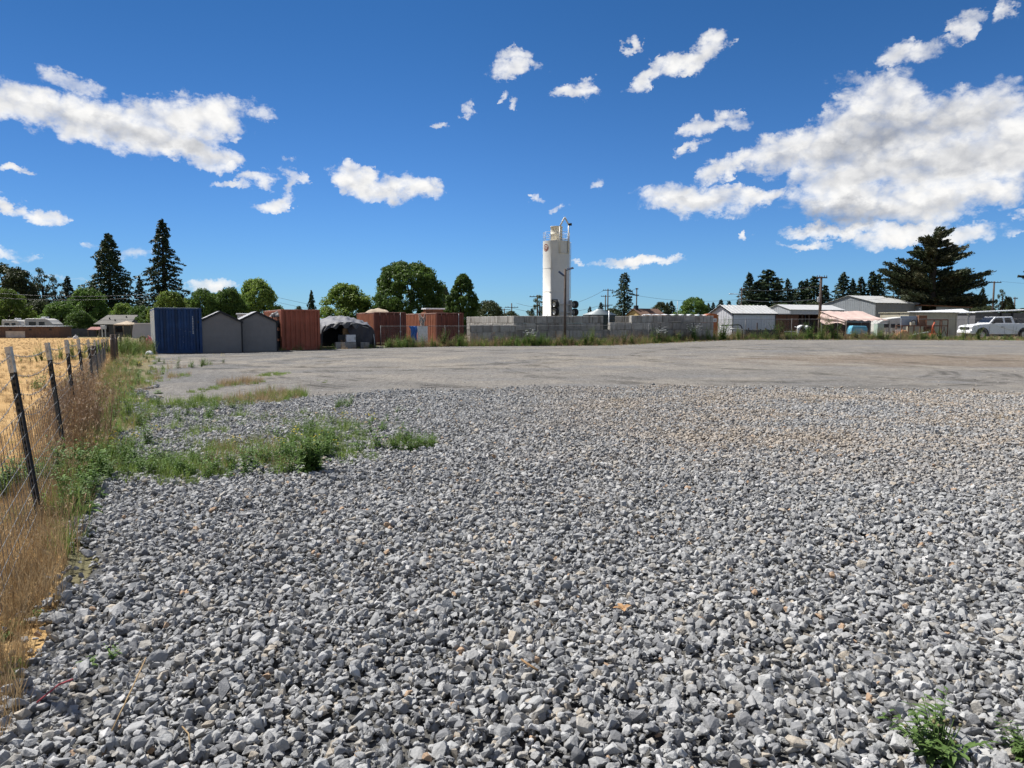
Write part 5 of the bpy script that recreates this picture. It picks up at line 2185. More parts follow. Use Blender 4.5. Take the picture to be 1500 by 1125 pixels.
m = MB(); m.cbox(0, 1.2, 0, .6, .22, .40, .03); m.tube([(1.2, .3, .3), (1.7, .3, .75)], .03, 6); m.build('tray', M_dark, t_)
for xx in (.2, 1.0):
    wheel('wheel', .2, .1, Matrix.Translation((xx, -.06, .2)), t_)
for i, (px, hgt, lb) in enumerate([(1298, .95, 'leftmost of the pale posts leaning below the camper'), (1302, 1.0, 'pale post second from the left below the camper'), (1306, .92, 'rightmost of the pale posts leaning below the camper')]):
    put('fence_picket', MB().cbox(0, .16, 0, .05, 0, hgt, .008).mesh('fence_picket', surf('picket_grey', (.42, .42, .42), .8, .15, 4)), at(px, 66.6), R(4 * i), lb, 'picket')
put('white_board', MB().cbox(0, .5, 0, .04, .42, .82, .008).box(.05, .1, .045, .08, 0, .8).box(.4, .45, .045, .08, 0, .8).mesh('white_board', M_white), at(1312, 65.8), 0, 'white square board standing beside the orange scrap heap', 'board')

# ------------------------------------------------------------------ white pickup
M_car = surf('white_car_paint', (.76, .77, .78), .25, .02, 1.0, None, 0, False, 0, 40, 0, .5)
x, y, z = at(1405, 63.0)
tr = thing('pickup_truck', 'white extended cab pickup parked facing left behind the chain link fence', 'pickup', (x + 3.4, y, z), PI)
tr.scale = (1, 1, 1.06)
# local: +x forward, +y the driver side facing us
HW = .98


def arch_pts(cx, r, n=12):
    return [(cx - r * math.cos(PI * k / n), .40 + r * math.sin(PI * k / n)) for k in range(n + 1)]


FAX, RAX = 1.95, -1.72
side = [(-2.92, .62), (-2.88, .52)] + arch_pts(RAX, .50) + [(RAX + .6, .42)] + [(FAX - .58, .42)] + arch_pts(FAX, .50) + [(2.55, .46), (2.86, .44), (2.93, .56), (2.93, .74), (2.88, .80), (2.86, 1.04), (2.74, 1.14), (2.2, 1.23), (1.42, 1.29), (1.30, 1.32), (-.92, 1.33), (-.98, 1.32), (-2.90, 1.33), (-2.93, 1.28)]


def body_mesh():
    m = MB()
    n = len(side)
    secs = [(-HW, .0), (-HW * .96, .0), (HW * .96, .0), (HW, .0)]
    def ring(y, inset):
        r = []
        for (a, b) in side:
            ty_ = y
            # tumble home above the belt crease and below the sill
            if b > 1.1:
                ty_ = y * (1 - .05 * (b - 1.1) / .2)
            if b < .6:
                ty_ = y * .985
            r.append((a, ty_, b))
        return r
    rings = [ring(-HW, 0), ring(HW, 0)]
    vs = rings[0] + rings[1]
    fs = [tuple(range(n)), tuple(range(2 * n - 1, n - 1, -1))]
    for i in range(n):
        j = (i + 1) % n
        fs.append((i, i + n, j + n, j))
    m.add(vs, fs)
    return m


o = body_mesh().build('body', M_car, tr)
bv = o.modifiers.new('round', 'BEVEL'); bv.width = .035; bv.segments = 2; bv.limit_method = 'ANGLE'; bv.angle_limit = R(40)
# cab greenhouse
def loft(bot, top):
    vs = bot + top
    n = len(bot)
    fs = [tuple(range(n))[::-1], tuple(range(n, 2 * n))]
    for i in range(n):
        j = (i + 1) % n
        fs.append((i, j, j + n, i + n))
    return MB().add(vs, fs)
bw, tw = .90, .70
bot = [(1.34, -bw, 1.31), (1.34, bw, 1.31), (-.93, bw, 1.32), (-.93, -bw, 1.32)]
top = [(.74, -tw, 1.86), (.74, tw, 1.86), (-.78, tw, 1.88), (-.78, -tw, 1.88)]
o = loft(bot, top).build('cab', M_car, tr)
bv = o.modifiers.new('round', 'BEVEL'); bv.width = .05; bv.segments = 3


def on_side(x_, z_, s, out=.012):
    f = (z_ - 1.32) / .55
    return (x_, s * (bw + (tw - bw) * f + out), z_)


for s in (1, -1):
    for poly in ([(1.14, 1.36), (.70, 1.77), (.12, 1.78), (.10, 1.36)], [(-.06, 1.37), (-.06, 1.78), (-.58, 1.79), (-.66, 1.37)]):
        m = MB()
        a_ = [on_side(p_, q_, s) for p_, q_ in poly]
        b_ = [on_side(p_, q_, s, -.03) for p_, q_ in poly]
        m.add(a_ + b_, [(0, 1, 2, 3), (0, 4, 5, 1), (1, 5, 6, 2), (2, 6, 7, 3), (3, 7, 4, 0)])
        m.build('side_window', M_glass, tr)
m = MB()
m.add([(1.26, -.78, 1.375), (1.26, .78, 1.375), (.795, .64, 1.822), (.795, -.64, 1.822)], [(0, 1, 2, 3)])
o = m.build('windscreen', M_glass, tr)
o.location = (.012, 0, .012)
m = MB()
m.add([(-.925, -.74, 1.42), (-.925, .74, 1.42), (-.81, .62, 1.80), (-.81, -.62, 1.80)], [(0, 1, 2, 3)])
o = m.build('rear_window', M_glass, tr); o.location = (-.012, 0, 0)
# seams, handles, mirrors, lamps
for s in (1, -1):
    m = MB()
    yy = HW + .002
    def seam(x0, x1, z0, z1):
        m.box(min(x0, x1), max(x0, x1), s * yy - .003, s * yy + .003, z0, z1)
    seam(1.33, 1.345, .50, 1.08); seam(.03, .042, .50, 1.08); seam(-.72, -.708, .50, 1.08); seam(-.98, -.965, .45, 1.08)
    m.build('door_seam', M_dark, tr)
    m = MB(); m.cbox(.14, .36, s * (HW + .02) - .018, s * (HW + .02) + .018, 1.0, 1.05, .008); m.build('door_handle', M_black, tr)
    m = MB(); m.cbox(1.0, 1.14, s * 1.10 - .10, s * 1.10 + .10, 1.30, 1.52, .03); m.box(1.03, 1.09, min(s * .9, s * 1.05), max(s * .9, s * 1.05), 1.32, 1.36); m.build('mirror', M_black, tr)
    m = MB(); m.cbox(2.74, 2.905, s * .80 - .14, s * .80 + .14, .86, 1.04, .03); m.build('headlight', surf('lamp_lens', (.55, .56, .58), .15, .1, 4) if s == 1 else bpy.data.materials['lamp_lens'], tr)
    m = MB(); m.cbox(-2.95, -2.90, s * .88 - .07, s * .88 + .07, .82, 1.22, .015); m.build('tail_lamp', M_redpt, tr)
    m = MB()
    for cx in (FAX, RAX):
        pts_ = []
        for k in range(15):
            a = PI * k / 14
            pts_.append((cx - .53 * math.cos(a), s * (HW + .012), .42 + .53 * math.sin(a)))
        m.tube(pts_, .045, 6)
    m.build('wheel_flare', M_dark, tr)
    for cx in (FAX, RAX):
        wheel('wheel', .40, .27, Matrix.Translation((cx, s * (HW - .13), .40)), tr)
m = MB(); m.cbox(2.80, 3.0, -.95, .95, .50, .72, .04); m.build('front_bumper', M_car, tr)
m = MB(); m.cbox(2.87, 2.94, -.62, .62, .80, 1.02, .02); m.build('grille', M_dark, tr)
m = MB(); m.cbox(-3.08, -2.90, -.93, .93, .48, .66, .03); m.build('rear_bumper', M_chrome, tr)
m = MB(); m.box(-2.84, -1.05, -.80, .80, 1.325, 1.345); m.build('bed_liner', M_dark, tr)
m = MB()
for s in (1, -1):
    m.tube([(-1.06, s * .82, 1.34), (-1.10, s * .74, 1.80)], .03, 6)
    m.tube([(-1.10, s * .74, 1.80), (-1.75, s * .84, 1.36)], .02, 6)
for zz in (1.5, 1.65, 1.80):
    m.tube([(-1.08, -.78, zz), (-1.08, .78, zz)], .022, 6)
m.build('headache_rack', M_black, tr)
m = MB(); m.box(-2.2, 2.2, -.5, .5, .36, .52); m.build('underbody', M_black, tr)
# ------------------------------------------------------------------ trees
L_mid = leaf_mat('leaf_mid_green', (0.0803, 0.139, 0.0292), (0.146, 0.227, 0.0467), .42, (0.0613, 0.114, 0.0262), .5)
L_light = leaf_mat('leaf_yellow_green', (0.149, 0.224, 0.042), (0.246, 0.315, 0.0673), .45, (0.104, 0.172, 0.0329), .5)
L_olive = leaf_mat('leaf_olive', (0.0571, 0.0762, 0.028), (0.101, 0.121, 0.0444), .22, (0.0444, 0.0571, 0.0254), .5)
L_euc = leaf_mat('leaf_grey_green', (0.069, 0.0938, 0.0552), (0.124, 0.152, 0.0856), .25, (0.0552, 0.0759, 0.0414), .6)
L_con = leaf_mat('needle_dark', (0.0187, 0.0374, 0.0187), (0.04, 0.0667, 0.0293), .12, (0.06, 0.08, 0.032), .6)
L_con2 = leaf_mat('needle_blue_green', (0.0298, 0.0522, 0.0323), (0.0559, 0.082, 0.0447), .14, (0.0373, 0.0559, 0.0323), .6)
L_cyp = leaf_mat('cypress_sprays', (0.0248, 0.0386, 0.0179), (0.0524, 0.069, 0.0276), .12, (0.0828, 0.0773, 0.0359), .45)
M_bark = surf('bark', (.045, .034, .027), .95, .3, 3)


def leaf_quads(cent, nrm_bias, size, asp, rs, up=0.0):
    """one diamond leaf per centre; cent (n,3)"""
    n = len(cent)
    a = rs.normal(0, 1, (n, 3)) + nrm_bias
    a /= np.linalg.norm(a, axis=1, keepdims=True) + 1e-9
    t_ = rs.normal(0, 1, (n, 3))
    t_[:, 2] += up
    u = np.cross(a, t_)
    u /= np.linalg.norm(u, axis=1, keepdims=True) + 1e-9
    v = np.cross(a, u)
    s = (size * rs.uniform(.6, 1.3, n))[:, None]
    p0 = cent - u * s
    p1 = cent + v * s * asp
    p2 = cent + u * s
    p3 = cent - v * s * asp
    V = np.stack([p0, p1, p2, p3], 1).reshape(-1, 3)
    F = np.arange(4 * n).reshape(n, 4)
    return V, F


def broad_mesh(seed, H, Wd, shape, mat, base=.12, nclump=150, per=75, lobes=.2, leaf=None, csize=.12):
    rs = np.random.default_rng(seed)
    ph = rs.uniform(0, 6.28, 6)
    cl = []
    leaf = leaf or max(.13, H * .016)
    def Rr(t):
        if shape == 'round':
            return (1 - abs(2 * t - 1) ** 2.4) ** .5
        if shape == 'poplar':
            return (max(0, min(1, t / .28)) ** .5) * (1 - max(0, (t - .28) / .72) ** 1.7) ** .8
        if shape == 'spread':
            return (1 - abs(t * 1.35 - .55) ** 2.2) ** .5 if t < 1 else 0
        if shape == 'mound':
            return (1 - t ** 2.2) ** .55
        if shape == 'tall':
            return (1 - abs(2 * t - .9) ** 2.0) ** .5 * .9 if abs(2 * t - .9) < 1 else .1
        return 1
    zb = base * H
    for i in range(nclump):
        t_ = rs.uniform(0.02, .98)
        a = rs.uniform(0, 2 * PI)
        r = Rr(t_)
        r *= 1 + lobes * (math.sin(2 * a + ph[0] + t_ * 5) * .5 + math.sin(3 * a + ph[1] - t_ * 7) * .5 + .6 * math.sin(t_ * 17 + ph[2] + a))
        q = rs.uniform(.55, 1.0) ** .6
        cl.append((r * q * Wd / 2 * math.cos(a), r * q * Wd / 2 * math.sin(a), zb + t_ * (H - zb) * .97))
    cl = np.array(cl)
    VV, CC = [], []
    for c in cl:
        k = int(per * rs.uniform(.5, 1.4))
        d = rs.normal(0, 1, (k, 3))
        d /= np.linalg.norm(d, axis=1, keepdims=True)
        rr = rs.uniform(.15, 1, k)[:, None] ** .5
        s = csize * Wd * rs.uniform(.55, 1.25)
        p = c + d * rr * s * np.array([1, 1, .75])
        VV.append(p)
        CC.append(d)
    P = np.concatenate(VV)
    D = np.concatenate(CC)
    keep = P[:, 2] > .05 * H * (base > 0)
    P, D = P[keep], D[keep]
    V, F = leaf_quads(P, D * .9 + np.array([0, 0, .5]), leaf, .62, rs)
    crown = np_mesh('crown', V, F, mat)
    m = MB()
    tr_ = H * .022 + .05
    top = Vector((rs.normal(0, .03) * H, rs.normal(0, .03) * H, H * .72))
    m.tube([(0, 0, -.1), (0, 0, H * .1), top * .5 + Vector((0, 0, H * .06)), top], [tr_ * 1.25, tr_, tr_ * .7, tr_ * .15], 8)
    for i in rs.choice(len(cl), min(16, len(cl)), replace=False):
        c = Vector(cl[i])
        f = min(.85, max(.2, c.z / H - .2))
        s = top * f
        m.tube([s, s.lerp(c, .55) + Vector((0, 0, H * .02)), c], [tr_ * .45, tr_ * .28, tr_ * .08], 5)
    return crown, m.mesh('trunk', M_bark)


def conifer_mesh(seed, H, Wd, mat, base=.06, nb=150, power=.85, gap=.25, leaf=.16, per=46, droop=.25, top=.03, lean=0.0, belly=0.0):
    rs = np.random.default_rng(seed)
    P, D = [], []
    m = MB()
    tr_ = H * .016 + .05
    m.tube([(0, 0, -.1), (lean * H * .3, 0, H * .4), (lean * H, 0, H * .985)], [tr_ * 1.2, tr_ * .75, .02], 8)
    ph = rs.uniform(0, 6.28, 4)
    for i in range(nb):
        t_ = base + (1 - base) * ((i + rs.uniform(0, 1)) / nb) ** 1.05
        a = i * 2.399 + rs.normal(0, .3)
        prof = (1 - t_) ** power + top
        if belly:
            prof *= 1 - belly * max(0, .22 - t_) / .22
        prof *= 1 + gap * math.sin(t_ * 21 + ph[0] + 1.5 * math.sin(a)) * .6 + gap * math.sin(2 * a + t_ * 9 + ph[1]) * .5
        L = Wd / 2 * prof * rs.uniform(.62, 1.08)
        z0 = t_ * H
        d = np.array([math.cos(a), math.sin(a), 0])
        z1 = -droop * L + .12 * L
        k = max(5, int(per * (.25 + prof)))
        f = rs.uniform(.12, 1.0, k) ** .75
        fl = f[:, None]
        base_p = np.array([lean * z0, 0, z0]) + d * fl * L + np.array([0, 0, 1]) * (z1 * fl + .10 * L * np.sin(fl * PI))
        side = np.cross(d, [0, 0, 1])
        wdt = (.30 * L + .10) * (1 - .55 * fl)
        off = rs.normal(0, .5, (k, 1)) * wdt * side + rs.normal(0, .10 * H * .03 + .06, (k, 1)) * np.array([0, 0, 1])
        P.append(base_p + off)
        D.append(np.repeat(d[None], k, 0))
        tip = Vector((lean * z0 + d[0] * L * .9, d[1] * L * .9, z0 + z1 * .9))
        if i % 2 == 0:
            m.tube([(lean * z0, 0, z0), tip], [max(.02, tr_ * .28 * (1 - t_)), .012], 4)
    P = np.concatenate(P)
    D = np.concatenate(D)
    V, F = leaf_quads(P, np.array([0, 0, .9]) + D * .35, leaf, .5, rs)
    return np_mesh('crown', V, F, mat), m.mesh('trunk', M_bark)


WK = {'conifer_tree': 2.2, 'redwood_tree': 1.30, 'eucalyptus_tree': 1.25, 'leafy_tree': .98}


def tree(name, px, Y, py_top, label, meshes, group, H0, W0, wpx=None, rz=None, dz=0.0):
    """place a tree so that it has its real height; W scale from the width it spans"""
    x, y, z = at(px, Y)
    H = WZ(py_top, Y) - z
    sx_ = (wpx / FPX * Y) / W0 * WK.get(name, 1.0) if wpx else H / H0
    t_ = thing(name, label, 'tree', (x, y, z - .02), rnd.uniform(0, 6.28) if rz is None else rz, group)
    t_.scale = (sx_, sx_, H / H0)
    mobj('crown', meshes[0], t_)
    mobj('trunk', meshes[1], t_)
    return t_


TM = {
    'rw1': conifer_mesh(1, 16, 8, L_con, .04, 210, .62, .22, .20, 74, .22, .05, 0, .2),
    'rw2': conifer_mesh(2, 18, 7.2, L_con, .12, 170, .70, .38, .20, 62, .28, .05),
    'rw3': conifer_mesh(3, 12, 4, L_con, .06, 130, .38, .34, .16, 46, .2, .08),
    'fir1': conifer_mesh(4, 12, 6, L_con2, .05, 120, .8, .3, .19, 50, .15, .05),
    'fir2': conifer_mesh(5, 12, 5, L_con, .05, 120, .6, .28, .19, 54, .12, .06),
    'slim': conifer_mesh(6, 10, 3, L_con2, .05, 90, .7, .3, .16, 40, .15, .05),
    'cone': conifer_mesh(7, 6, 4, L_con, .0, 110, .75, .12, .14, 60, .0, .05),
    'round': broad_mesh(11, 11, 10, 'round', L_mid, .01, 520, 95, .11, .17, .082),
    'light': broad_mesh(12, 8, 9, 'mound', L_light, .01, 400, 78, .15, .15, .088),
    'light2': broad_mesh(13, 7, 8, 'mound', L_light, .02, 260, 80, .17, .15, .09),
    'mid': broad_mesh(14, 7, 8, 'mound', L_mid, .02, 260, 80, .18, .15, .09),
    'poplar': broad_mesh(15, 9, 6, 'poplar', L_mid, .01, 400, 80, .13, .15, .085),
    'euc': broad_mesh(16, 12, 5, 'tall', L_euc, .15, 70, 60, .5, .17, .14),
    'euc2': broad_mesh(17, 12, 8, 'tall', L_olive, .05, 240, 75, .28, .17, .10),
    'dark': broad_mesh(18, 7, 9, 'mound', L_olive, .02, 260, 75, .2, .16, .09),
    'loose': broad_mesh(19, 8, 8, 'mound', L_light, .01, 340, 70, .20, .16, .09),
}
HW0 = {'rw1': (16, 8), 'rw2': (18, 7.2), 'rw3': (12, 4), 'fir1': (12, 6), 'fir2': (12, 5), 'slim': (10, 3), 'cone': (6, 4), 'round': (11, 10), 'light': (8, 9), 'light2': (7, 8), 'mid': (7, 8), 'poplar': (9, 6),
       'euc': (12, 5), 'euc2': (12, 8), 'dark': (7, 9), 'loose': (8, 8)}


def T(kind, name, px, Y, top, wpx, label, group=None):
    return tree(name, px, Y, top, label, TM[kind], group, HW0[kind][0], HW0[kind][1], wpx)


GL, GM, GR = 'trees beyond the straw field', 'trees behind the containers and block walls', 'conifers behind the metal buildings'
# left
T('euc2', 'eucalyptus_tree', 6, 120, 384, 60, 'tall dark olive tree at the left edge of the photo', GL)
T('euc2', 'eucalyptus_tree', 32, 118, 390, 50, 'tall dark olive tree with a ragged top, second from the left edge', GL)
T('euc', 'eucalyptus_tree', 62, 122, 391, 26, 'slender grey green tree, tallest of the three thin ones right of the dark olive trees', GL)
T('euc', 'eucalyptus_tree', 81, 124, 405, 26, 'slender grey green tree between a taller thin one and a small pointed conifer', GL)
T('slim', 'conifer_tree', 102, 124, 405, 20, 'small pointed conifer left of the first tall redwood', GL)
T('euc', 'eucalyptus_tree', 95, 126, 425, 30, 'low grey green tree below the small pointed conifer', GL)
T('rw1', 'redwood_tree', 164, 112, 343, 72, 'broad dark redwood standing behind the house with the grey roof', GL)
T('slim', 'conifer_tree', 138, 115, 415, 24, 'small dark conifer against the left flank of the broad redwood', GL)
T('slim', 'conifer_tree', 207, 118, 407, 16, 'thin small conifer in the gap between the two tall redwoods', GL)
T('rw2', 'redwood_tree', 243, 108, 322, 68, 'tallest redwood, with gaps in its crown, behind the blue container', GL)
T('light2', 'leafy_tree', 12, 100, 422, 62, 'rounded bright green tree at the left edge behind the brown fence', GL)
T('dark', 'leafy_tree', 55, 106, 440, 60, 'low dark olive tree behind the camper vans', GL)
T('mid', 'leafy_tree', 90, 100, 441, 62, 'bushy green tree right of the camper vans', GL)
T('mid', 'leafy_tree', 128, 104, 421, 66, 'taller bushy green tree left of the house with the grey roof', GL)
T('mid', 'leafy_tree', 118, 96, 455, 44, 'low green shrub-like tree below the taller bushy ones left of the house', GL)
T('light2', 'leafy_tree', 182, 104, 443, 46, 'light green tree behind the roof of the grey roofed house', GL)
T('mid', 'leafy_tree', 207, 100, 447, 42, 'green tree between the grey roofed house and the blue container', GL)
T('mid', 'leafy_tree', 150, 108, 448, 40, 'dark green tree just behind the left end of the grey roofed house', GL)
# behind the containers
T('light2', 'leafy_tree', 250, 76, 425, 58, 'bright yellow green rounded tree right above the blue container', GM)
T('mid', 'leafy_tree', 298, 78, 422, 52, 'green tree behind the left grey shed', GM)
T('mid', 'leafy_tree', 338, 80, 420, 54, 'green tree behind the right grey shed', GM)
T('light', 'leafy_tree', 378, 84, 408, 72, 'larger light green tree with an airy crown left of the plain red container', GM)
T('mid', 'leafy_tree', 276, 92, 436, 56, 'low green tree filling the gap right of the bright rounded tree', GM)
T('light2', 'leafy_tree', 318, 94, 428, 48, 'light green tree between the two trees behind the grey sheds', GM)
T('mid', 'leafy_tree', 358, 96, 430, 50, 'green tree at the left foot of the larger airy light green one', GM)
T('mid', 'leafy_tree', 225, 90, 449, 50, 'green tree at the left shoulder of the blue container', GM)
T('cone', 'cypress_tree', 457, 95, 426, 26, 'small dark cone-shaped conifer behind the plain red container', GM)
T('dark', 'leafy_tree', 438, 110, 449, 22, 'tiny dark tree left of the small cone-shaped conifer', GM)
T('loose', 'leafy_tree', 508, 92, 415, 84, 'light green loose-crowned tree behind the charcoal tarp shelter', GM)
T('round', 'leafy_tree', 600, 88, 382, 98, 'largest round dark green tree, behind the two right hand red containers', GM)
T('dark', 'leafy_tree', 556, 92, 442, 36, 'low grey green tree at the left foot of the largest round tree', GM)
T('dark', 'leafy_tree', 650, 96, 421, 40, 'dark tree half hidden between the largest round tree and the pointed one', GM)
T('poplar', 'leafy_tree', 678, 82, 399, 52, 'pointed egg-shaped green tree left of the block walls', GM)
T('dark', 'leafy_tree', 716, 105, 441, 60, 'low dark tree right of the pointed egg-shaped one', GM)
T('dark', 'leafy_tree', 748, 128, 456, 40, 'far low dark tree just left of the silo', GM)
T('slim', 'conifer_tree', 779, 128, 452, 12, 'far tiny conifer close to the left foot of the silo', GM)
T('euc', 'eucalyptus_tree', 790, 104, 431, 20, 'brownish slender tree peeping out left of the silo', GM)
# centre right
T('rw3', 'redwood_tree', 914, 112, 400, 28, 'single narrow dark redwood right of the silo', GM)
T('slim', 'conifer_tree', 880, 140, 443, 12, 'far small conifer among the power poles', GM)
T('dark', 'leafy_tree', 897, 120, 452, 40, 'low brownish tree at the foot of the single narrow redwood', GM)
T('slim', 'conifer_tree', 864, 150, 449, 10, 'far tiny conifer above the water tank', GM)
T('dark', 'leafy_tree', 968, 118, 443, 38, 'dark round tree right of the yellow house', GM)
T('slim', 'conifer_tree', 983, 120, 441, 16, 'small pointed conifer close right of the dark round tree by the yellow house', GM)
T('slim', 'conifer_tree', 977, 126, 443, 12, 'thin pointed conifer leaning against the dark round tree by the yellow house', GM)
T('mid', 'leafy_tree', 1016, 104, 435, 56, 'rounded green tree behind the stepped block wall', GM)
T('slim', 'conifer_tree', 1037, 150, 444, 10, 'far thin conifer just right of the rounded green tree', GM)
T('slim', 'conifer_tree', 1044, 150, 443, 10, 'far thin conifer second to the right of the rounded green tree', GM)
T('fir2', 'conifer_tree', 1055, 150, 439, 13, 'far dark conifer above the left slope of the white shed roof', GM)
T('fir2', 'conifer_tree', 1067, 150, 441, 11, 'far dark conifer above the ridge of the white shed roof', GM)
# conifers behind the buildings
for i, (k, px, Y, top, w, lb) in enumerate([
        ('fir1', 1096, 118, 400, 30, 'leftmost tall conifer behind the white shed'),
        ('fir2', 1123, 116, 396, 40, 'tallest dark conifer behind the white shed'),
        ('fir2', 1108, 112, 412, 34, 'dark conifer filling the space before the two tallest ones behind the white shed'),
        ('slim', 1138, 120, 408, 18, 'thin conifer close right of the tallest one behind the white shed'),
        ('fir1', 1152, 118, 409, 22, 'loose topped conifer above the small workshop roof'),
        ('fir2', 1160, 122, 424, 20, 'low conifer just right of the loose topped one'),
        ('fir2', 1173, 120, 412, 20, 'pointed conifer left of the wooden utility pole'),
        ('slim', 1180, 122, 409, 16, 'narrow pointed conifer close to the wooden utility pole'),
        ('fir2', 1191, 118, 405, 28, 'bushy conifer just behind the wooden utility pole'),
        ('fir2', 1207, 122, 418, 20, 'conifer just right of the wooden utility pole'),
        ('fir1', 1233, 120, 400, 36, 'broad rounded conifer above the warehouse ridge'),
        ('fir1', 1247, 124, 409, 22, 'smaller conifer leaning on the broad one above the warehouse'),
        ('slim', 1259, 122, 406, 22, 'pointed conifer above the warehouse, right of the broad one'),
        ('fir2', 1275, 122, 398, 20, 'dark upright conifer left of the big cypress'),
        ('fir2', 1285, 124, 402, 22, 'conifer touching the left branches of the big cypress'),
        ('dark', 1090, 108, 447, 50, 'low dark broad tree at the foot of the conifers behind the white shed'),
        ('light2', 1100, 100, 446, 22, 'low bright green bush-like tree above the white shed roof'),
        ('dark', 1140, 106, 446, 60, 'low dark tree filling the gap above the small workshop'),
        ('light2', 1163, 104, 446, 26, 'low light green tree above the small workshop roof'),
        ('dark', 1190, 106, 444, 50, 'low dark tree behind the utility pole')]):
    T(k, 'conifer_tree' if k in ('fir1', 'fir2', 'slim') else 'leafy_tree', px, Y, top, w, lb, GR)
# far right
for (k, px, Y, top, w, lb) in [('slim', 1437, 130, 421, 14, 'thin far conifer right of the big cypress'), ('euc', 1465, 125, 423, 18, 'loose far tree right of the second utility pole'), ('dark', 1475, 125, 436, 26, 'low far tree beside the loose one at the right'),
                               ('dark', 1445, 118, 448, 36, 'low brownish tree at the foot of the second utility pole'), ('dark', 1420, 112, 446, 60, 'low dark tree under the right branches of the big cypress'), ('dark', 1496, 130, 452, 30, 'low far tree at the right edge')]:
    T(k, 'leafy_tree' if k in ('dark', 'euc') else 'conifer_tree', px, Y, top, w, lb, 'far trees at the right')

# ---- the big windswept cypress
CY = 104.0
cx, cy, cz = at(1362, CY)
cyp = thing('cypress_tree', 'huge dark windswept cypress with layered sweeping branches, right of the warehouse', 'tree', (cx, cy, cz), 0)
rs = np.random.default_rng(77)
K_ = CY / FPX
def cp(px, py, dy=0.0):
    return np.array([(px - 1362) * K_ * .94, dy, WZ(py, CY) - cz])
trunk_pts = [np.array([0, 0, -.2]), cp(1362, 440), cp(1362, 410), cp(1364, 385), cp(1366, 362), cp(1373, 340)]
mt = MB()
mt.tube([Vector(p) for p in trunk_pts], [.75, .62, .5, .38, .22, .05], 10)
# branch tips: (px, py, where on the trunk (py), depth)
BR = []
for (px, py, pt) in [(1283, 397, 424), (1291, 387, 412), (1312, 381, 400), (1328, 371, 388), (1336, 362, 378), (1340, 350, 368), (1352, 348, 362), (1374, 334, 350), (1388, 336, 352), (1384, 352, 362), (1396, 361, 372),
                     (1405, 366, 380), (1409, 373, 386), (1396, 380, 390), (1390, 393, 404), (1402, 398, 410), (1416, 401, 418), (1432, 403, 425), (1440, 402, 428), (1438, 412, 432), (1424, 417, 434), (1412, 426, 438), (1404, 434, 442), (1425, 432, 446), (1440, 438, 450), (1446, 444, 452), (1430, 446, 454),
                     (1292, 410, 430), (1296, 422, 436), (1294, 436, 446), (1306, 430, 442), (1310, 402, 422), (1318, 412, 430), (1330, 396, 414), (1300, 443, 452), (1345, 440, 450), (1385, 442, 450), (1358, 430, 444), (1376, 420, 436), (1348, 380, 396), (1376, 372, 388), (1362, 356, 370), (1368, 343, 356), (1340, 424, 440), (1395, 412, 428)]:
    for dd in range(3):
        jx, jy = (0, 0) if dd == 0 else (rs.uniform(-10, 10), rs.uniform(-3, 8))
        dep = rs.uniform(-.4, .4) if dd == 0 else rs.choice([-1, 1]) * rs.uniform(.8, 4.0) * (1 - max(0, (400 - py) / 90))
        tip = cp(px + jx * .6, py + jy, dep)
        if dd:
            tip[0] *= .82
        BR.append((tip, cp(1363, pt), dd))
P, D, S_ = [], [], []
for tip, s, dd in BR:
    d = tip - s
    L = np.linalg.norm(d)
    mid = s + d * .55 + np.array([0, 0, -.07 * L])
    mt.tube([Vector(s), Vector(mid), Vector(tip)], [.05 + .02 * L, .03 + .01 * L, .02], 5)
    n = int(150 * L ** .85)
    f = rs.uniform(.06, 1.02, n) ** .85
    b = ((1 - f) ** 2)[:, None] * s + (2 * f * (1 - f))[:, None] * (mid * 1.0) + (f ** 2)[:, None] * tip
    wv = (.08 + .46 * np.sin(np.clip(f, 0, 1) * PI * .86) ** 1.0 * min(1.25, L / 3.5))[:, None]
    off = rs.normal(0, 1, (n, 3)) * wv * np.array([.55, 1.0, .30])
    off[:, 2] += wv[:, 0] * .25
    P.append(b + off)
    dn = d / L
    D.append(np.repeat(np.array([[dn[0] * .3, dn[1] * .3, .9]]), n, 0))
P = np.concatenate(P)
D = np.concatenate(D)
# sprays: narrow diamonds pointing out and up along their branch
n = len(P)
ax = np.stack([np.sign(P[:, 0] + .01) * rs.uniform(.2, 1.1, n), rs.normal(0, .6, n), rs.uniform(.1, .9, n)], 1)
ax /= np.linalg.norm(ax, axis=1, keepdims=True)
sd_ = np.cross(ax, rs.normal(0, 1, (n, 3)))
sd_ /= np.linalg.norm(sd_, axis=1, keepdims=True)
sz = rs.uniform(.13, .34, n)[:, None]
V = np.stack([P - ax * sz * .6, P + sd_ * sz * .34, P + ax * sz, P - sd_ * sz * .34], 1).reshape(-1, 3)
mobj('crown', np_mesh('crown', V, np.arange(4 * n).reshape(n, 4), L_cyp), cyp)
mt.build('trunk', M_bark, cyp)

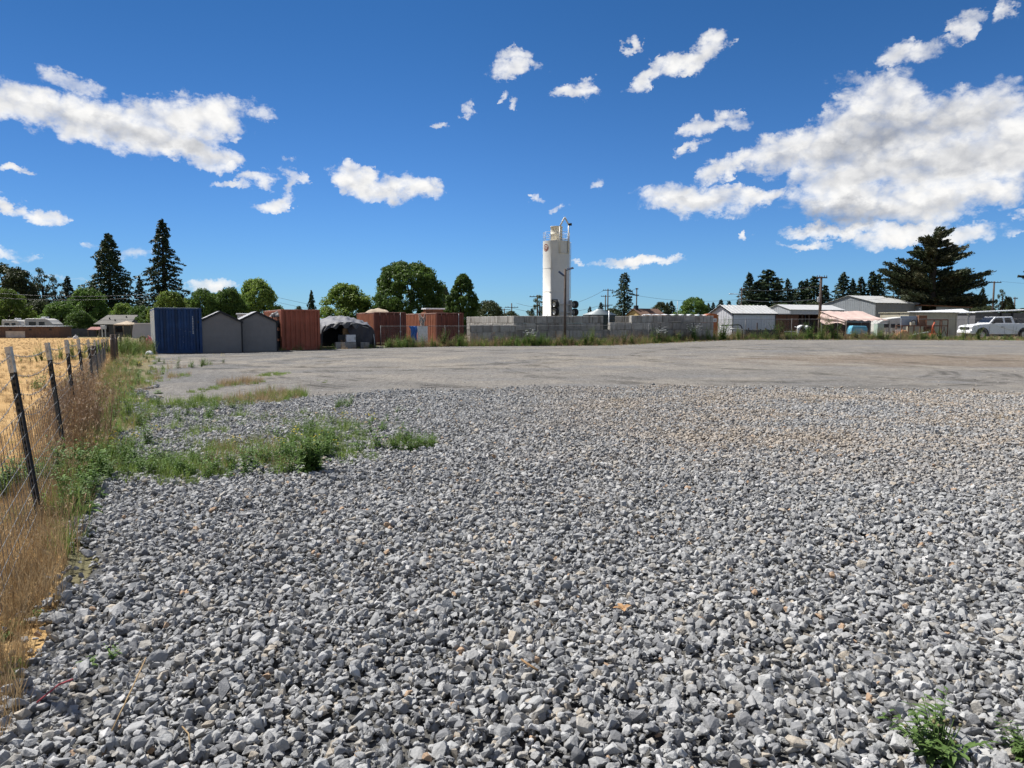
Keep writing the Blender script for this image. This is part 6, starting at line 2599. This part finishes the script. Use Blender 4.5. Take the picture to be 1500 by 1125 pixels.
# the tip of another cypress enters at the right edge: its trunk stands outside the frame
ex_, ey_, ez_2 = at(1580, CY)
t_ = thing('cypress_tree', 'second cypress, only a branch tip of it reaching in at the right edge', 'tree', (ex_, ey_, ez_2), 0)
mt = MB()
mt.tube([(0, 0, -.2), (0, 0, 6), (.3, 0, 11)], [.6, .4, .1], 8)
P = []
for (px, py, pt, dep) in [(1488, 404, 418, 0), (1498, 398, 412, .3), (1515, 380, 398, .2), (1530, 420, 436, -.4), (1545, 360, 376, 0), (1620, 390, 410, 0), (1640, 420, 436, .5), (1600, 360, 376, .3), (1560, 440, 450, -1), (1620, 450, 455, 1), (1575, 345, 356, 0)]:
    s = np.array([0, 0, WZ(pt, CY) - ez_2]); tip = np.array([(px - 1580) * K_, dep, WZ(py, CY) - ez_2])
    d = tip - s
    L = np.linalg.norm(d)
    mt.tube([Vector(s), Vector(s + d * .5 + np.array([0, 0, -.3])), Vector(tip)], [.12, .07, .02], 5)
    n = int(130 * L ** .8)
    f = rs.uniform(.2, 1.0, n)[:, None]
    P.append(s + d * f + np.array([0, 0, -.6]) * (f * (1 - f)) + rs.normal(0, 1, (n, 3)) * (.08 + .45 * np.sin(f * PI)) * np.array([.6, 1, .35]))
P = np.concatenate(P)
V, F = leaf_quads(P, np.array([0, 0, .8]), .2, .4, rs)
mobj('crown', np_mesh('crown', V, F, L_cyp), t_)
mt.build('trunk', M_bark, t_)

# ------------------------------------------------------------------ poles and wires


def upole(px, Y, top, label, arms=((.45, 1.1),), rad=.14, lean=0.0, extra=False):
    x, y, z = at(px, Y)
    h = WZ(top, Y) - z
    t_ = thing('utility_pole', label, 'utility pole', (x, y, z), 0)
    MB().tube([(0, 0, -.3), (lean, 0, h)], [rad, rad * .72], 8).build('post', M_pole, t_)
    for (dz, hw) in arms:
        m = MB(); m.box(lean - hw, lean + hw, -.2, -.1, h - dz - .06, h - dz + .06)
        for s in (-.9, -.45, .45, .9):
            m.tube([(lean + s * hw, -.15, h - dz + .06), (lean + s * hw, -.15, h - dz + .22)], [.04, .03], 5)
        m.build('crossarm', M_pole, t_)
    if extra:
        MB().lathe([(0, h - 2.45), (.10, h - 2.45), (.11, h - 2.4), (.11, h - 2.0), (.08, h - 1.95), (0, h - 1.93)], 14, Matrix.Translation((-.24, -.10, 0))).build('transformer', M_frame, t_)
    return Vector((x + lean, y - .15, z + h))


A1 = upole(1200.5, 68.5, 405, 'thick wooden utility pole with a short crossarm between the lean-to and the pink canopy', ((.12, .5),), .17, 0, True)
A2 = upole(1453, 112, 412, 'wooden utility pole with a wide crossarm right of the big cypress', ((.2, 1.0),), .17)
A3 = upole(890, 140, 423, 'tallest far power pole left of the single narrow redwood', ((.3, 1.0), (3.2, .9)), .15)
A4 = upole(886.5, 150, 432, 'shorter far power pole close to the tallest one', ((.3, 1.0), (2.4, .8)), .15)
A5 = upole(932, 135, 422, 'bare far power pole right of the single narrow redwood', ((.2, .25), (1.4, .4)), .14)
A6 = upole(749.5, 150, 444, 'far power pole above the block wall left of the silo', ((.9, 1.4),), .15)
A7 = upole(787, 118, 432, 'power pole partly behind the silo on its left', ((.3, 1.3),), .15)
A8 = upole(1484.5, 130, 435, 'thin far power pole near the right edge', ((.3, .4),), .13)
A9 = upole(739, 190, 452, 'farthest small power pole above the sunlit block wall', ((.3, 1.6),), .15)
x, y, z = at(1081.5, 96)
t_ = thing('street_lamp', 'street lamp with a long arm to the left behind the white shed', 'street lamp', (x, y, z), 0)
h = WZ(431, 96) - z
MB().tube([(0, 0, 0), (0, 0, h), (-.25, 0, h + .02), (-1.0, 0, h + .03)], [.09, .06, .045, .04], 6).build('post', M_frame, t_)
MB().cbox(-1.35, -.85, -.12, .12, h - .02, h + .10, .03).build('lamp_head', M_steel, t_)
simple_pole('steel_post', 992, 100, 441, .05, M_frame, 'thin far post before the rounded green tree', 'post')


def wire(a, b, sag, label, r=.012):
    n = 24
    a, b = Vector(a), Vector(b)
    pts = [a.lerp(b, i / n) - Vector((0, 0, sag * 4 * (i / n) * (1 - i / n))) for i in range(n + 1)]
    o = MB().tube(pts, r, 4).build('power_line', M_dark)
    tag(o, label, 'wire', 'power lines')
    return o


A10 = upole(1085, 92, 421, 'slender pole rising behind the ridge of the white shed', ((.3, .3),), .10)
wire(W(1198, 419, 68.3), A10 - Vector((0, 0, .25)), .3, 'upper wire running left from the thick wooden utility pole', .018)
wire(W(1198, 438, 68.3), A10 - Vector((0, 0, 1.6)), .25, 'lower wire running left from the thick wooden utility pole', .03)
wire(W(1202, 438, 68.3), W(1320, 432, 90), .4, 'wire running right from the thick wooden utility pole over the warehouse')
wire(A2 - Vector((.8, 0, 0)), W(1240, 425, 150), 1.2, 'wire running left from the pole right of the big cypress')
wire(A2 + Vector((.8, 0, 0)), W(1620, 405, 130), .8, 'wire running right from the pole right of the big cypress')
wire(A3 - Vector((.8, 0, .3)), A6 + Vector((1, 0, 0)), 2.0, 'upper wire between the far poles on both sides of the silo', .025)
wire(A3 - Vector((.8, 0, 3.0)), A6 + Vector((-1, 0, -.7)), 1.6, 'lower wire between the far poles on both sides of the silo', .025)
wire(A3 + Vector((.8, 0, -.3)), A5, .6, 'upper wire between the tall far poles by the narrow redwood', .02)
wire(A5 - Vector((0, 0, 1.4)), W(1150, 428, 140), 1.4, 'upper wire running right from the bare far pole', .02)
wire(A5 - Vector((0, 0, 4)), W(1150, 440, 140), 1.2, 'lower wire running right from the bare far pole', .02)
wire(A6 - Vector((1, 0, .9)), W(400, 434, 150), 2.5, 'upper wire running left over the red containers', .025)
wire(A6 - Vector((1, 0, 1.8)), W(400, 441, 150), 2.5, 'lower wire running left over the red containers', .025)
wire(W(230, 430, 94), W(-30, 427, 94), .5, 'upper wire crossing before the trees at the far left', .02)
wire(W(230, 434, 94), W(-30, 434, 94), .5, 'lower wire crossing before the trees at the far left', .02)
# ------------------------------------------------------------------ far left: brown fence, campers, house
M_bfence = surf('brown_boards', (.125, .08, .065), .85, .2, 1.5, (.08, .05, .04), .3, True)
M_whitewash = surf('old_whitewash', (.48, .44, .40), .9, .2, 2)
M_roofshingle = surf('grey_shingles', (.15, .142, .128), .9, .2, 3)
M_camper = surf('camper_body', (.50, .48, .44), .5, .1, 1.5)

x, y, z = at(-40, 84)
t_ = thing('panel_fence', 'long brown board shed wall with a pale roof lip beyond the straw field', 'shed', (x, y, z), R(1))
L = WX(84, 84) - x
hf = WZ(479, 84) - z
m = MB()
nb = 30
for i in range(nb):
    xx = L * i / nb
    m.box(xx, xx + L / nb - .015, 0, .05, 0, hf + .04 * math.sin(i * .9))
m.box(L - .05, L, .06, 2.5, 0, hf); m.box(.01, .06, .06, 2.5, 0, hf); m.box(.07, L - .06, 2.45, 2.5, 0, hf)
m.build('wall', M_bfence, t_)
m = MB()
vs = [(-.1, -.25, hf + .05), (L + .1, -.25, hf + .05), (L + .1, 2.7, hf + .08), (-.1, 2.7, hf + .08)]
m.add(vs + [(a, b, c + .05) for a, b, c in vs], [(3, 2, 1, 0), (4, 5, 6, 7), (0, 1, 5, 4), (1, 2, 6, 5), (2, 3, 7, 6), (3, 0, 4, 7)])
m.build('roof', M_lmetal, t_)
xa = WX(7, 84) - x; xb = WX(35, 84) - x
m = MB(); m.box(xa, xb, -.03, -.004, .05, .80); m.build('whitewashed_panel', M_whitewash, t_)
for px in (14, 43, 72):
    m = MB(); xx = WX(px, 84) - x; m.box(xx - .16, xx + .16, -.02, -.004, hf - .40, hf - .2); m.build('vent', M_black, t_)


def camper(px0, px1, top, Y, lab, awn=False):
    x, y, z = at(px0, Y)
    L = WX(px1, Y) - x
    h = WZ(top, Y) - z
    t_ = thing('camper_van', lab, 'camper', (x, y, z), R(2))
    m = MB()
    m.prism([(0, .5), (L, .5), (L, h * .70), (L * .93, h * .78), (L * .84, h * .92), (L * .7, h), (L * .04, h), (0, h * .92)], 0, 2.2)
    o = m.build('body', M_camper, t_)
    bv = o.modifiers.new('round', 'BEVEL'); bv.width = .08; bv.segments = 2
    for a, b in ((.15, .4), (.5, .7)):
        m = MB(); m.cbox(L * a, L * b, -.02, .01, h * .62, h * .82, .01); m.build('window', M_glass, t_)
    m = MB(); m.cbox(L * .45, L * .62, .8, 1.5, h, h + .22, .03); m.build('roof_vent', M_white, t_)
    wheel('wheel', .35, .22, Matrix.Translation((L * .25, .06, .35)), t_)
    wheel('wheel', .35, .22, Matrix.Translation((L * .75, .06, .35)), t_)


camper(2, 31, 468.5, 90, 'dark windowed camper van showing over the left end of the brown shed wall')
camper(36, 77, 466.5, 91, 'cream camper van with a white roof vent showing over the brown shed wall')

x, y, z = at(86, 91)
t_ = thing('board_fence', 'far dark grey board fence between the brown shed wall and the house', 'fence', (x, y, z), 0)
L = WX(140, 91) - x
m = MB()
for i in range(26):
    m.box(L * i / 26, L * (i + 1) / 26 - .012, 0, .04, 0, 1.05 + .03 * math.sin(i * 1.7))
m.build('boards', surf('slate_boards', (.085, .09, .10), .85, .2, 2), t_)
for i in range(5):
    m = MB(); m.box(L * i / 4 - .05, L * i / 4 + .05, .042, .14, 0, 1.15); m.build('post', M_wood, t_)

x, y, z = at(139, 92)
t_ = thing('house', 'small house with a grey shingle roof and dark walls below the broad redwood', 'house', (x, y, z), R(-2))
L = WX(191, 92) - x
ev, rg = WZ(475, 92) - z, WZ(461, 92) - z
m = MB(); m.box(.2, L - .2, .3, 5, 0, ev - .02); m.build('wall', surf('dark_wall', (.10, .10, .095), .8, .15, 1), t_)
m = MB()
vs = [(-.1, -.2, ev), (L + .1, -.2, ev), (L - .35, 2.6, rg), (.15, 2.6, rg), (-.1, 5.4, ev), (L + .1, 5.4, ev)]
m.add(vs, [(0, 1, 2, 3), (3, 2, 5, 4), (0, 3, 4), (1, 5, 2), (0, 4, 5, 1)])
m.build('roof', M_roofshingle, t_)
for (a, b) in ((.25, .55), (.48, .35), (.68, .72)):
    m = MB(); zz = ev + (rg - ev) * b; yy = -.2 + 2.8 * b; m.tube([(L * a, yy, zz - .05), (L * a, yy, zz + .22)], .07, 6); m.build('roof_vent', M_dark, t_)
for a in (.15, .55):
    m = MB(); m.box(L * a, L * a + .9, .27, .298, .6, ev - .25); m.build('window', M_glass, t_)

x, y, z = at(166, 86)
t_ = thing('garden_gazebo', 'tan topped garden gazebo in front of the grey roofed house', 'gazebo', (x, y, z), 0)
w = WX(192, 86) - x
e_, a_ = WZ(475.2, 86) - z, WZ(470, 86) - z
m = MB()
m.add([(0, 0, e_), (w, 0, e_), (w, w, e_), (0, w, e_), (w / 2, w / 2, a_), (0, 0, e_ - .12), (w, 0, e_ - .12), (w, w, e_ - .12), (0, w, e_ - .12)], [(0, 1, 4), (1, 2, 4), (2, 3, 4), (3, 0, 4), (0, 5, 6, 1), (1, 6, 7, 2), (2, 7, 8, 3), (3, 8, 5, 0)])
m.build('canopy', M_tan, t_)
for a in (.05, w - .05):
    for b in (.05, w - .05):
        m = MB(); m.tube([(a, b, 0), (a, b, e_ - .03)], .04, 6); m.build('pole', M_wood, t_)

x, y, z = at(193, 60)
t_ = thing('box_trailer', 'pale grey box trailer with a white roof behind the left of the blue container', 'trailer', (x, y, z), R(-4))
w = WX(226, 60) - x
h = WZ(474.5, 60) - z
m = MB(); m.prism([(.0, .45), (w, .45), (w, h), (.25, h), (.1, h - .12), (0, .9)], 0, 4); m.build('body', surf('pale_trailer', (.34, .36, .40), .5, .08, 1), t_)
m = MB(); m.box(.22, w + .02, -.03, 4.02, h + .002, h + .08); m.build('roof', M_white, t_)
wheel('wheel', .33, .2, Matrix.Translation((w * .5, .0, .33)), t_)

x, y, z = at(127, 90)
t_ = thing('red_lean_to', 'little red tiled lean-to roof against the far grey fence', 'roof', (x, y, z), 0)
w = WX(145, 90) - x
hz = WZ(481.5, 90) - z
m = MB(); m.add([(0, 0, hz - .12), (w, 0, hz - .12), (w, .9, hz + .22), (0, .9, hz + .22), (0, 0, hz - .17), (w, 0, hz - .17), (w, .9, hz + .17), (0, .9, hz + .17)], [(0, 1, 2, 3), (7, 6, 5, 4), (0, 4, 5, 1), (1, 5, 6, 2), (2, 6, 7, 3), (3, 7, 4, 0)]); m.build('roof', surf('red_tiles', (.27, .115, .095), .8, .2, 3), t_)
for a in (.06, w - .06):
    m = MB(); m.box(a - .04, a + .04, .05, .13, 0, hz - .13); m.build('post', M_wood, t_)
put('air_unit', MB().cbox(0, .55, 0, .4, 1.0, 1.45, .02).box(.05, .1, .1, .3, 0, 1.0).box(.45, .5, .1, .3, 0, 1.0).mesh('air_unit', M_white), (WX(145.5, 89), 89.2, 0), 0, 'small pale box unit on legs by the house wall', 'unit')
o = lump('white_sack', .55, .4, .34, 41, M_white, None, 18, 14, 2.0, .35); o.location = (WX(110, 80), 80, 0); tag(o, 'white sack lying at the far edge of the straw field', 'sack')
o = lump('rubble_heap', 1.9, .6, .16, 42, M_whitewash, None, 20, 10, 1.6, .5); o.location = (WX(92, 86), 86, 0); tag(o, 'low pale rubble heap right of the brown shed wall', 'rubble')
o = lump('pink_bundle', .34, .3, .42, 43, surf('pink_cloth', (.55, .12, .17), .7, .3, 6, (.7, .65, .62), .5), None, 18, 14, 2.4, .4); o.location = (WX(217.5, 43), 43, 0.45); tag(o, 'small pink and white bundle left of the blue container', 'bundle')
put('crate', MB().cbox(-.35, .35, -.25, .25, 0, .45, .02).mesh('crate', M_wood), (WX(217.5, 43), 43, 0), 0, 'low wooden crate under the pink bundle', 'crate')
o = lump('white_bag', .4, .3, .18, 44, M_white, None, 18, 12, 2, .3); o.location = (WX(217, 39.4), 39.4, 0); tag(o, 'white plastic bag in the weeds at the foot of the blue container', 'bag')

# yellow house behind the stepped wall
M_yel = surf('yellow_stucco', (.50, .36, .17), .85, .08, 1.2)
M_broof = surf('brown_shingles', (.15, .09, .065), .9, .2, 2)
x, y, z = at(940, 108)
t_ = thing('yellow_house', 'yellow house with a brown gable roof behind the stepped block wall', 'house', (x, y, z), R(30))
ev, rg = WZ(461.5, 108) - z, WZ(452, 108) - z
m = MB(); m.prism([(0, 0), (3.6, 0), (3.6, ev), (1.8, rg - .1), (0, ev)], 0, 4.4, 'x'); m.build('wall', M_yel, t_)
m = MB()
for s in (0, 1):
    y0 = -.3 if s == 0 else 3.9
    ze = ev - .18
    vs = [(-.25, y0, ze), (4.7, y0, ze), (4.7, 1.8, rg - .04), (-.25, 1.8, rg - .04)]
    m.add(vs + [(a, b, c + .1) for a, b, c in vs], [(3, 2, 1, 0), (4, 5, 6, 7), (0, 1, 5, 4), (1, 2, 6, 5), (2, 3, 7, 6), (3, 0, 4, 7)])
m.build('roof', M_broof, t_)
m = MB(); m.box(-.05, .5, 1.4, 1.9, rg - .3, rg + .5); m.build('chimney', M_dark, t_)
for a in (1.2, 2.8):
    m = MB(); m.box(a, a + .6, -.02, -.002, 1.2, 2.2); m.build('window', M_glass, t_)

# ------------------------------------------------------------------ the wire fence on the left
M_tpost = surf('dark_t_post', (.016, .018, .020), .6, .25, 8)
M_ptop = surf('white_post_top', (.50, .49, .46), .7, .15, 10, (.3, .25, .2), .3)
M_wire = surf('fence_wire', (.20, .20, .20), .6, .15, 8, None, 0, False, 0, 40, .3)
PY = [(3.35, 1.50), (5.97, 1.505), (8.7, 1.466), (10.95, 1.45), (14.2, 1.386), (17.8, 1.30), (21.4, 1.20), (25, 1.12), (28.5, 1.08), (31.8, 1.02), (36, .98), (40, .95)]
LEANX = [-.15, -.20, -.16, -.10, -.12, -.10, -.08, -.10, -.06, -.06, -.05, -.05]
LBL = ['nearest', 'first whole', 'second', 'third', 'fourth', 'fifth', 'sixth', 'seventh', 'eighth', 'ninth', 'tenth', 'farthest']
tops = []
for i, ((py_, h), lx_) in enumerate(zip(PY, LEANX)):
    b = Vector((fence_x(py_), py_, 0))
    t_ = thing('fence_post', ('%s white-topped steel post of the wire fence' % LBL[i]) + (', at the left edge' if i == 1 else ' from the left edge' if 1 < i < 11 else ''), 'fence post', b, R(-28), 'steel posts of the wire fence')
    v = Vector((lx_, .02, h))
    rot = Matrix.Rotation(R(28), 3, 'Z')
    vl = rot @ v
    up = vl.normalized()
    xax = Vector((0, 1, 0)).cross(up).normalized()
    yax = up.cross(xax)
    Mx = Matrix((xax, yax, up)).transposed().to_4x4()
    hl = vl.length
    split = hl * .855
    m = MB()
    m.box(-.038, .038, -.005, .001, -.15, split, Mx)
    m.box(-.004, .004, .0012, .034, -.15, split, Mx)
    k = .08
    while k < split - .03:
        m.box(-.010, .010, -.016, -.0052, k, k + .026, Mx)
        k += .055
    m.build('post', M_tpost, t_)
    m = MB()
    m.box(-.041, .041, -.007, .002, split + .001, hl, Mx)
    m.box(-.005, .005, .0022, .035, split + .001, hl, Mx)
    k = split + .03
    while k < hl - .03:
        m.box(-.010, .010, -.017, -.0072, k, k + .026, Mx)
        k += .055
    m.build('post_top', M_ptop, t_)
    tops.append((b, v, h))

# barbed strands and woven wire are one fence thing
fw = thing('wire_fence', 'rusty grey barbed strands over woven wire strung between the steel posts', 'fence', (0, 0, 0), 0)


def along(frac):
    return [b + v * (frac * 1.45 / 1.45) for b, v, h in tops]


def on_post(i, z):
    b, v, h = tops[i]
    return b + v * (z / 1.5) * (1.0)


for si, zf in enumerate((.955, .845, .74, .63)):
    m = MB()
    for i in range(len(tops) - 1):
        a = tops[i][0] + tops[i][1] * zf
        c = tops[i + 1][0] + tops[i + 1][1] * zf
        n = 14
        pts_ = [a.lerp(c, k / n) - Vector((0, 0, .05 * 4 * (k / n) * (1 - k / n) * (1 + .5 * si % 2))) + Vector((.03, -.02, 0)) for k in range(n + 1)]
        m.tube(pts_, .0028, 4, caps=False)
        L = (c - a).length
        if tops[i][0].y < 18 and si < 3:
            nb = int(L / .13)
            for k in range(nb):
                p = pts_[0].lerp(pts_[-1], (k + .5) / nb)
                f = (k + .5) / nb
                p = a.lerp(c, f) - Vector((0, 0, .05 * 4 * f * (1 - f) * (1 + .5 * si % 2))) + Vector((.03, -.02, 0))
                for q in range(2):
                    d = Vector((rnd.gauss(0, 1), rnd.gauss(0, 1), rnd.gauss(0, 1))).normalized() * .018
                    m.tube([p - d, p + d], .0018, 3)
    m.build('barbed_strand', M_wire, fw)
m = MB()
for i in range(len(tops) - 3):
    b0, v0, h0 = tops[i]
    b1, v1, h1 = tops[i + 1]
    def wp(f, g):
        return (b0 + v0 * g * .62).lerp(b1 + v1 * g * .62, f) + Vector((.028, -.015, .02))
    for g in (0.04, .12, .22, .34, .48, .63, .8, 1.0):
        m.tube([wp(k / 6, g) for k in range(7)], .0026, 3, caps=False)
    L = (b1 - b0).length
    n = int(L / .15)
    for k in range(n):
        m.tube([wp((k + .5) / n, .04), wp((k + .5) / n, 1.0)], .0022, 3, caps=False)
m.build('woven_wire', M_wire, fw)

def wood_post(px, Y, top, rad, label, lean=0.0):
    x = WX(px, Y)
    h = WZ(top, Y)
    t_ = thing('wooden_post', label, 'wooden post', (x, Y, 0), 0)
    m = MB()
    m.tube([(0, 0, -.2), (lean * .5, 0, h * .5), (lean, 0, h)], [rad * 1.05, rad, rad * .92], 9)
    m.build('post', M_pole, t_)
    m = MB(); m.tube([(lean - rad, -rad * 1.02, h * .85), (lean + rad, -rad * 1.02, h * .85)], .006, 4); m.build('staple', M_steel, t_)

wood_post(163.5, 30, 490, .10, 'thick dark wooden post near the far end of the wire fence')
wood_post(169, 34, 490, .06, 'thin wooden post just right of the thick dark one')
wood_post(175, 38, 489, .07, 'last wooden post of the wire fence, by the tall weeds')
wood_post(135, 27, 506, .11, 'short wooden stake in the straw field left of the wire fence')

# ------------------------------------------------------------------ single plants


def plant(name, kind, idx, loc, s, label, rz=0.0, part='leaves', sz=1.0):
    t_ = thing(name, label, 'plant', loc, rz)
    t_.scale = (s, s, s * sz)
    mobj(part, K[kind][idx], t_)
    return t_


Ksp = weed_mesh('big_weed', 201, M_lush, 24, .44, .17, .055, 12, .42, .5)
g = G(455, 698)
t_ = thing('broadleaf_weed', 'largest dark green leafy weed on the gravel, at the tip of the grassy patch', 'plant', g, .4)
mobj('leaves', Ksp, t_)
Kst = weed_mesh('stems', 202, M_green, 8, .58, .08, .02, 9, .3, .6)
mobj('flower_stems', Kst, t_)

# plant at the lower right corner: stems with small leaves and bud heads
M_fresh = leaf_mat('fresh_leaves', (.075, .13, .032), (.13, .20, .06), .3, None, 3)
Kc = weed_mesh('corner', 203, M_fresh, 20, .34, .095, .026, 13, .75, .35)
g = G(1372, 1118)
t_ = thing('corner_weed', 'leafy green weed with budding stems in the gravel at the lower right', 'plant', g, .3)
t_.scale = (.92, .92, .70)
mobj('leaves', Kc, t_)
m = MB()
r = random.Random(9)
st_ = MB()
for _ in range(14):
    a, q = r.uniform(0, 6.28), r.uniform(.02, .20)
    z = .34 * r.uniform(.55, .92)
    T_ = (q * math.cos(a), q * math.sin(a), z)
    m.lathe([(0, -.007), (.006, -.003), (.0075, .003), (.004, .010), (0, .012)], 7, Matrix.Translation(T_))
    st_.tube([(T_[0] * .2, T_[1] * .2, .02), (T_[0] * .7, T_[1] * .7, z * .6), (T_[0], T_[1], z - .006)], [.004, .003, .002], 4)
st_.build('stems', M_fresh, t_)
m.build('buds', surf('brown_buds', (.15, .13, .06), .7, .3, 9), t_)
g = G(1496, 1112)
t_ = thing('corner_weed', 'smaller green weed cut by the right edge of the photo near the bottom corner', 'plant', g, 1.3)
mobj('leaves', Kc, t_); t_.scale = (.5, .5, .42)
g = G(130, 980); plant('gravel_sprig', 'rosette', 0, g, .55, 'small green sprig in the gravel at the lower left, left one of two', .3)
g = G(167, 974); plant('gravel_sprig', 'weed', 1, g, .38, 'small green sprig in the gravel at the lower left, right one of two', 1.3)
g = G(278, 1028); plant('gravel_sprig', 'rosette', 2, g, .16, 'tiny green sprig in the gravel below the two small sprigs', 2)
g = G(600, 664); plant('broadleaf_weed', 'weed', 2, g, .95, 'leafy weed at the right end of the grassy patch, left of a smaller one', 2)
g = G(632, 657); plant('broadleaf_weed', 'weed', 0, g, .7, 'last small weed at the right end of the grassy patch', 1)
g = G(553, 660); plant('broadleaf_weed', 'weed', 1, g, 1.0, 'upright weed between the largest one and the right end of the grassy patch', .4, 'leaves', 1.1)
g = G(1222, 1118)
t_ = thing('dry_stalk', 'thin dry stalk standing in the gravel left of the corner weed', 'stalk', g, 0)
MB().tube([(0, 0, 0), (.01, 0, .12), (-.01, .01, .25)], [.003, .0025, .001], 4).build('stem', M_brush, t_)
MB().tube([(-.01, .01, .25), (-.012, .012, .275), (-.012, .012, .30)], [.003, .007, .002], 5).build('seed_head', M_brush, t_)
M_fallen = surf('dead_leaf', (.36, .21, .10), .8, .25, 12)
for i, (px, py, rz, ln, lb) in enumerate([(912, 908, .5, .07, 'curled orange brown dead leaf lying on the gravel near the bottom centre'), (788, 1003, 2.2, .13, 'short brown twig lying on the gravel near the bottom centre')]):
    g = G(px, py)
    if i == 0:
        m = MB()
        vs, fs = [], []
        for k in range(4):
            leafy(vs, fs, (0, 0, .0), (math.cos(k * 1.4), math.sin(k * 1.4), .5), ln, .035, .3)
        m.add(vs, fs)
        o = m.build('dead_leaf', M_fallen, fix=False)
        o.location = (g.x, g.y, .065)
    else:
        o = MB().tube([(0, 0, 0), (ln * .5, .01, .008), (ln, .0, .002)], .006, 5).build('twig', M_card)
        o.location = (g.x, g.y, .07)
    o.rotation_euler = (0, 0, rz)
    tag(o, lb, 'leaf' if i == 0 else 'twig')
for (p0, p1, lb) in [((215, 985), (165, 1095), 'long straw stalk lying on the gravel at the lower left'), ((268, 1090), (280, 1124), 'short straw stalk standing up from the gravel at the bottom left')]:
    a, c = G(*p0), G(*p1)
    o = MB().tube([a + Vector((0, 0, .075)), a.lerp(c, .5) + Vector((.01, 0, .09)), c + Vector((0, 0, .07))], .0032, 5).build('straw_stalk', M_straw)
    tag(o, lb, 'straw')
a, c = G(55, 1052), G(108, 1018)
o = MB().tube([a + Vector((0, 0, .07)), a.lerp(c, .6) + Vector((0, 0, .09)), c + Vector((0, 0, .075))], .004, 5).build('red_stalk', surf('red_stalk', (.35, .06, .07), .6, .2, 9))
tag(o, 'thin red plant stem lying on the gravel at the lower left', 'stem')

# bushes along the far boundary that stand out one by one
for (px, py, kind, i, s, fl, lb) in [
        (650, 511, 'bushy', 0, 1.0, 0, 'tall green weed before the right end of the last red container'), (672, 511, 'bushy', 1, .8, 0, 'green weed just right of the tall one before the last red container'),
        (602, 510, 'bushy2', 0, 1.0, 0, 'light green weed before the white cabinet and the blue tarp'), (776, 507, 'bushy', 2, .95, 1, 'green white-flowered bush before the left half of the tall block wall'),
        (790, 507, 'bushy', 0, .8, 0, 'green bush close right of the white-flowered one before the tall block wall'), (868, 504, 'bushy2', 1, 1.2, 0, 'yellowish green bush at the right end of the tall block wall'),
        (858, 505, 'bushy', 1, .9, 0, 'dark green bush left of the yellowish one at the end of the tall block wall'), (915, 503, 'bushy', 2, .8, 0, 'dark bush before the left part of the stepped block wall'),
        (968, 501, 'bushy', 0, .95, 1, 'white-flowered bush before the middle of the stepped block wall'), (1018, 500, 'bushy', 1, 1.05, 1, 'white-flowered bush before the right end of the stepped block wall'),
        (1038, 500, 'bushy2', 2, 1.1, 0, 'light green weed beside the orange cabin'), (1060, 499, 'bushy', 2, 1.5, 0, 'tall dark bush before the corner of the white shed'),
        (1083, 499, 'bushy2', 0, 1.1, 0, 'bright green weed under the pipe gate'), (1140, 498, 'bushy', 1, 1.3, 0, 'dark bush at the right end of the dark board fence'),
        (1222, 498, 'bushy', 0, 1.5, 0, 'big dark bush before the pink canopy'), (1205, 498, 'bushy2', 1, 1.3, 0, 'weedy bush at the foot of the thick utility pole'),
        (1186, 498, 'bushy', 2, 1.2, 0, 'dark bush right of the white draped heap'), (1352, 498, 'bushy2', 2, .9, 0, 'light weed before the middle of the rusty rack'),
        (1378, 497, 'bushy', 0, .8, 0, 'green weed before the right end of the rusty rack'), (1412, 497, 'bushy2', 1, 1.1, 0, 'tall green weed before the front wheel of the pickup'),
        (1434, 497, 'bushy2', 0, 1.0, 0, 'tall green weed before the door of the pickup'), (1290, 498, 'bushy2', 2, .8, 0, 'light weed before the mint green refrigerator')]:
    g = G(px, py)
    yb = bound_y(g.x) - .3
    x_ = WX(px, yb)
    t_ = thing('weed_bush', lb, 'bush', (x_, yb, gz(x_, yb)), rnd.uniform(0, 6), 'bushes along the far boundary')
    t_.scale = (s * 1.7, s * 1.5, s * 1.45)
    mobj('leaves', K[kind][i % len(K[kind])], t_)
    if fl:
        mobj('flowers', K['whitefl'][i % 2], t_)

SC.cycles.max_bounces = 6
SC.cycles.diffuse_bounces = 2
SC.cycles.transparent_max_bounces = 8

SC.cycles.use_denoising = True
SC.cycles.use_light_tree = False
